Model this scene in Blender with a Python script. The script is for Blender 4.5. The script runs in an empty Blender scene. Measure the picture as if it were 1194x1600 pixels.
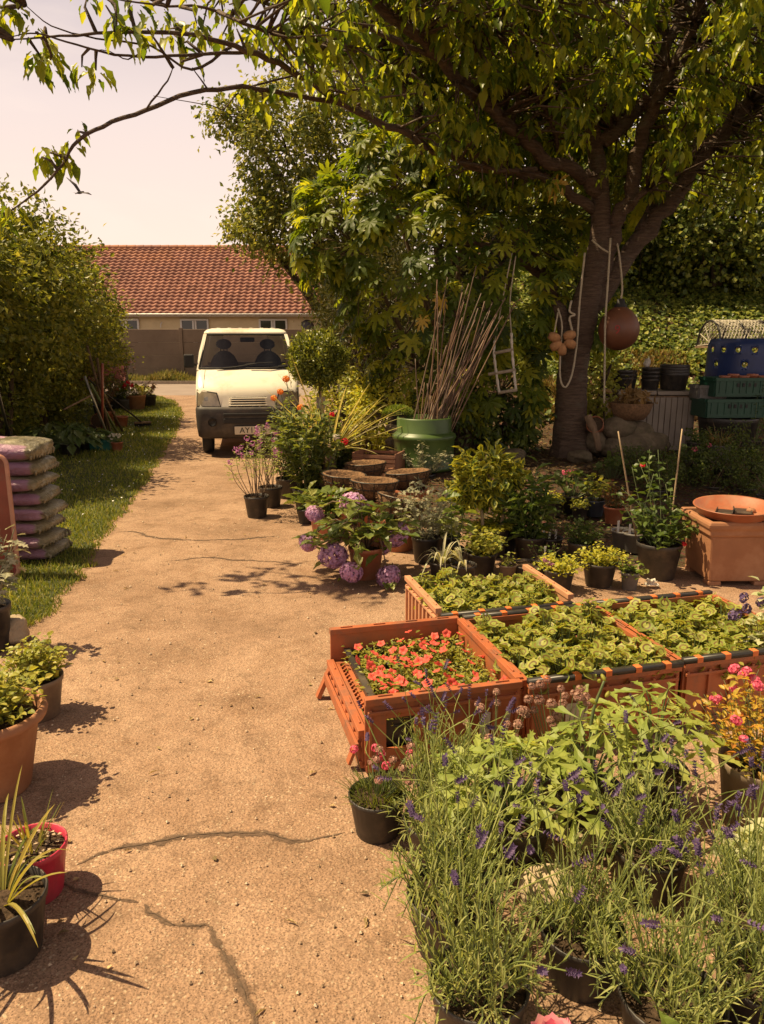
import bpy, math, random
import numpy as np
from mathutils import Vector, Matrix
rng = np.random.default_rng(11)
random.seed(5)
SC = bpy.context.scene
COL = SC.collection
PI = math.pi
R = math.radians
# ------------------------------------------------------------------ camera geometry
CAM_H, PITCH, FPX = 1.65, R(12.9), 1160.0
def ray(u, v):
    a, b = (u-597)/FPX, -(v-800)/FPX
    cp, sp = math.cos(PITCH), math.sin(PITCH)
    return Vector((a, cp + b*sp, -sp + b*cp))
def G(u, v, z=0.0):                      # photo pixel -> point on a horizontal level
    d = ray(u, v); t = (z-CAM_H)/d.z
    return Vector((0, 0, CAM_H)) + d*t
def P(u, v, Y):                          # photo pixel -> point at the world distance Y
    d = ray(u, v); t = Y/d.y
    return Vector((0, 0, CAM_H)) + d*t
def proj(p):
    p = np.asarray(p, float)
    cp, sp = math.cos(PITCH), math.sin(PITCH)
    dz = p[..., 2]-CAM_H
    dep = p[..., 1]*cp - dz*sp
    return 597+FPX*p[..., 0]/dep, 800-FPX*(p[..., 1]*sp+dz*cp)/dep, dep
def sst(a, b, x):
    t = np.clip((np.asarray(x, float)-a)/(b-a), 0, 1); return t*t*(3-2*t)
def gz(x, y):
    bed = 0.25*sst(6.6, 8.2, y)*sst(-.5, .5, x)
    bank = np.interp(y, [11, 12.2, 13.2, 16, 20, 26], [0, .45, 1.05, 2.7, 4.3, 5])*sst(1.2, 3.2, x)
    return bed+bank
# ------------------------------------------------------------------ mesh builder
class MB:
    def __init__(s): s.V = []; s.L = []; s.S = []; s.M = []; s.n = 0
    def add(s, v, f, mat=0):
        v = np.asarray(v, float).reshape(-1, 3)
        if isinstance(f, np.ndarray):
            s.L.append((f+s.n).ravel()); s.S.append(np.full(len(f), f.shape[1])); s.M.append(np.full(len(f), mat))
        else:
            for q in f:
                s.L.append(np.array(q)+s.n); s.S.append(np.array([len(q)])); s.M.append(np.array([mat]))
        s.V.append(v); s.n += len(v); return s
    def box(s, c, d, mat=0, rz=0, M=None):
        x, y, z = [q/2 for q in d]
        v = np.array([(i*x, j*y, k*z) for k in (-1, 1) for j in (-1, 1) for i in (-1, 1)], float)
        if rz: v = v @ np.array(Matrix.Rotation(rz, 3, 'Z')).T
        if M is not None: v = v @ np.array(M.to_3x3()).T
        v += np.array(c)
        return s.add(v, np.array([(0, 2, 3, 1), (4, 5, 7, 6), (0, 1, 5, 4), (2, 6, 7, 3), (0, 4, 6, 2), (1, 3, 7, 5)]), mat)
    def bar(s, a, b, w, h, mat=0):       # rectangular bar between two points
        a, b = Vector(a), Vector(b); d = b-a; M = d.to_track_quat('Y', 'Z').to_matrix()
        return s.box((a+b)/2, (w, d.length, h), mat, M=M)
    def tube(s, pts, rad, n=6, mat=0, caps=True):
        p = np.array([tuple(q) for q in pts], float); m = len(p)
        r = np.broadcast_to(np.asarray(rad, float), (m,))
        t = np.gradient(p, axis=0); t /= np.linalg.norm(t, axis=1)[:, None]+1e-9
        ref = np.array((0, 0, 1.)) if abs(t[0, 2]) < .8 else np.array((1., 0, 0))
        a = np.cross(t, ref); a /= np.linalg.norm(a, axis=1)[:, None]+1e-9
        for i in range(1, m):
            q = a[i-1]-t[i]*np.dot(a[i-1], t[i]); a[i] = q/(np.linalg.norm(q)+1e-9)
        b = np.cross(t, a)
        th = np.arange(n)*2*PI/n
        v = p[:, None]+r[:, None, None]*(a[:, None]*np.cos(th)[None, :, None]+b[:, None]*np.sin(th)[None, :, None])
        i = np.arange(m-1)[:, None]*n; j = np.arange(n)[None]
        f = np.stack([i+j, i+(j+1) % n, i+n+(j+1) % n, i+n+j], -1).reshape(-1, 4)
        s.add(v.reshape(-1, 3), f, mat)
        if caps:
            k = s.n-m*n
            s.L += [np.arange(n)[::-1]+k, np.arange(n)+k+(m-1)*n]; s.S += [np.array([n, n])]; s.M += [np.array([mat, mat])]
        return s
    def lathe(s, prof, n=24, mat=0, c=(0, 0, 0), wob=None, M=None):   # prof: (r, z) pairs
        th = np.arange(n)*2*PI/n; m = len(prof)
        v = np.array([[(r*math.cos(t), r*math.sin(t), z) for t in th] for r, z in prof]).reshape(-1, 3)
        if wob is not None: v = wob(v)
        if M is not None: v = v @ np.array(M.to_3x3()).T
        v += np.array(c)
        i = np.arange(m-1)[:, None]*n; j = np.arange(n)[None]
        f = np.stack([i+j, i+(j+1) % n, i+n+(j+1) % n, i+n+j], -1).reshape(-1, 4)
        return s.add(v, f, mat)
    def disc(s, c, r, n=20, mat=0, M=None):
        th = np.arange(n)*2*PI/n
        v = np.stack([r*np.cos(th), r*np.sin(th), 0*th], -1)
        if M is not None: v = v @ np.array(M.to_3x3()).T
        return s.add(v+np.array(c), [tuple(range(n))], mat)
    def ball(s, c, r, nu=14, nv=9, mat=0, wob=None, M=None):
        th = np.arange(nu)*2*PI/nu; ph = np.linspace(0.02, PI-0.02, nv)
        v = np.stack([np.outer(np.sin(ph), np.cos(th)), np.outer(np.sin(ph), np.sin(th)), np.outer(np.cos(ph), np.ones(nu))], -1).reshape(-1, 3)
        if wob is not None: v = v*(1+wob(v))[:, None]
        v = v*np.array(r)
        if M is not None: v = v @ np.array(M.to_3x3()).T
        v += np.array(c)
        i = np.arange(nv-1)[:, None]*nu; j = np.arange(nu)[None]
        f = np.stack([i+j, i+nu+j, i+nu+(j+1) % nu, i+(j+1) % nu], -1).reshape(-1, 4)
        k = s.n; s.add(v, f, mat)
        s.L += [np.arange(nu)+k, np.arange(nu)[::-1]+k+(nv-1)*nu]; s.S += [np.array([nu, nu])]; s.M += [np.array([mat, mat])]
        return s
    def loft(s, rings, mat=0, caps=True):
        m, n = len(rings), len(rings[0])
        v = np.array(rings, float).reshape(-1, 3)
        i = np.arange(m-1)[:, None]*n; j = np.arange(n)[None]
        f = np.stack([i+j, i+(j+1) % n, i+n+(j+1) % n, i+n+j], -1).reshape(-1, 4)
        k = s.n; s.add(v, f, mat)
        if caps:
            s.L += [np.arange(n)[::-1]+k, np.arange(n)+k+(m-1)*n]; s.S += [np.array([n, n])]; s.M += [np.array([mat, mat])]
        return s
    def grid(s, xs, ys, zf, mat=0):
        X, Y = np.meshgrid(xs, ys); Z = zf(X, Y)
        m, n = X.shape; i = np.arange(m-1)[:, None]*n; j = np.arange(n-1)[None]
        f = np.stack([i+j, i+j+1, i+n+j+1, i+n+j], -1).reshape(-1, 4)
        return s.add(np.stack([X, Y, Z], -1), f, mat)
    def prism(s, poly, z0, z1, mat=0):
        n = len(poly)
        v = [(x, y, z0) for x, y in poly]+[(x, y, z1) for x, y in poly]
        f = [tuple(range(n))[::-1], tuple(range(n, 2*n))]+[(i, (i+1) % n, n+(i+1) % n, n+i) for i in range(n)]
        return s.add(v, f, mat)
    def mesh(s, name, mats, smooth=False):
        me = bpy.data.meshes.new(name)
        V = np.concatenate(s.V) if s.V else np.zeros((0, 3))
        L = np.concatenate(s.L).astype(np.int32); S = np.concatenate(s.S).astype(np.int32); M = np.concatenate(s.M).astype(np.int32)
        me.vertices.add(len(V)); me.vertices.foreach_set('co', V.astype(np.float32).ravel())
        me.loops.add(len(L)); me.loops.foreach_set('vertex_index', L)
        me.polygons.add(len(S)); me.polygons.foreach_set('loop_start', (np.cumsum(S)-S).astype(np.int32))
        for m in (mats if isinstance(mats, (list, tuple)) else [mats]): me.materials.append(m)
        me.polygons.foreach_set('material_index', M)
        me.update(calc_edges=True)
        me.polygons.foreach_set('use_smooth', np.full(len(S), bool(smooth)))
        return me
    def build(s, name, mats, parent=None, smooth=False, loc=None, rz=0, bevel=0):
        return link(name, s.mesh(name, mats, smooth), parent, loc, rz, bevel)
def link(name, me, parent=None, loc=None, rz=0, bevel=0):
    o = bpy.data.objects.new(name, me); COL.objects.link(o)
    if parent is not None: o.parent = parent
    if loc is not None: o.location = loc
    if rz: o.rotation_euler.z = rz
    if bevel:
        b = o.modifiers.new('bevel', 'BEVEL'); b.width = bevel; b.segments = 2; b.limit_method = 'ANGLE'
    return o
def tag(o, label, cat, group=None):
    o['label'] = label; o['category'] = cat
    if group: o['group'] = group
    return o
def thing(name, label, cat, loc=(0, 0, 0), rz=0, group=None):
    o = bpy.data.objects.new(name, None); COL.objects.link(o); o.empty_display_size = .05
    o.location = loc; o.rotation_euler.z = rz
    return tag(o, label, cat, group)
def struct(name, mb, m, kind='structure', smooth=False):
    o = mb.build(name, m, smooth=smooth); o['kind'] = kind; return o
def copy_tree(o, parent=None):
    c = o.copy(); COL.objects.link(c)
    if parent is not None: c.parent = parent
    for ch in o.children: copy_tree(ch, c)
    return c
def dup(o, loc, rz=0, label=None, group=None, scale=1):
    c = copy_tree(o); c.location = loc; c.rotation_euler.z = rz; c.scale = (scale,)*3
    if label: c['label'] = label
    if group: c['group'] = group
    return c
def onground(x, y): return Vector((x, y, float(gz(x, y))+.004))
def GB(u, v):                            # photo pixel -> point on the real terrain
    p = G(u, v)
    for _ in range(12): p = G(u, v, float(gz(p.x, p.y)))
    return Vector((p.x, p.y, p.z+.004))
# ------------------------------------------------------------------ leaves
def unit(a): return a/(np.linalg.norm(a, axis=-1, keepdims=True)+1e-9)
OVAL = (np.array([(0, 0, 0), (-.5, .35, .1), (-.36, .72, .02), (0, 1, -.16), (.36, .72, .02), (.5, .35, .1), (0, .38, 0), (0, .74, -.06)]),
        [np.array([(0, 6, 1), (2, 7, 3), (0, 5, 6), (4, 3, 7)]), np.array([(1, 6, 7, 2), (5, 4, 7, 6)])])
def fineleaf(wide=.38, curl=.22, wav=.03):
    T = [0, .10, .24, .40, .56, .72, .86, .95]; V = []; F = []
    for i, t in enumerate(T):
        w = .5*math.sin(PI*min(1, t/(wide*2)) / 2)**.75 if t < wide else .5*(1-((t-wide)/(1-wide))**1.7)
        w = max(w, .012); z = -curl*t*t; V += [(-w, t, z+.14*w*2+wav*(-1)**i), (0, t, z), (w, t, z+.14*w*2-wav*(-1)**i)]
    V.append((0, 1.04, -curl*1.1)); n = len(T)
    for i in range(n-1): F += [(3*i+1, 3*i+4, 3*i+3, 3*i), (3*i+2, 3*i+5, 3*i+4, 3*i+1)]
    return np.array(V), [np.array(F), np.array([(3*n-2, 3*n, 3*n-3), (3*n-1, 3*n, 3*n-2)])]
FINE = fineleaf(); BROAD = fineleaf(.45, .18, .02); PETAL = fineleaf(.62, -.45, .03)
SMALL = (np.array([(0, 0, 0), (-.5, .45, .12), (0, 1, -.05), (.5, .45, .12)]), [np.array([(0, 2, 1), (0, 3, 2)])])
def leaves(mb, pos, d, up, ln, wd, tmpl=OVAL, mat=0):
    pos = np.asarray(pos, float); N = len(pos)
    y = unit(np.asarray(d, float)); x = unit(np.cross(y, np.asarray(up, float)+1e-4)); z = np.cross(x, y)
    ln = np.broadcast_to(ln, (N,))[:, None, None]; wd = np.broadcast_to(wd, (N,))[:, None, None]
    T, F = tmpl; k = len(T)
    v = pos[:, None]+x[:, None]*T[None, :, :1]*wd+y[:, None]*T[None, :, 1:2]*ln+z[:, None]*T[None, :, 2:]*ln
    n0 = mb.n; off = (np.arange(N)*k)
    first = True
    for f in F:
        ff = (f[None]+off[:, None, None]).reshape(-1, f.shape[1])
        if first: mb.add(v.reshape(-1, 3), ff, mat); first = False
        else:
            mb.L.append((ff+n0).ravel()); mb.S.append(np.full(len(ff), ff.shape[1])); mb.M.append(np.full(len(ff), mat))
    return mb
def blades(mb, base, d, ln, wd, droop, nseg=5, mat=0, prof=None, fold=.25):
    base = np.asarray(base, float); N = len(base); d = unit(np.asarray(d, float))
    ln = np.broadcast_to(ln, (N,)).astype(float); wd = np.broadcast_to(wd, (N,)).astype(float); droop = np.broadcast_to(droop, (N,)).astype(float)
    side = np.cross(d, np.array((0, 0, 1.)))+rng.normal(0, .02, (N, 3)); side = unit(side)
    if prof is None: prof = lambda t: np.sqrt(np.clip(1-t, 0, 1))*(.55+.45*np.minimum(1, t*3))
    rows = []
    for k in range(nseg+1):
        t = k/nseg
        c = base+d*(ln*t)[:, None]; c[:, 2] -= droop*ln*t*t
        w = (wd*prof(t)/2+1e-4)[:, None]
        up = np.cross(side, d)
        rows.append(np.stack([c-side*w+up*w*fold*2, c, c+side*w+up*w*fold*2], 1))
    v = np.stack(rows, 1)                                    # N, seg+1, 3, 3
    m = (nseg+1)*3; i = (np.arange(nseg)*3)[:, None]; j = np.arange(2)[None]
    f = np.stack([i+j, i+j+1, i+3+j+1, i+3+j], -1).reshape(-1, 4)
    f = (f[None]+(np.arange(N)*m)[:, None, None]).reshape(-1, 4)
    return mb.add(v.reshape(-1, 3), f, mat)
def sphere_dirs(n):
    return unit(rng.normal(size=(n, 3)))
def lump_points(lumps, n, shell=.75):
    """points spread over the outer part of a set of ellipsoids, with their outward normals"""
    L = np.array(lumps, float); w = (L[:, 3]*L[:, 4]+L[:, 4]*L[:, 5]+L[:, 3]*L[:, 5]); w /= w.sum()
    k = rng.choice(len(L), n, p=w); d = sphere_dirs(n)
    r = shell+(1-shell)*rng.random(n)
    r *= 1+.12*np.sin(d[:, 0]*7+k)+.10*np.sin(d[:, 2]*9+d[:, 1]*6+k*2)
    p = L[k, :3]+d*L[k, 3:]*r[:, None]
    nrm = unit(d/L[k, 3:])
    return p, nrm
def inside(p, lumps, f=.72):
    m = np.zeros(len(p), bool)
    for l in lumps: m |= (((p-np.array(l[:3]))/np.array(l[3:])/f)**2).sum(1) < 1
    return m
def clump_leaves(mb, lumps, nclump, per, ln, wd, spread, tmpl=SMALL, mat=0, shell=.75, droop=.3, zmin=None, keep=None):
    p, nr = lump_points(lumps, nclump, shell)
    ok = ~inside(p, lumps)
    if zmin is not None: ok &= p[:, 2] > zmin
    if keep is not None: ok &= keep(p)
    p, nr = p[ok], nr[ok]
    sz = rng.uniform(.5, 1.4, len(p))
    q = np.repeat(p, per, 0)+rng.normal(0, spread, (len(p)*per, 3))*np.repeat(sz, per)[:, None]
    nn = np.repeat(nr, per, 0)
    d = unit(nn*.6+rng.normal(0, .6, q.shape)+np.array((0, 0, -droop)))
    up = unit(nn+np.array((0, 0, .8))+rng.normal(0, .45, q.shape))
    s = rng.uniform(.65, 1.25, len(q))
    if zmin is not None:
        k = q[:, 2] > zmin-.1; q, d, up, s = q[k], d[k], up[k], s[k]
    leaves(mb, q, d, up, ln*s, wd*s, tmpl, mat)
    return p, nr
def wobf(seed, a=.12, f=2.2):
    r = np.random.default_rng(seed); K = r.normal(0, f, (7, 3)); ph = r.uniform(0, 6.3, 7); w = r.uniform(.4, 1, 7)
    return lambda v: a*(np.sin(v @ K.T+ph)*w).sum(1)/2.2
def curve(pts, n=4):
    """Catmull-Rom through points"""
    p = [Vector(q) for q in pts]; p = [p[0]*2-p[1]]+p+[p[-1]*2-p[-2]]; out = []
    for i in range(1, len(p)-2):
        for k in range(n):
            t = k/n; a, b, c, d = p[i-1:i+3]
            out.append(.5*((2*b)+(c-a)*t+(2*a-5*b+4*c-d)*t*t+(3*b-a-3*c+d)*t**3))
    out.append(p[-2]); return out
# ------------------------------------------------------------------ materials
def newmat(name):
    m = bpy.data.materials.new(name); m.use_nodes = True
    nt = m.node_tree; b = nt.nodes['Principled BSDF']; return m, nt, b
def N(nt, t, **kw):
    n = nt.nodes.new(t)
    for k, v in kw.items(): setattr(n, k, v)
    return n
def ramp(nt, fac, stops, interp='LINEAR'):
    r = N(nt, 'ShaderNodeValToRGB'); e = r.color_ramp; e.interpolation = interp
    while len(e.elements) > len(stops): e.elements.remove(e.elements[-1])
    while len(e.elements) < len(stops): e.elements.new(1)
    for el, (p, c) in zip(e.elements, stops): el.position = p; el.color = (*c, 1)
    nt.links.new(fac, r.inputs[0]); return r.outputs[0]
def coord(nt): return N(nt, 'ShaderNodeTexCoord').outputs['Object']
def noise(nt, vec, scale, detail=4, rough=.6, dist=0):
    n = N(nt, 'ShaderNodeTexNoise'); n.inputs['Scale'].default_value = scale; n.inputs['Detail'].default_value = detail
    n.inputs['Roughness'].default_value = rough; n.inputs['Distortion'].default_value = dist
    nt.links.new(vec, n.inputs['Vector']); return n.outputs['Fac']
def voro(nt, vec, scale, feature='F1'):
    n = N(nt, 'ShaderNodeTexVoronoi', feature=feature); n.inputs['Scale'].default_value = scale
    nt.links.new(vec, n.inputs['Vector']); return n
def mixc(nt, fac, a, b, mode='MIX'):
    n = N(nt, 'ShaderNodeMix', data_type='RGBA', blend_type=mode)
    for s, v in ((0, fac), (6, a), (7, b)):
        if isinstance(v, (int, float)): n.inputs[s].default_value = v
        elif isinstance(v, tuple): n.inputs[s].default_value = (*v, 1)
        else: nt.links.new(v, n.inputs[s])
    return n.outputs[2]
def bump(nt, b, h, strength=.4, dist=.01):
    n = N(nt, 'ShaderNodeBump'); n.inputs['Strength'].default_value = strength; n.inputs['Distance'].default_value = dist
    nt.links.new(h, n.inputs['Height']); nt.links.new(n.outputs[0], b.inputs['Normal'])
def mat(name, base, rough=.6, metal=0, var=.25, vs=12, bs=None, bd=.003, spec=.5, dirt=None, ds=5):
    m, nt, b = newmat(name); v = coord(nt)
    lo = tuple(c*(1-var) for c in base); hi = tuple(min(1, c*(1+var)) for c in base)
    c = ramp(nt, noise(nt, v, vs), [(.3, lo), (.7, hi)])
    if dirt is not None:
        f = ramp(nt, noise(nt, v, ds, 6, .7), [(.48, (0, 0, 0)), (.72, (1, 1, 1))])
        c = mixc(nt, f, c, dirt)
    nt.links.new(c, b.inputs['Base Color'])
    b.inputs['Roughness'].default_value = rough; b.inputs['Metallic'].default_value = metal
    b.inputs['Specular IOR Level'].default_value = spec
    if bs: bump(nt, b, noise(nt, v, bs, 5), .6, bd)
    return m
def leafmat(name, cols, trans=.35, rough=.42, tc=None, spec=.35, big=None):
    m, nt, b = newmat(name)
    g = N(nt, 'ShaderNodeNewGeometry')
    st = [(i/max(1, len(cols)-1), c) for i, c in enumerate(cols)]
    c = ramp(nt, g.outputs['Random Per Island'], st)
    v = coord(nt); c = mixc(nt, .5, c, ramp(nt, noise(nt, v, big or 2.2, 3), [(.35, (.55, .6, .5)), (.65, (1.25, 1.2, 1.1))]), 'MULTIPLY')
    nt.links.new(c, b.inputs['Base Color']); b.inputs['Roughness'].default_value = rough; b.inputs['Specular IOR Level'].default_value = spec
    t = N(nt, 'ShaderNodeBsdfTranslucent')
    nt.links.new(mixc(nt, 1.0, c, tc or (1.9, 1.75, .8), 'MULTIPLY'), t.inputs['Color'])
    mx = N(nt, 'ShaderNodeMixShader'); mx.inputs[0].default_value = trans
    nt.links.new(b.outputs[0], mx.inputs[1]); nt.links.new(t.outputs[0], mx.inputs[2])
    nt.links.new(mx.outputs[0], nt.nodes['Material Output'].inputs[0]); return m
def bark(name, c1, c2, sc=14, ring=False):
    m, nt, b = newmat(name); v = coord(nt)
    mp = N(nt, 'ShaderNodeMapping'); mp.inputs['Scale'].default_value = (1, 1, 4) if ring else (1, 1, .25); nt.links.new(v, mp.inputs['Vector'])
    n = noise(nt, mp.outputs[0], sc, 6, .65, .4)
    nt.links.new(ramp(nt, n, [(.3, c1), (.55, c2), (.8, tuple(x*1.5 for x in c2))]), b.inputs['Base Color'])
    b.inputs['Roughness'].default_value = .85; b.inputs['Specular IOR Level'].default_value = .2; bump(nt, b, n, .9, .02); return m
def textmesh(s, size, extr=.002):
    cu = bpy.data.curves.new('txt', 'FONT'); cu.body = s; cu.size = size; cu.extrude = extr; cu.align_x = 'CENTER'; cu.align_y = 'CENTER'
    o = bpy.data.objects.new('txt', cu); COL.objects.link(o)
    dg = bpy.context.evaluated_depsgraph_get(); me = bpy.data.meshes.new_from_object(o.evaluated_get(dg))
    bpy.data.objects.remove(o); return me
M = {}
M['terracotta'] = mat('terracotta', (.31, .14, .066), .75, var=.12, vs=5, bs=40, dirt=(.40, .22, .12), ds=2.5)
M['terra_plastic'] = mat('terracotta_plastic', (.33, .105, .048), .45, var=.15, dirt=(.30, .17, .10))
M['black_pot'] = mat('black_pot', (.028, .024, .022), .5, var=.4, dirt=(.09, .07, .05), ds=9)
M['grey_pot'] = mat('grey_pot', (.16, .15, .14), .55, var=.2, dirt=(.10, .08, .06))
M['taupe_pot'] = mat('taupe_pot', (.19, .14, .095), .6, var=.2, dirt=(.10, .07, .05))
M['pink_pot'] = mat('pink_pot', (.50, .035, .075), .4, var=.15, dirt=(.25, .06, .06))
M['soil'] = mat('soil', (.060, .040, .026), .95, var=.6, vs=90, bs=120, bd=.01, spec=.1)
M['stem'] = mat('stem', (.10, .13, .045), .6, var=.3)
M['woody'] = bark('woody_stem', (.07, .045, .03), (.16, .11, .07), 40)
M['wood'] = bark('weathered_wood', (.10, .065, .04), (.22, .145, .09), 18)
M['white_tag'] = mat('white_label', (.75, .73, .68), .5, var=.05)
def soil_top(mb, r, z, n=120):
    """a lumpy disc of compost with crumbs"""
    xs = []
    mb.lathe([(r, z), (r*.75, z+.006), (r*.4, z+.010), (.001, z+.012)], 16)
    a = rng.uniform(0, 2*PI, n); rr = r*np.sqrt(rng.random(n))*.95
    p = np.stack([rr*np.cos(a), rr*np.sin(a), np.full(n, z+.008)], -1)
    leaves(mb, p, sphere_dirs(n), sphere_dirs(n), rng.uniform(.006, .016, n), .009, SMALL)
_pc = {}
def pot(parent, rt, h, m, rb=None, rim=.14, lip=.005, soil=True, fat=False):
    rb = rb or rt*.76
    key = (round(rt, 3), round(h, 3), m.name, round(rb, 3), soil, fat)
    if key not in _pc:
        mb = MB(); zr = h*(1-rim)
        f = lambda z: rb+(rt-rb)*z/h
        if fat:
            prof = [(.001, .002), (rb*.97, 0), (rb, .006), (f(zr), zr), (rt*1.1, zr+.006), (rt*1.13, zr+h*rim*.5), (rt*1.1, h-.004), (rt*1.04, h), (rt*.97, h-.01), (rt*.93, h*.8), (rb*.9, h*.5)]
        else:
            prof = [(.001, .002), (rb*.97, 0), (rb, .004), (f(zr), zr), (f(zr)+lip, zr+.003), (rt+lip*.6, h-.003), (rt, h), (rt-.003, h-.002), (f(zr)-.004, zr-.01), (rb*.9, h*.5)]
        mb.lathe(prof, 28); me = mb.mesh('pot', m, True)
        s = None
        if soil:
            sb = MB(); soil_top(sb, f(h*.86)-.004, h*.86, 150); s = sb.mesh('soil', M['soil'])
        _pc[key] = (me, s)
    me, s = _pc[key]
    p = link('pot', me, parent)
    if s: link('soil', s, parent)
    return p
# ------------------------------------------------------------------ world, sun, camera
W = bpy.data.worlds.new("World"); SC.world = W; W.use_nodes = True
nt = W.node_tree; bg = nt.nodes['Background']
SUN_EL, SUN_AZ = R(60), R(-84)                      # azimuth from +Y, negative = to the left
sd = Vector((math.sin(SUN_AZ)*math.cos(SUN_EL), math.cos(SUN_AZ)*math.cos(SUN_EL), math.sin(SUN_EL)))
sky = N(nt, 'ShaderNodeTexSky', sky_type='NISHITA'); sky.sun_disc = False
sky.sun_elevation = SUN_EL; sky.sun_rotation = SUN_AZ; sky.air_density = 1.0; sky.dust_density = 3.5; sky.ozone_density = 1.0
gv = N(nt, 'ShaderNodeTexCoord').outputs['Generated']
mp = N(nt, 'ShaderNodeMapping'); mp.inputs['Scale'].default_value = (1.2, 1.2, 7); mp.inputs['Rotation'].default_value = (.06, .12, 0); nt.links.new(gv, mp.inputs[0])
cl = ramp(nt, noise(nt, mp.outputs[0], 2.2, 5, .55, .6), [(.45, (0, 0, 0)), (.75, (1, 1, 1))])
tint = mixc(nt, 1.0, sky.outputs[0], (1.18, .83, .68), 'MULTIPLY')
sz_ = N(nt, 'ShaderNodeSeparateXYZ'); nt.links.new(gv, sz_.inputs[0])
hz = ramp(nt, sz_.outputs[2], [(0, (.96, .96, .96)), (.26, (.92, .92, .92)), (.38, (.68, .68, .68)), (.55, (.08, .08, .08))])
pale = mixc(nt, hz, mixc(nt, 1.0, tint, (.36, .36, .36), 'MULTIPLY'), mixc(nt, ramp(nt, sz_.outputs[2], [(.0, (1, 1, 1)), (.36, (0, 0, 0))]), (7.0, 5.95, 5.95), (9.2, 7.2, 5.6)))
strk = mixc(nt, N(nt, 'ShaderNodeMath', operation='MULTIPLY').outputs[0], pale, (8.4, 6.9, 5.9))
mm = [n for n in nt.nodes if n.type == 'MATH'][0]; nt.links.new(cl, mm.inputs[0]); mm.inputs[1].default_value = .5
nt.links.new(strk, bg.inputs['Color']); bg.inputs['Strength'].default_value = .070
sl = bpy.data.lights.new('sun', 'SUN'); sl.energy = 4.35; sl.angle = R(.5); sl.color = (1, .785, .46)
so = bpy.data.objects.new('sun', sl); COL.objects.link(so); so.rotation_euler = sd.to_track_quat('Z', 'Y').to_euler(); so.location = sd*30
cam = bpy.data.cameras.new('camera'); co = bpy.data.objects.new('camera', cam); COL.objects.link(co)
cam.sensor_fit = 'VERTICAL'; cam.sensor_height = 32; cam.sensor_width = 32*1194/1600; cam.lens = FPX/1600*32
cam.clip_start = .05; cam.clip_end = 800
co.location = (0, 0, CAM_H); co.rotation_euler = (PI/2-PITCH, 0, 0); SC.camera = co
SC.view_settings.view_transform = 'Standard'; SC.view_settings.look = 'None'; SC.view_settings.exposure = .96; SC.view_settings.gamma = 1
SC.cycles.max_bounces = 7; SC.cycles.transmission_bounces = 4; SC.cycles.transparent_max_bounces = 6; SC.cycles.use_denoising = True
# ------------------------------------------------------------------ ground, path, lawn, road
m, nt, b = newmat('ground_soil'); v = coord(nt)
c = ramp(nt, noise(nt, v, 3, 8, .7), [(.3, (.055, .036, .022)), (.6, (.115, .076, .045)), (.8, (.17, .12, .07))])
vo = voro(nt, v, 45); c = mixc(nt, .35, c, vo.outputs['Color'], 'OVERLAY')
nt.links.new(c, b.inputs['Base Color']); b.inputs['Roughness'].default_value = .95; b.inputs['Specular IOR Level'].default_value = .1
bump(nt, b, noise(nt, v, 40, 8, .75), 1, .03); M['ground'] = m
xs = np.concatenate([[-300, -120, -60, -30], np.arange(-16, 16.1, .25), [30, 60, 120, 300]])
ys = np.concatenate([[-120, -30, -8], np.arange(-2, 32.1, .25), [45, 80, 160, 400]])
wf = wobf(3, .02, 3)
def zsoil(X, Y):
    z = gz(X, Y); q = np.stack([X, Y, 0*X], -1).reshape(-1, 3)
    return z-.012+np.abs(wf(q).reshape(X.shape))*sst(5.5, 7.5, Y)*sst(.2, 1.2, X)
struct('ground', MB().grid(xs, ys, zsoil), M['ground'], smooth=True)

m, nt, b = newmat('exposed_concrete'); v = coord(nt)
big = noise(nt, v, 1.1, 8, .72, .3); c = ramp(nt, big, [(.32, (.205, .126, .078)), (.5, (.322, .206, .136)), (.68, (.41, .275, .188))])
fine = noise(nt, v, 170, 3, .7); c = mixc(nt, 1.0, c, ramp(nt, fine, [(.28, (.55, .52, .49)), (.5, (1, 1, 1)), (.74, (1.3, 1.26, 1.2))]), 'MULTIPLY')
dv = N(nt, 'ShaderNodeVectorMath', operation='ADD'); nz0 = N(nt, 'ShaderNodeTexNoise'); nz0.inputs['Scale'].default_value = 45; nt.links.new(v, nz0.inputs['Vector'])
ds0 = N(nt, 'ShaderNodeVectorMath', operation='SCALE'); ds0.inputs['Scale'].default_value = .014; nt.links.new(nz0.outputs['Color'], ds0.inputs[0]); nt.links.new(v, dv.inputs[0]); nt.links.new(ds0.outputs[0], dv.inputs[1]); vd = dv.outputs[0]
v1 = voro(nt, vd, 85); v2 = voro(nt, v, 230); v3 = voro(nt, vd, 50)
sep = N(nt, 'ShaderNodeSeparateColor'); nt.links.new(v1.outputs['Color'], sep.inputs[0])
peb = ramp(nt, sep.outputs[0], [(0, (.42, .36, .30)), (.45, (.8, .77, .72)), (.78, (1, .98, .95)), (.90, (1.2, 1.15, 1.1)), (1, (1.75, 1.65, 1.5))])
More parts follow.
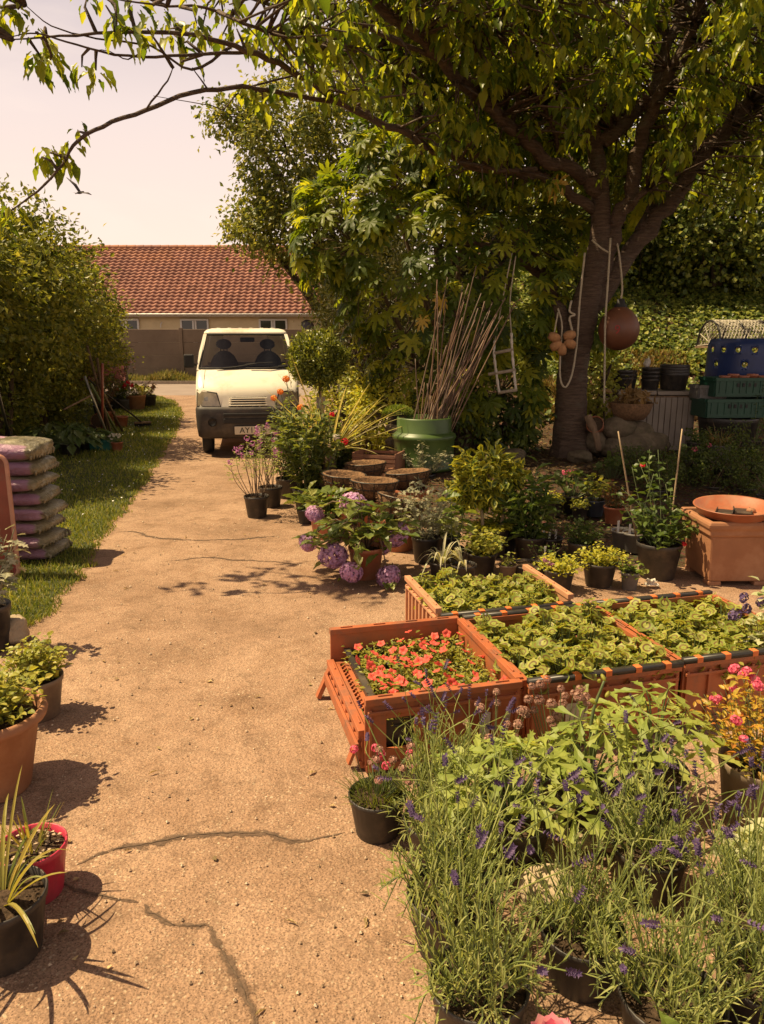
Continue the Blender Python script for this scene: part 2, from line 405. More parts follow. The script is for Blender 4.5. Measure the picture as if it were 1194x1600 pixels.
def pebbles(vv, thr, size, c):
    s_ = N(nt, 'ShaderNodeSeparateColor'); nt.links.new(vv.outputs['Color'], s_.inputs[0])
    m1 = ramp(nt, s_.outputs[0], [(thr, (0, 0, 0)), (thr+.02, (1, 1, 1))]); m2 = ramp(nt, vv.outputs['Distance'], [(size, (1, 1, 1)), (size+.14, (0, 0, 0))])
    wear = ramp(nt, noise(nt, v, 1.7, 6, .7, .4), [(.38, (.12, .12, .12)), (.62, (1, 1, 1))])
    return mixc(nt, mixc(nt, 1, mixc(nt, 1, m1, m2, 'MULTIPLY'), wear, 'MULTIPLY'), c, ramp(nt, s_.outputs[1], [(0, (.20, .13, .085)), (.35, (.36, .25, .16)), (.7, (.44, .33, .22)), (1, (.56, .46, .33))]))
v4 = voro(nt, vd, 150); s4 = N(nt, 'ShaderNodeSeparateColor'); nt.links.new(v4.outputs['Color'], s4.inputs[0])
pit = mixc(nt, 1, ramp(nt, s4.outputs[2], [(.55, (0, 0, 0)), (.6, (1, 1, 1))]), ramp(nt, v4.outputs['Distance'], [(.22, (1, 1, 1)), (.42, (0, 0, 0))]), 'MULTIPLY')
c = mixc(nt, mixc(nt, 1, pit, (.8, .8, .8), 'MULTIPLY'), c, (.085, .052, .032))
grime = ramp(nt, noise(nt, v, 7, 9, .78, .6), [(.50, (0, 0, 0)), (.66, (1, 1, 1))]); c = mixc(nt, mixc(nt, 1, grime, (.75, .75, .75), 'MULTIPLY'), c, (.16, .10, .062))
c = pebbles(v1, .45, .24, c); c = pebbles(v3, .78, .18, c)
sp2 = N(nt, 'ShaderNodeSeparateColor'); nt.links.new(v2.outputs['Color'], sp2.inputs[0])
c = mixc(nt, .5, c, ramp(nt, sp2.outputs[1], [(0, (.5, .46, .42)), (.5, (1, 1, 1)), (1, (1.25, 1.2, 1.1))]), 'MULTIPLY')
st = ramp(nt, noise(nt, v, 2.6, 7, .7, .5), [(.50, (1, 1, 1)), (.68, (.74, .69, .63))]); c = mixc(nt, .8, c, st, 'MULTIPLY')
nt.links.new(c, b.inputs['Base Color']); b.inputs['Roughness'].default_value = .85; b.inputs['Specular IOR Level'].default_value = .25
h = mixc(nt, .5, ramp(nt, v1.outputs['Distance'], [(0, (1, 1, 1)), (.7, (0, 0, 0))]), noise(nt, v, 60, 8, .75)); bump(nt, b, h, .9, .006)
M['concrete'] = m
right = [(-1, 3.4), (3, 3.4), (4.6, 3.4), (5.1, 3.2), (5.6, 1.2), (6.3, .75), (7.2, .1), (8.2, -.45), (10, -.7), (14, -.8), (23.7, -.9)]
YS = np.concatenate([np.arange(-1.5, 8, .12), np.arange(8, 23.71, .4)]); YS[-1] = 23.72
rx = np.interp(YS, [a for a, _ in right], [b for _, b in right])+rng.normal(0, .025, len(YS))
mb = MB(); X = np.stack([np.full(len(YS), -9.0), np.full(len(YS), -3.), rx], 1)
vv = np.stack([X, np.repeat(YS[:, None], 3, 1), np.full(X.shape, .004)], -1)
i = (np.arange(len(YS)-1)*3)[:, None]; j = np.arange(2)[None]
mb.add(vv, np.stack([i+j, i+j+1, i+j+4, i+j+3], -1).reshape(-1, 4)); struct('driveway_path', mb, M['concrete'])

# cracks in the concrete: thin jagged dark slivers
def crack(px, w):
    p = curve([G(u, v) for u, v in px], 8); out = []
    for a, b in zip(p[:-1], p[1:]):
        n = max(1, int((b-a).length/.012)); out += [a.lerp(b, k/n) for k in range(n)]
    wx = np.cumsum(rng.normal(0, .0055, (len(out), 2)), 0); wx -= np.linspace(0, 1, len(out))[:, None]*wx[-1]; k3 = np.ones(3)/3
    wx = np.stack([np.convolve(wx[:, i], k3, 'same') for i in (0, 1)], 1)
    out = [q+Vector((a_, b_, 0)) for q, (a_, b_) in zip(out, wx)]
    n = len(out); core, band, spread = [], [], []
    ph = rng.uniform(0, 6, 3); wide = np.array([(.35+abs(math.sin(k*.05+ph[0]))*.9+.5*abs(math.sin(k*.17+ph[1])))*min(1, k/12+.15, (n-k)/12+.1) for k in range(n)])
    for k, q in enumerate(out):
        d = (out[min(k+2, n-1)]-out[max(0, k-2)]).normalized(); s = Vector((-d.y, d.x, 0)); j = s*random.gauss(0, .0015); c_ = w*.32*wide[k]*abs(random.gauss(.8, .4))
        core.append([tuple(Vector((q.x, q.y, .0085))+j+s*f*c_) for f in (-1, 1)])
        band.append([tuple(Vector((q.x, q.y, .0062))+s*f*w*6.5*wide[k]) for f in (-1, -.5, 0, .5, 1)]); spread += [0, .55, 1, .55, 0]
    i1 = np.arange(n-1)*2; mb = MB(); mb.add(core, np.stack([i1, i1+1, i1+3, i1+2], -1)); struct('path_crack', mb, M['crack'])
    sm_ = MB(); i2 = (np.arange(n-1)*5)[:, None]; j2 = np.arange(4)[None]; sm_.add(band, np.stack([i2+j2, i2+j2+1, i2+j2+6, i2+j2+5], -1).reshape(-1, 4))
    at = sm_.mesh('path_crumble', M['stain']); ca = at.color_attributes.new('spread', 'FLOAT_COLOR', 'POINT')
    ca.data.foreach_set('color', np.repeat(np.array(spread, np.float32), 4)); o = link('path_crumble', at); o['kind'] = 'structure'
m, nt, b = newmat('damp_stain'); v = coord(nt); at_ = N(nt, 'ShaderNodeVertexColor', layer_name='spread')
nt.links.new(ramp(nt, noise(nt, v, 90, 4, .7), [(.3, (.075, .045, .028)), (.7, (.17, .108, .068))]), b.inputs['Base Color']); b.inputs['Roughness'].default_value = .9
nz_ = N(nt, 'ShaderNodeMath', operation='MULTIPLY_ADD'); nt.links.new(noise(nt, v, 24, 10, .8), nz_.inputs[0]); nz_.inputs[1].default_value = 2.6; nz_.inputs[2].default_value = -1.3
sm2 = N(nt, 'ShaderNodeMath', operation='ADD'); nt.links.new(at_.outputs['Color'], sm2.inputs[0]); nt.links.new(nz_.outputs[0], sm2.inputs[1])
f_ = ramp(nt, sm2.outputs[0], [(.66, (0, 0, 0)), (.86, (.9, .9, .9))]); tr0 = N(nt, 'ShaderNodeBsdfTransparent'); mx0 = N(nt, 'ShaderNodeMixShader')
nt.links.new(f_, mx0.inputs[0]); nt.links.new(tr0.outputs[0], mx0.inputs[1]); nt.links.new(b.outputs[0], mx0.inputs[2]); nt.links.new(mx0.outputs[0], nt.nodes['Material Output'].inputs[0]); M['stain'] = m
M['crack'] = mat('crack_dirt', (.10, .066, .042), .95, var=.5, vs=60, bs=80)
for px, w in (([(120, 1352), (180, 1328), (260, 1312), (340, 1306), (420, 1309), (480, 1318), (545, 1300)], .0045), ([(225, 1415), (262, 1432), (300, 1447), (332, 1462), (350, 1500), (385, 1560), (400, 1620)], .005),
              ([(180, 832), (215, 834), (240, 842), (330, 845), (440, 838)], .006), ([(90, 1375), (150, 1395), (225, 1415)], .004), ([(250, 878), (340, 874), (470, 883)], .005)):
    crack(px, w)

# loose grit on the concrete
mb = MB(); n = 900; y = 1.3+rng.random(n)**1.6*7; x = rng.uniform(-1, 1, n)*(.5+y*.36)-.3
s = rng.uniform(.0025, .008, n)*(1+.1*y)
leaves(mb, np.stack([x, y, np.full(n, .0085)], -1), np.stack([rng.normal(size=n), rng.normal(size=n), 0*x], -1), np.tile((0, 0, 1.), (n, 1)), s*1.6, s*1.5, (np.array([(0, 0, 0), (-.5, .45, .1), (0, 1, 0), (.5, .45, .12), (0, .5, .55)]), [np.array([(0, 4, 1), (1, 4, 2), (2, 4, 3), (3, 4, 0)])]))
m, nt, b = newmat('grit'); g = N(nt, 'ShaderNodeNewGeometry')
nt.links.new(ramp(nt, g.outputs['Random Per Island'], [(0, (.25, .17, .1)), (.5, (.45, .33, .22)), (1, (.62, .5, .36))]), b.inputs['Base Color']); b.inputs['Roughness'].default_value = .8
struct('loose_grit', mb, m, 'stuff')

mb = MB(); n = 110; y = 1.4+rng.random(n)**1.3*6; x = rng.uniform(-1, 1, n)*(.4+y*.3)-.25
leaves(mb, np.stack([x, y, np.full(n, .012)], -1), np.stack([rng.normal(size=n), rng.normal(size=n), rng.normal(0, .1, n)], -1), np.stack([rng.normal(0, .3, n), rng.normal(0, .3, n), np.ones(n)], -1), rng.uniform(.012, .045, n), rng.uniform(.006, .02, n), FINE)
struct('path_leaf_litter', mb, leafmat('dry_leaf_bits', [(.22, .13, .06), (.42, .30, .15), (.55, .42, .22), (.12, .08, .04)], .1, .8), 'stuff')
# lawn strip
edge = [G(*q) for q in ((-60, 1010), (40, 985), (70, 960), (112, 905), (140, 865), (166, 830), (206, 778), (240, 727), (270, 682), (283, 648), (272, 628), (236, 617))]
epx = np.interp(np.arange(edge[0].y, edge[-1].y, .1), [e.y for e in edge], [e.x for e in edge]); EY = np.arange(edge[0].y, edge[-1].y, .1)
epx = epx+rng.normal(0, .035, len(EY))
mb = MB(); X = np.stack([np.full(len(EY), -9.5), epx-.4, epx], 1); vv = np.stack([X, np.repeat(EY[:, None], 3, 1), np.full(X.shape, .009)], -1)
i = (np.arange(len(EY)-1)*3)[:, None]; mb.add(vv, np.stack([i+j, i+j+1, i+j+4, i+j+3], -1).reshape(-1, 4))
m, nt, b = newmat('turf'); v = coord(nt)
nt.links.new(ramp(nt, noise(nt, v, 6, 8, .75), [(.3, (.055, .06, .02)), (.55, (.085, .10, .03)), (.75, (.16, .14, .06))]), b.inputs['Base Color']); b.inputs['Roughness'].default_value = .9; bump(nt, b, noise(nt, v, 70, 6, .8), 1, .03)
M['turf'] = m; struct('lawn', mb, m)
M['grass'] = leafmat('grass_blade', [(.08, .12, .02), (.16, .20, .03), (.27, .28, .05), (.36, .32, .11)], .3, .5)
mb = MB(); n = 60000
y = edge[0].y+(edge[-1].y-edge[0].y)*rng.random(n)**1.9; ex = np.interp(y, EY, epx)
x = ex+.06-np.abs(rng.normal(0, 1, n))*(.9+.05*y)
k = (x > -9); x, y = x[k], y[k]; n = len(x)
d = np.stack([rng.normal(0, .45, n), rng.normal(0, .45, n), np.ones(n)], -1); hgt = rng.uniform(.02, .06, n)*(1+.35*np.sin(x*4)*np.sin(y*3))
leaves(mb, np.stack([x, y, np.full(n, .008)], -1), d, np.stack([rng.normal(size=n), rng.normal(size=n), .2+0*x], -1), hgt, .004+.0007*y, (np.array([(-.5, 0, 0), (.5, 0, 0), (.3, .6, .05), (0, 1, .25), (-.3, .6, .05)]), [np.array([(0, 1, 2, 4)]), np.array([(4, 2, 3)])]))
struct('lawn_grass', mb, M['grass'], 'stuff')
# daisies are part of the lawn: tiny white dots, too many to count
mb = MB(); n = 70; y = rng.uniform(6.5, 17, n); x = np.interp(y, EY, epx)-rng.random(n)**1.5*1.3-.05
for q in zip(x, y): mb.disc((q[0], q[1], .045), .009, 6, M=Matrix.Rotation(R(25), 3, 'X'))
struct('lawn_daisies', mb, M['white_tag'], 'stuff')

m, nt, b = newmat('asphalt'); v = coord(nt)
nt.links.new(ramp(nt, noise(nt, v, 1.2, 7, .7), [(.3, (.20, .155, .13)), (.7, (.28, .22, .185))]), b.inputs['Base Color']); b.inputs['Roughness'].default_value = .85
struct('road', MB().add([(-45, 23.7, .0), (45, 23.7, .0), (45, 30.3, .0), (-45, 30.3, .0)], [(0, 1, 2, 3)]), m)
vb = MB(); vb.grid(np.linspace(-45, 45, 120), np.array([30.3, 30.32, 31, 32.2]), lambda X, Y: .10*sst(30.29, 30.32, Y)+.004+0*X); struct('verge', vb, M['turf'])
mb = MB(); n = 14000; x = rng.uniform(-14, 2, n); y = rng.uniform(30.35, 32, n)
leaves(mb, np.stack([x, y, np.full(n, .1)], -1), np.stack([rng.normal(0, .4, n), rng.normal(0, .4, n), np.ones(n)], -1), sphere_dirs(n), rng.uniform(.08, .3, n)*(.55+.6*np.abs(np.sin(x*2.3)+np.sin(x*.9))), .03, SMALL)
struct('verge_grass', mb, leafmat('verge_grass', [(.13, .15, .04), (.24, .23, .08), (.36, .28, .13)], .3), 'stuff')
mb = MB(); mb.box((0, 30.25, .06), (90, .1, .13)); struct('kerb', mb, mat('kerb_stone', (.33, .27, .2), .85))

# ------------------------------------------------------------------ concrete panel wall across the road
M['wallconc'] = mat('wall_concrete', (.20, .145, .10), .9, var=.22, vs=1.6, bs=30, dirt=(.11, .075, .05), ds=.8)
t = thing('boundary_wall', 'long weathered brown concrete panel wall across the road behind the van', 'wall', (-8.5, 32.3, 0))
for k in range(-3, 5):
    pb = MB()
    for z in range(4): pb.box((k*3.6+1.8, 0, .27+z*.545), (3.46, .09, .541))
    pb.build('wall_panel', M['wallconc'], t, bevel=.012)
    MB().box((k*3.6, -.02, 1.11), (.135, .17, 2.24)).build('wall_post', M['wallconc'], t, bevel=.01)

# ------------------------------------------------------------------ bungalow
t = thing('bungalow', 'cream bungalow with a long red tiled roof behind the concrete wall', 'house', (0, 38, 0))
M['cream'] = mat('cream_render', (.72, .58, .34), .85, var=.06, vs=3); M['upvc'] = mat('white_frame', (.72, .68, .6), .4, var=.04)
m, nt, b = newmat('window_glass'); b.inputs['Base Color'].default_value = (.03, .03, .03, 1); b.inputs['Roughness'].default_value = .06; b.inputs['Specular IOR Level'].default_value = .6; M['glass'] = m
MB().box((-9, 2.25, 1.5), (19.4, 4.4, 3)).build('wall', M['cream'], t)
mb = MB(); cols, rows = 62, 21; x0, x1 = -19.2, 1.2; sub = 7
ya, yb, za, zb = -.42, 4.3, 2.98, 6.6
XX = np.linspace(x0, x1, cols*sub+1); ph = (np.arange(cols*sub+1) % sub)/sub
prof = .045*np.where(ph < .62, np.sin(ph/.62*PI), -.35*np.sin((ph-.62)/.38*PI))
nrm = np.array((0, -(zb-za), (yb-ya))); nrm = nrm/np.linalg.norm(nrm)
for r in range(rows):
    a = r/rows; bq = (r+1)/rows
    ring = []
    for tt, lift in ((a, .0), (a, .075), (bq, .012)):
        base = np.stack([XX, np.full_like(XX, ya+(yb-ya)*tt), np.full_like(XX, za+(zb-za)*tt)], -1)
        ring.append(base+nrm*(prof*(1 if lift else .2)+lift)[:, None])
    vv = np.stack(ring); n = len(XX); i = (np.arange(2)*n)[:, None]; jj = np.arange(n-1)[None]
    mb.add(vv, np.stack([i+jj, i+jj+1, i+n+jj+1, i+n+jj], -1).reshape(-1, 4))
mb.add([(x0, yb, zb), (x1, yb, zb), (x1, 9, 3), (x0, 9, 3)], [(3, 2, 1, 0)])
m, nt, b = newmat('roof_tile'); v = coord(nt)
mp = N(nt, 'ShaderNodeMapping'); mp.inputs['Scale'].default_value = (3.04, 0, 4.0); nt.links.new(v, mp.inputs[0])
vo = N(nt, 'ShaderNodeTexWhiteNoise'); fl = N(nt, 'ShaderNodeVectorMath', operation='FLOOR'); nt.links.new(mp.outputs[0], fl.inputs[0]); nt.links.new(fl.outputs[0], vo.inputs['Vector'])
c = ramp(nt, vo.outputs['Value'], [(0, (.235, .098, .066)), (.6, (.31, .132, .088)), (1, (.37, .165, .108))])
lich = ramp(nt, noise(nt, v, .5, 6, .7), [(.45, (0, 0, 0)), (.7, (1, 1, 1))]); sx = N(nt, 'ShaderNodeSeparateXYZ'); nt.links.new(v, sx.inputs[0])
top = ramp(nt, N(nt, 'ShaderNodeMapRange').outputs[0], [(0, (0, 0, 0)), (1, (1, 1, 1))]); mr = [q for q in nt.nodes if q.type == 'MAP_RANGE'][0]; nt.links.new(sx.outputs[2], mr.inputs[0]); mr.inputs[1].default_value = 5.5; mr.inputs[2].default_value = 6.7
c = mixc(nt, mixc(nt, 1, lich, top, 'MULTIPLY'), c, (.42, .17, .06)); nt.links.new(c, b.inputs['Base Color']); b.inputs['Roughness'].default_value = .8; M['rooftile'] = m
rf = mb.build('roof', m, t, True)
rd = MB()
for k in range(45):
    xx = x0+.23+k*.453; rd.lathe([(.13, -.225), (.145, .225)], 10, c=(xx, yb, zb+.02), M=Matrix.Rotation(PI/2, 3, 'Y'))
rd.build('ridge_tiles', M['rooftile'], rf, True)
MB().box((-9, -.36, 2.93), (20.3, .03, .12)).build('fascia', M['upvc'], t)
gu = MB(); gu.tube([(x0, -.47, 2.97), (x1, -.47, 2.97)], .045, 8); gu.build('gutter', M['upvc'], t, True)
for wx, n in ((-12.75, 2), (-9.3, 2), (-5.4, 2), (-16.5, 2)):
    w = MB(); wd = 1.4
    w.box((wx, -.02, 2.72), (wd, .1, .08)); w.box((wx, -.02, 1.42), (wd, .1, .08))
    for sx_ in (-.66, -.06, .06, .66): w.box((wx+sx_, -.02, 2.07), (.09, .1, 1.22))
    f = w.build('window', M['upvc'], t, bevel=.01)
    for s in (-.36, .36):
        MB().box((wx+s, -.0, 2.07), (.51, .03, 1.22)).build('pane', M['glass'], f)
    MB().box((wx, -.06, 1.35), (1.55, .18, .05)).build('sill', M['upvc'], f)
ds = MB(); ds.lathe([(.02, .06), (.2, .04), (.33, -.03), (.335, -.02), (.2, .055), (.001, .08)], 20, c=(-3.65, -.4, 2.4), M=Matrix.Rotation(R(75), 3, 'X')@Matrix.Rotation(R(20), 3, 'Y')); ds.tube([(-3.65, -.35, 2.35), (-3.65, 0, 2.2)], .02); ds.tube([(-3.65, -.45, 2.15), (-3.6, -.8, 2.3)], .012)
ds.build('satellite_dish', mat('dish_grey', (.07, .06, .055), .5), t, True)
MB().tube([(-10.9, -.05, 2.6), (-10.95, -.12, 2.5), (-10.95, -.12, 2.35)], .03).build('vent_pipe', M['upvc'], t)

# ------------------------------------------------------------------ trees and hedges
def twigs(mb, lumps, start, n, r0=.02, mat=0, sway=.15):
    p, nr = lump_points(lumps, n, .7)
    for q in p:
        a = Vector(start[rng.integers(len(start))]) if not callable(start) else start(q)
        q = Vector(q); m1 = a.lerp(q, .4)+Vector(rng.normal(0, sway, 3)); m2 = a.lerp(q, .75)+Vector(rng.normal(0, sway, 3))
        mb.tube(curve([a, m1, m2, q], 2), np.linspace(r0, r0*.2, 7), 5, mat)
M['bark_dark'] = bark('dark_bark', (.045, .03, .02), (.10, .07, .045), 20)
HL = leafmat('hedge_leaf', [(.055, .075, .015), (.12, .145, .028), (.20, .22, .04), (.31, .295, .06), (.15, .17, .035)], .38, .45)
hl = [(-6.0, 8.6, 2.3, 1.7, 1.9, 1.4), (-6.5, 11.6, 2.4, 2.0, 2.0, 1.5), (-7.6, 15.0, 2.0, 2.1, 2.3, 1.45), (-8.6, 19, 1.5, 1.9, 2.4, 1.4), (-6.8, 8.6, .9, 1.5, 1.9, 1.3), (-7.2, 11.8, .9, 1.7, 2.1, 1.4), (-7.9, 15.3, .9, 1.8, 2.3, 1.3)]
t = thing('overgrown_hedge', 'big overgrown rounded green hedge along the left side of the lawn', 'hedge', (-6.6, 11, 0))
mb = MB()
def addw(lumps, o): return [(l[0]-o[0], l[1]-o[1], l[2]-o[2], *l[3:]) for l in lumps]
hw = addw(hl, (-6.6, 11, 0))
clump_leaves(mb, hw, 6000, 34, .085, .06, .12, SMALL, 0, .78, .1, .02)
top_ = [(l[0], l[1], l[2]+l[5]*.72, l[3]*.75, l[4]*.8, l[5]*.42) for l in hw[:4]]
clump_leaves(mb, top_, 520, 16, .09, .055, .10, OVAL, 0, .85, -.2, 1.5)
core_ = [(l[0], l[1], l[2], l[3]*.78, l[4]*.78, l[5]*.8) for l in hw]; clump_leaves(mb, core_, 1500, 30, .11, .09, .16, SMALL, 0, .7, .1, .02)
mb.build('crown', HL, t)
tb = MB()
for l in hw:
    for k in range(4):
        a = Vector((l[0]+rng.normal(0, .3)+.5, l[1]+rng.normal(0, .5)-.3, 0)); tb.tube(curve([a, a+Vector((.1, .1, .9)), a+Vector((rng.normal(0, .3), rng.normal(0, .3), 2))]), np.linspace(.06, .02, 9), 6)
    twigs(tb, [(l[0], l[1], l[2], l[3]*1.12, l[4]*1.1, l[5]*1.12)], [(l[0], l[1], l[2])], 26, .018)
tb.build('branches', M['bark_dark'], t)

# dark hedge bushes behind the fatsia, between van and right boundary
def bushy(name, label, cat, lumps, ncl, per, ln, wd, lm, spread=.14, trunk=None, loc=None, ntw=14, tmpl=SMALL, group=None, shell=.75, droop=.3):
    loc = loc or (lumps[0][0], lumps[0][1], float(gz(lumps[0][0], lumps[0][1])))
    t = thing(name, label, cat, loc, group=group); lw = addw(lumps, loc)
    mb = MB(); clump_leaves(mb, lw, ncl, per, ln, wd, spread, tmpl, 0, shell, droop, .02); mb.build('crown', lm, t)
    tb = MB(); base = [(rng.normal(0, .12), rng.normal(0, .12), 0) for _ in range(3)]
    for a in base:
        for l in lw: tb.tube(curve([a, (a[0]*.5+l[0]*.5+rng.normal(0, .15), a[1]*.5+l[1]*.5, l[2]*.55), (l[0], l[1], l[2])]), np.linspace(trunk or .06, .02, 9), 6)
    for l in lw: twigs(tb, [l], [(l[0], l[1], l[2])], ntw, .018)
    tb.build('trunk', M['bark_dark'], t, True); return t
ML = leafmat('mid_tree_leaf', [(.06, .085, .018), (.13, .155, .032), (.24, .25, .055), (.33, .31, .085)], .42, .45)
bushy('small_leaved_tree', 'loose small-leaved green tree between the bungalow roof and the bright palmate shrub', 'tree',
      [(-2.0, 17, 5.6, .95, 1.2, 1.5), (-1.55, 17, 4.1, 1.05, 1.3, 1.0), (-2.75, 16.8, 4.1, .55, .7, .42), (-2.9, 16.9, 6.2, .75, .6, .35), (-.4, 17.4, 5.0, 1.5, 1.3, 2.6), (.1, 17.2, 2.4, .8, 1.0, 1.1), (-.78, 16.9, 2.9, .75, .9, .9)], 2200, 20, .11, .075, ML, .17, .07, loc=(.15, 17.2, 0), ntw=14)
DB = leafmat('brown_bush_leaf', [(.03, .035, .012), (.06, .065, .02), (.11, .095, .035)], .25, .5)
bushy('scrubby_bush', 'dull brownish scrubby bush behind the clipped ball of bay', 'bush', [(-.45, 14.5, 1.6, .75, 1.2, 1.6), (.3, 14, 1.6, 1.3, 1.2, 1.8)], 700, 22, .09, .03, DB, .2)
# tall dark trees closing the back of the garden on the right
BL = leafmat('back_tree_leaf', [(.025, .04, .01), (.05, .07, .016), (.10, .12, .025), (.18, .18, .04)], .35, .45)
for i_, (lab, lumps, n) in enumerate((
    ('tall dark leafy tree behind the ivy bank, straight above the lobster pot', [(4.6, 18.5, 5.6, 2.3, 1.6, 2.6), (6.8, 18, 7.2, 2.3, 1.6, 2.4), (5.5, 18.5, 9.5, 3, 1.6, 2.0)], 1700),
    ('tall dark tree with a broad crown rising behind the cherry trunk and the palmate shrub', [(1.7, 19, 4.2, 2.2, 1.6, 3.2), (2.6, 18.5, 7.4, 2.4, 1.6, 2.6), (.8, 19, 8.2, 1.7, 1.4, 2.0)], 1700),
    ('dark tree at the right edge of the garden, its foliage running out of the picture', [(8.8, 16.5, 4.2, 2.0, 1.8, 2.4), (9.3, 16.5, 7.2, 2.2, 1.8, 2.6), (10.4, 15, 5, 1.8, 2.5, 3.6)], 1400))):
    bushy('dark_tree', lab, 'tree', lumps, n, 20, .13, .09, BL, .24, .16, ntw=12)
# leaf litter on the shaded soil
mb = MB(); n = 7000; x = rng.uniform(-.2, 6, n); y = rng.uniform(5.8, 11.5, n); k = x > np.interp(y, [5.8, 8, 11.5], [1.2, -.1, -.5]); x, y = x[k], y[k]; n = len(x)
leaves(mb, np.stack([x, y, gz(x, y)+.012], -1), np.stack([rng.normal(size=n), rng.normal(size=n), rng.normal(0, .15, n)], -1), np.stack([rng.normal(0, .3, n), rng.normal(0, .3, n), np.ones(n)], -1), rng.uniform(.02, .09, n), rng.uniform(.012, .04, n), OVAL)
struct('leaf_litter', mb, leafmat('fallen_leaf', [(.06, .04, .02), (.12, .075, .035), (.22, .14, .06), (.08, .07, .03)], .1, .8), 'stuff')
# ivy bank
IV = leafmat('ivy_leaf', [(.035, .055, .014), (.10, .14, .026), (.20, .23, .04), (.30, .30, .065)], .35, .38)
mb = MB(); n = 46000; x = rng.uniform(2.4, 9.5, n); y = 11.6+rng.random(n)**1.1*6
k = (np.sin(x*2.1)+np.sin(y*1.7+x)+rng.normal(0, .7, n) > -1.7)&((y > 12.9)|(rng.random(n) < .22)); x, y = x[k], y[k]; n = len(x)
z = gz(x, y)+rng.uniform(.0, .22, n)*(.6+.5*np.sin(x*3)*np.sin(y*2.3))+.02
leaves(mb, np.stack([x, y, z], -1), np.stack([rng.normal(0, .6, n), -np.ones(n)+rng.normal(0, .5, n), -.5+rng.normal(0, .4, n)], -1), np.stack([rng.normal(0, .4, n), -.4+0*x, np.ones(n)], -1), rng.uniform(.05, .11, n), rng.uniform(.05, .1, n), OVAL)
struct('ivy_ground_cover', mb, IV, 'stuff')
mb = MB(); n = 9000; x = rng.uniform(2.6, 6.5, n); y = rng.uniform(11.6, 13.4, n); k = np.sin(x*2.9+1)+np.sin(y*3+x) > -.3; x, y = x[k], y[k]; n = len(x)
leaves(mb, np.stack([x, y, gz(x, y)], -1), np.stack([rng.normal(0, .6, n), rng.normal(-.3, .5, n), np.ones(n)], -1), sphere_dirs(n), rng.uniform(.08, .22, n), .012, SMALL)
struct('dry_grass', mb, leafmat('dry_grass', [(.2, .14, .06), (.36, .25, .11), (.16, .15, .05)], .3), 'stuff')
for lab, lumps, n in (('ivy-clad dark shrub climbing above the ivy bank behind the buoy', [(4.0, 15.6, 3.6, 1.0, .8, 1.6), (5.2, 15.9, 4.2, 1.2, .8, 1.5)], 900), ('ivy-clad shrub on the bank behind the lobster pot', [(6.6, 15.6, 3.7, 1.3, .9, 1.3)], 600)):
    bushy('ivy_shrub', lab, 'shrub', lumps, n, 20, .10, .09, IV, .17, .06)
# ------------------------------------------------------------------ white van
def glassmat(name, tint, gl=.08):
    m, nt, b = newmat(name); nt.nodes.remove(b)
    tr = N(nt, 'ShaderNodeBsdfTransparent'); tr.inputs[0].default_value = (*tint, 1)
    g = N(nt, 'ShaderNodeBsdfGlossy'); g.inputs['Roughness'].default_value = .03
    f = N(nt, 'ShaderNodeFresnel'); f.inputs[0].default_value = 1.5
    mx = N(nt, 'ShaderNodeMixShader'); nt.links.new(f.outputs[0], mx.inputs[0]); nt.links.new(tr.outputs[0], mx.inputs[1]); nt.links.new(g.outputs[0], mx.inputs[2])
    nt.links.new(mx.outputs[0], nt.nodes['Material Output'].inputs[0]); return m
M['vanwhite'] = mat('cream_white_paint', (.80, .74, .61), .3, var=.03, vs=2, dirt=(.52, .42, .29), ds=1.6)
M['bumper'] = mat('grey_black_plastic', (.045, .037, .032), .6, var=.25, vs=6, dirt=(.11, .085, .06), ds=3)
M['rubber'] = mat('black_rubber', (.018, .016, .015), .7, var=.3)
M['windscreen'] = glassmat('windscreen_glass', (.70, .70, .66))
M['darkglass'] = mat('dark_side_glass', (.02, .02, .02), .08, var=.1)
M['lens'] = mat('headlamp_lens', (.27, .22, .15), .14, var=.3, vs=9, spec=.8)
M['seat'] = mat('seat_cloth', (.05, .045, .042), .9, var=.3)
M['steel'] = mat('dull_steel', (.30, .28, .25), .4, .8, var=.15)
van = thing('van', 'small cream-white van with dark bumper parked facing the camera on the path', 'van', (-1.93, 10.8, .004), R(10))
yf = lambda z: float(np.interp(z, [.28, .42, .72, .80, .95, 1.10, 1.25], [.09, .03, .0, .02, .05, .20, .42]))
bow = lambda x: .11*(abs(x)/.74)**3
def ring(z, hw, yfr, yr, off=0, rad=.10):
    pts = []
    for x in np.linspace(-hw+rad, hw-rad, 11): pts.append((x, yfr+bow(x)-off, z))
    for a in np.linspace(0, PI/2, 5)[1:]: pts.append((hw-rad+rad*math.sin(a), yfr+bow(hw-rad)-off+rad*(1-math.cos(a)), z))
    for y in np.linspace(yfr+bow(hw-rad)+rad+.1, yr-.08, 5): pts.append((hw, y, z))
    pts += [(hw-.03, yr-.02, z), (hw-.1, yr, z), (-hw+.1, yr, z), (-hw+.03, yr-.02, z)]
    for y in np.linspace(yr-.08, yfr+bow(hw-rad)+rad+.1, 5): pts.append((-hw, y, z))
    for a in np.linspace(PI/2, 0, 5)[:-1]: pts.append((-hw+rad-rad*math.sin(a), yfr+bow(hw-rad)-off+rad*(1-math.cos(a)), z))
    return pts
YR = 3.25
mb = MB(); mb.loft([ring(z, w, yf(z), YR) for z, w in ((.40, .70), (.50, .725), (.72, .74), (.88, .745), (.95, .745), (1.03, .745), (1.10, .743), (1.18, .74), (1.235, .735), (1.25, .725))])
mb.build('body', M['vanwhite'], van, True)
mb = MB(); prof = [(1.755, .63, .93), (1.775, .635, .915), (1.80, .625, .93), (1.83, .59, .99), (1.85, .52, 1.10), (1.855, .40, 1.25)]
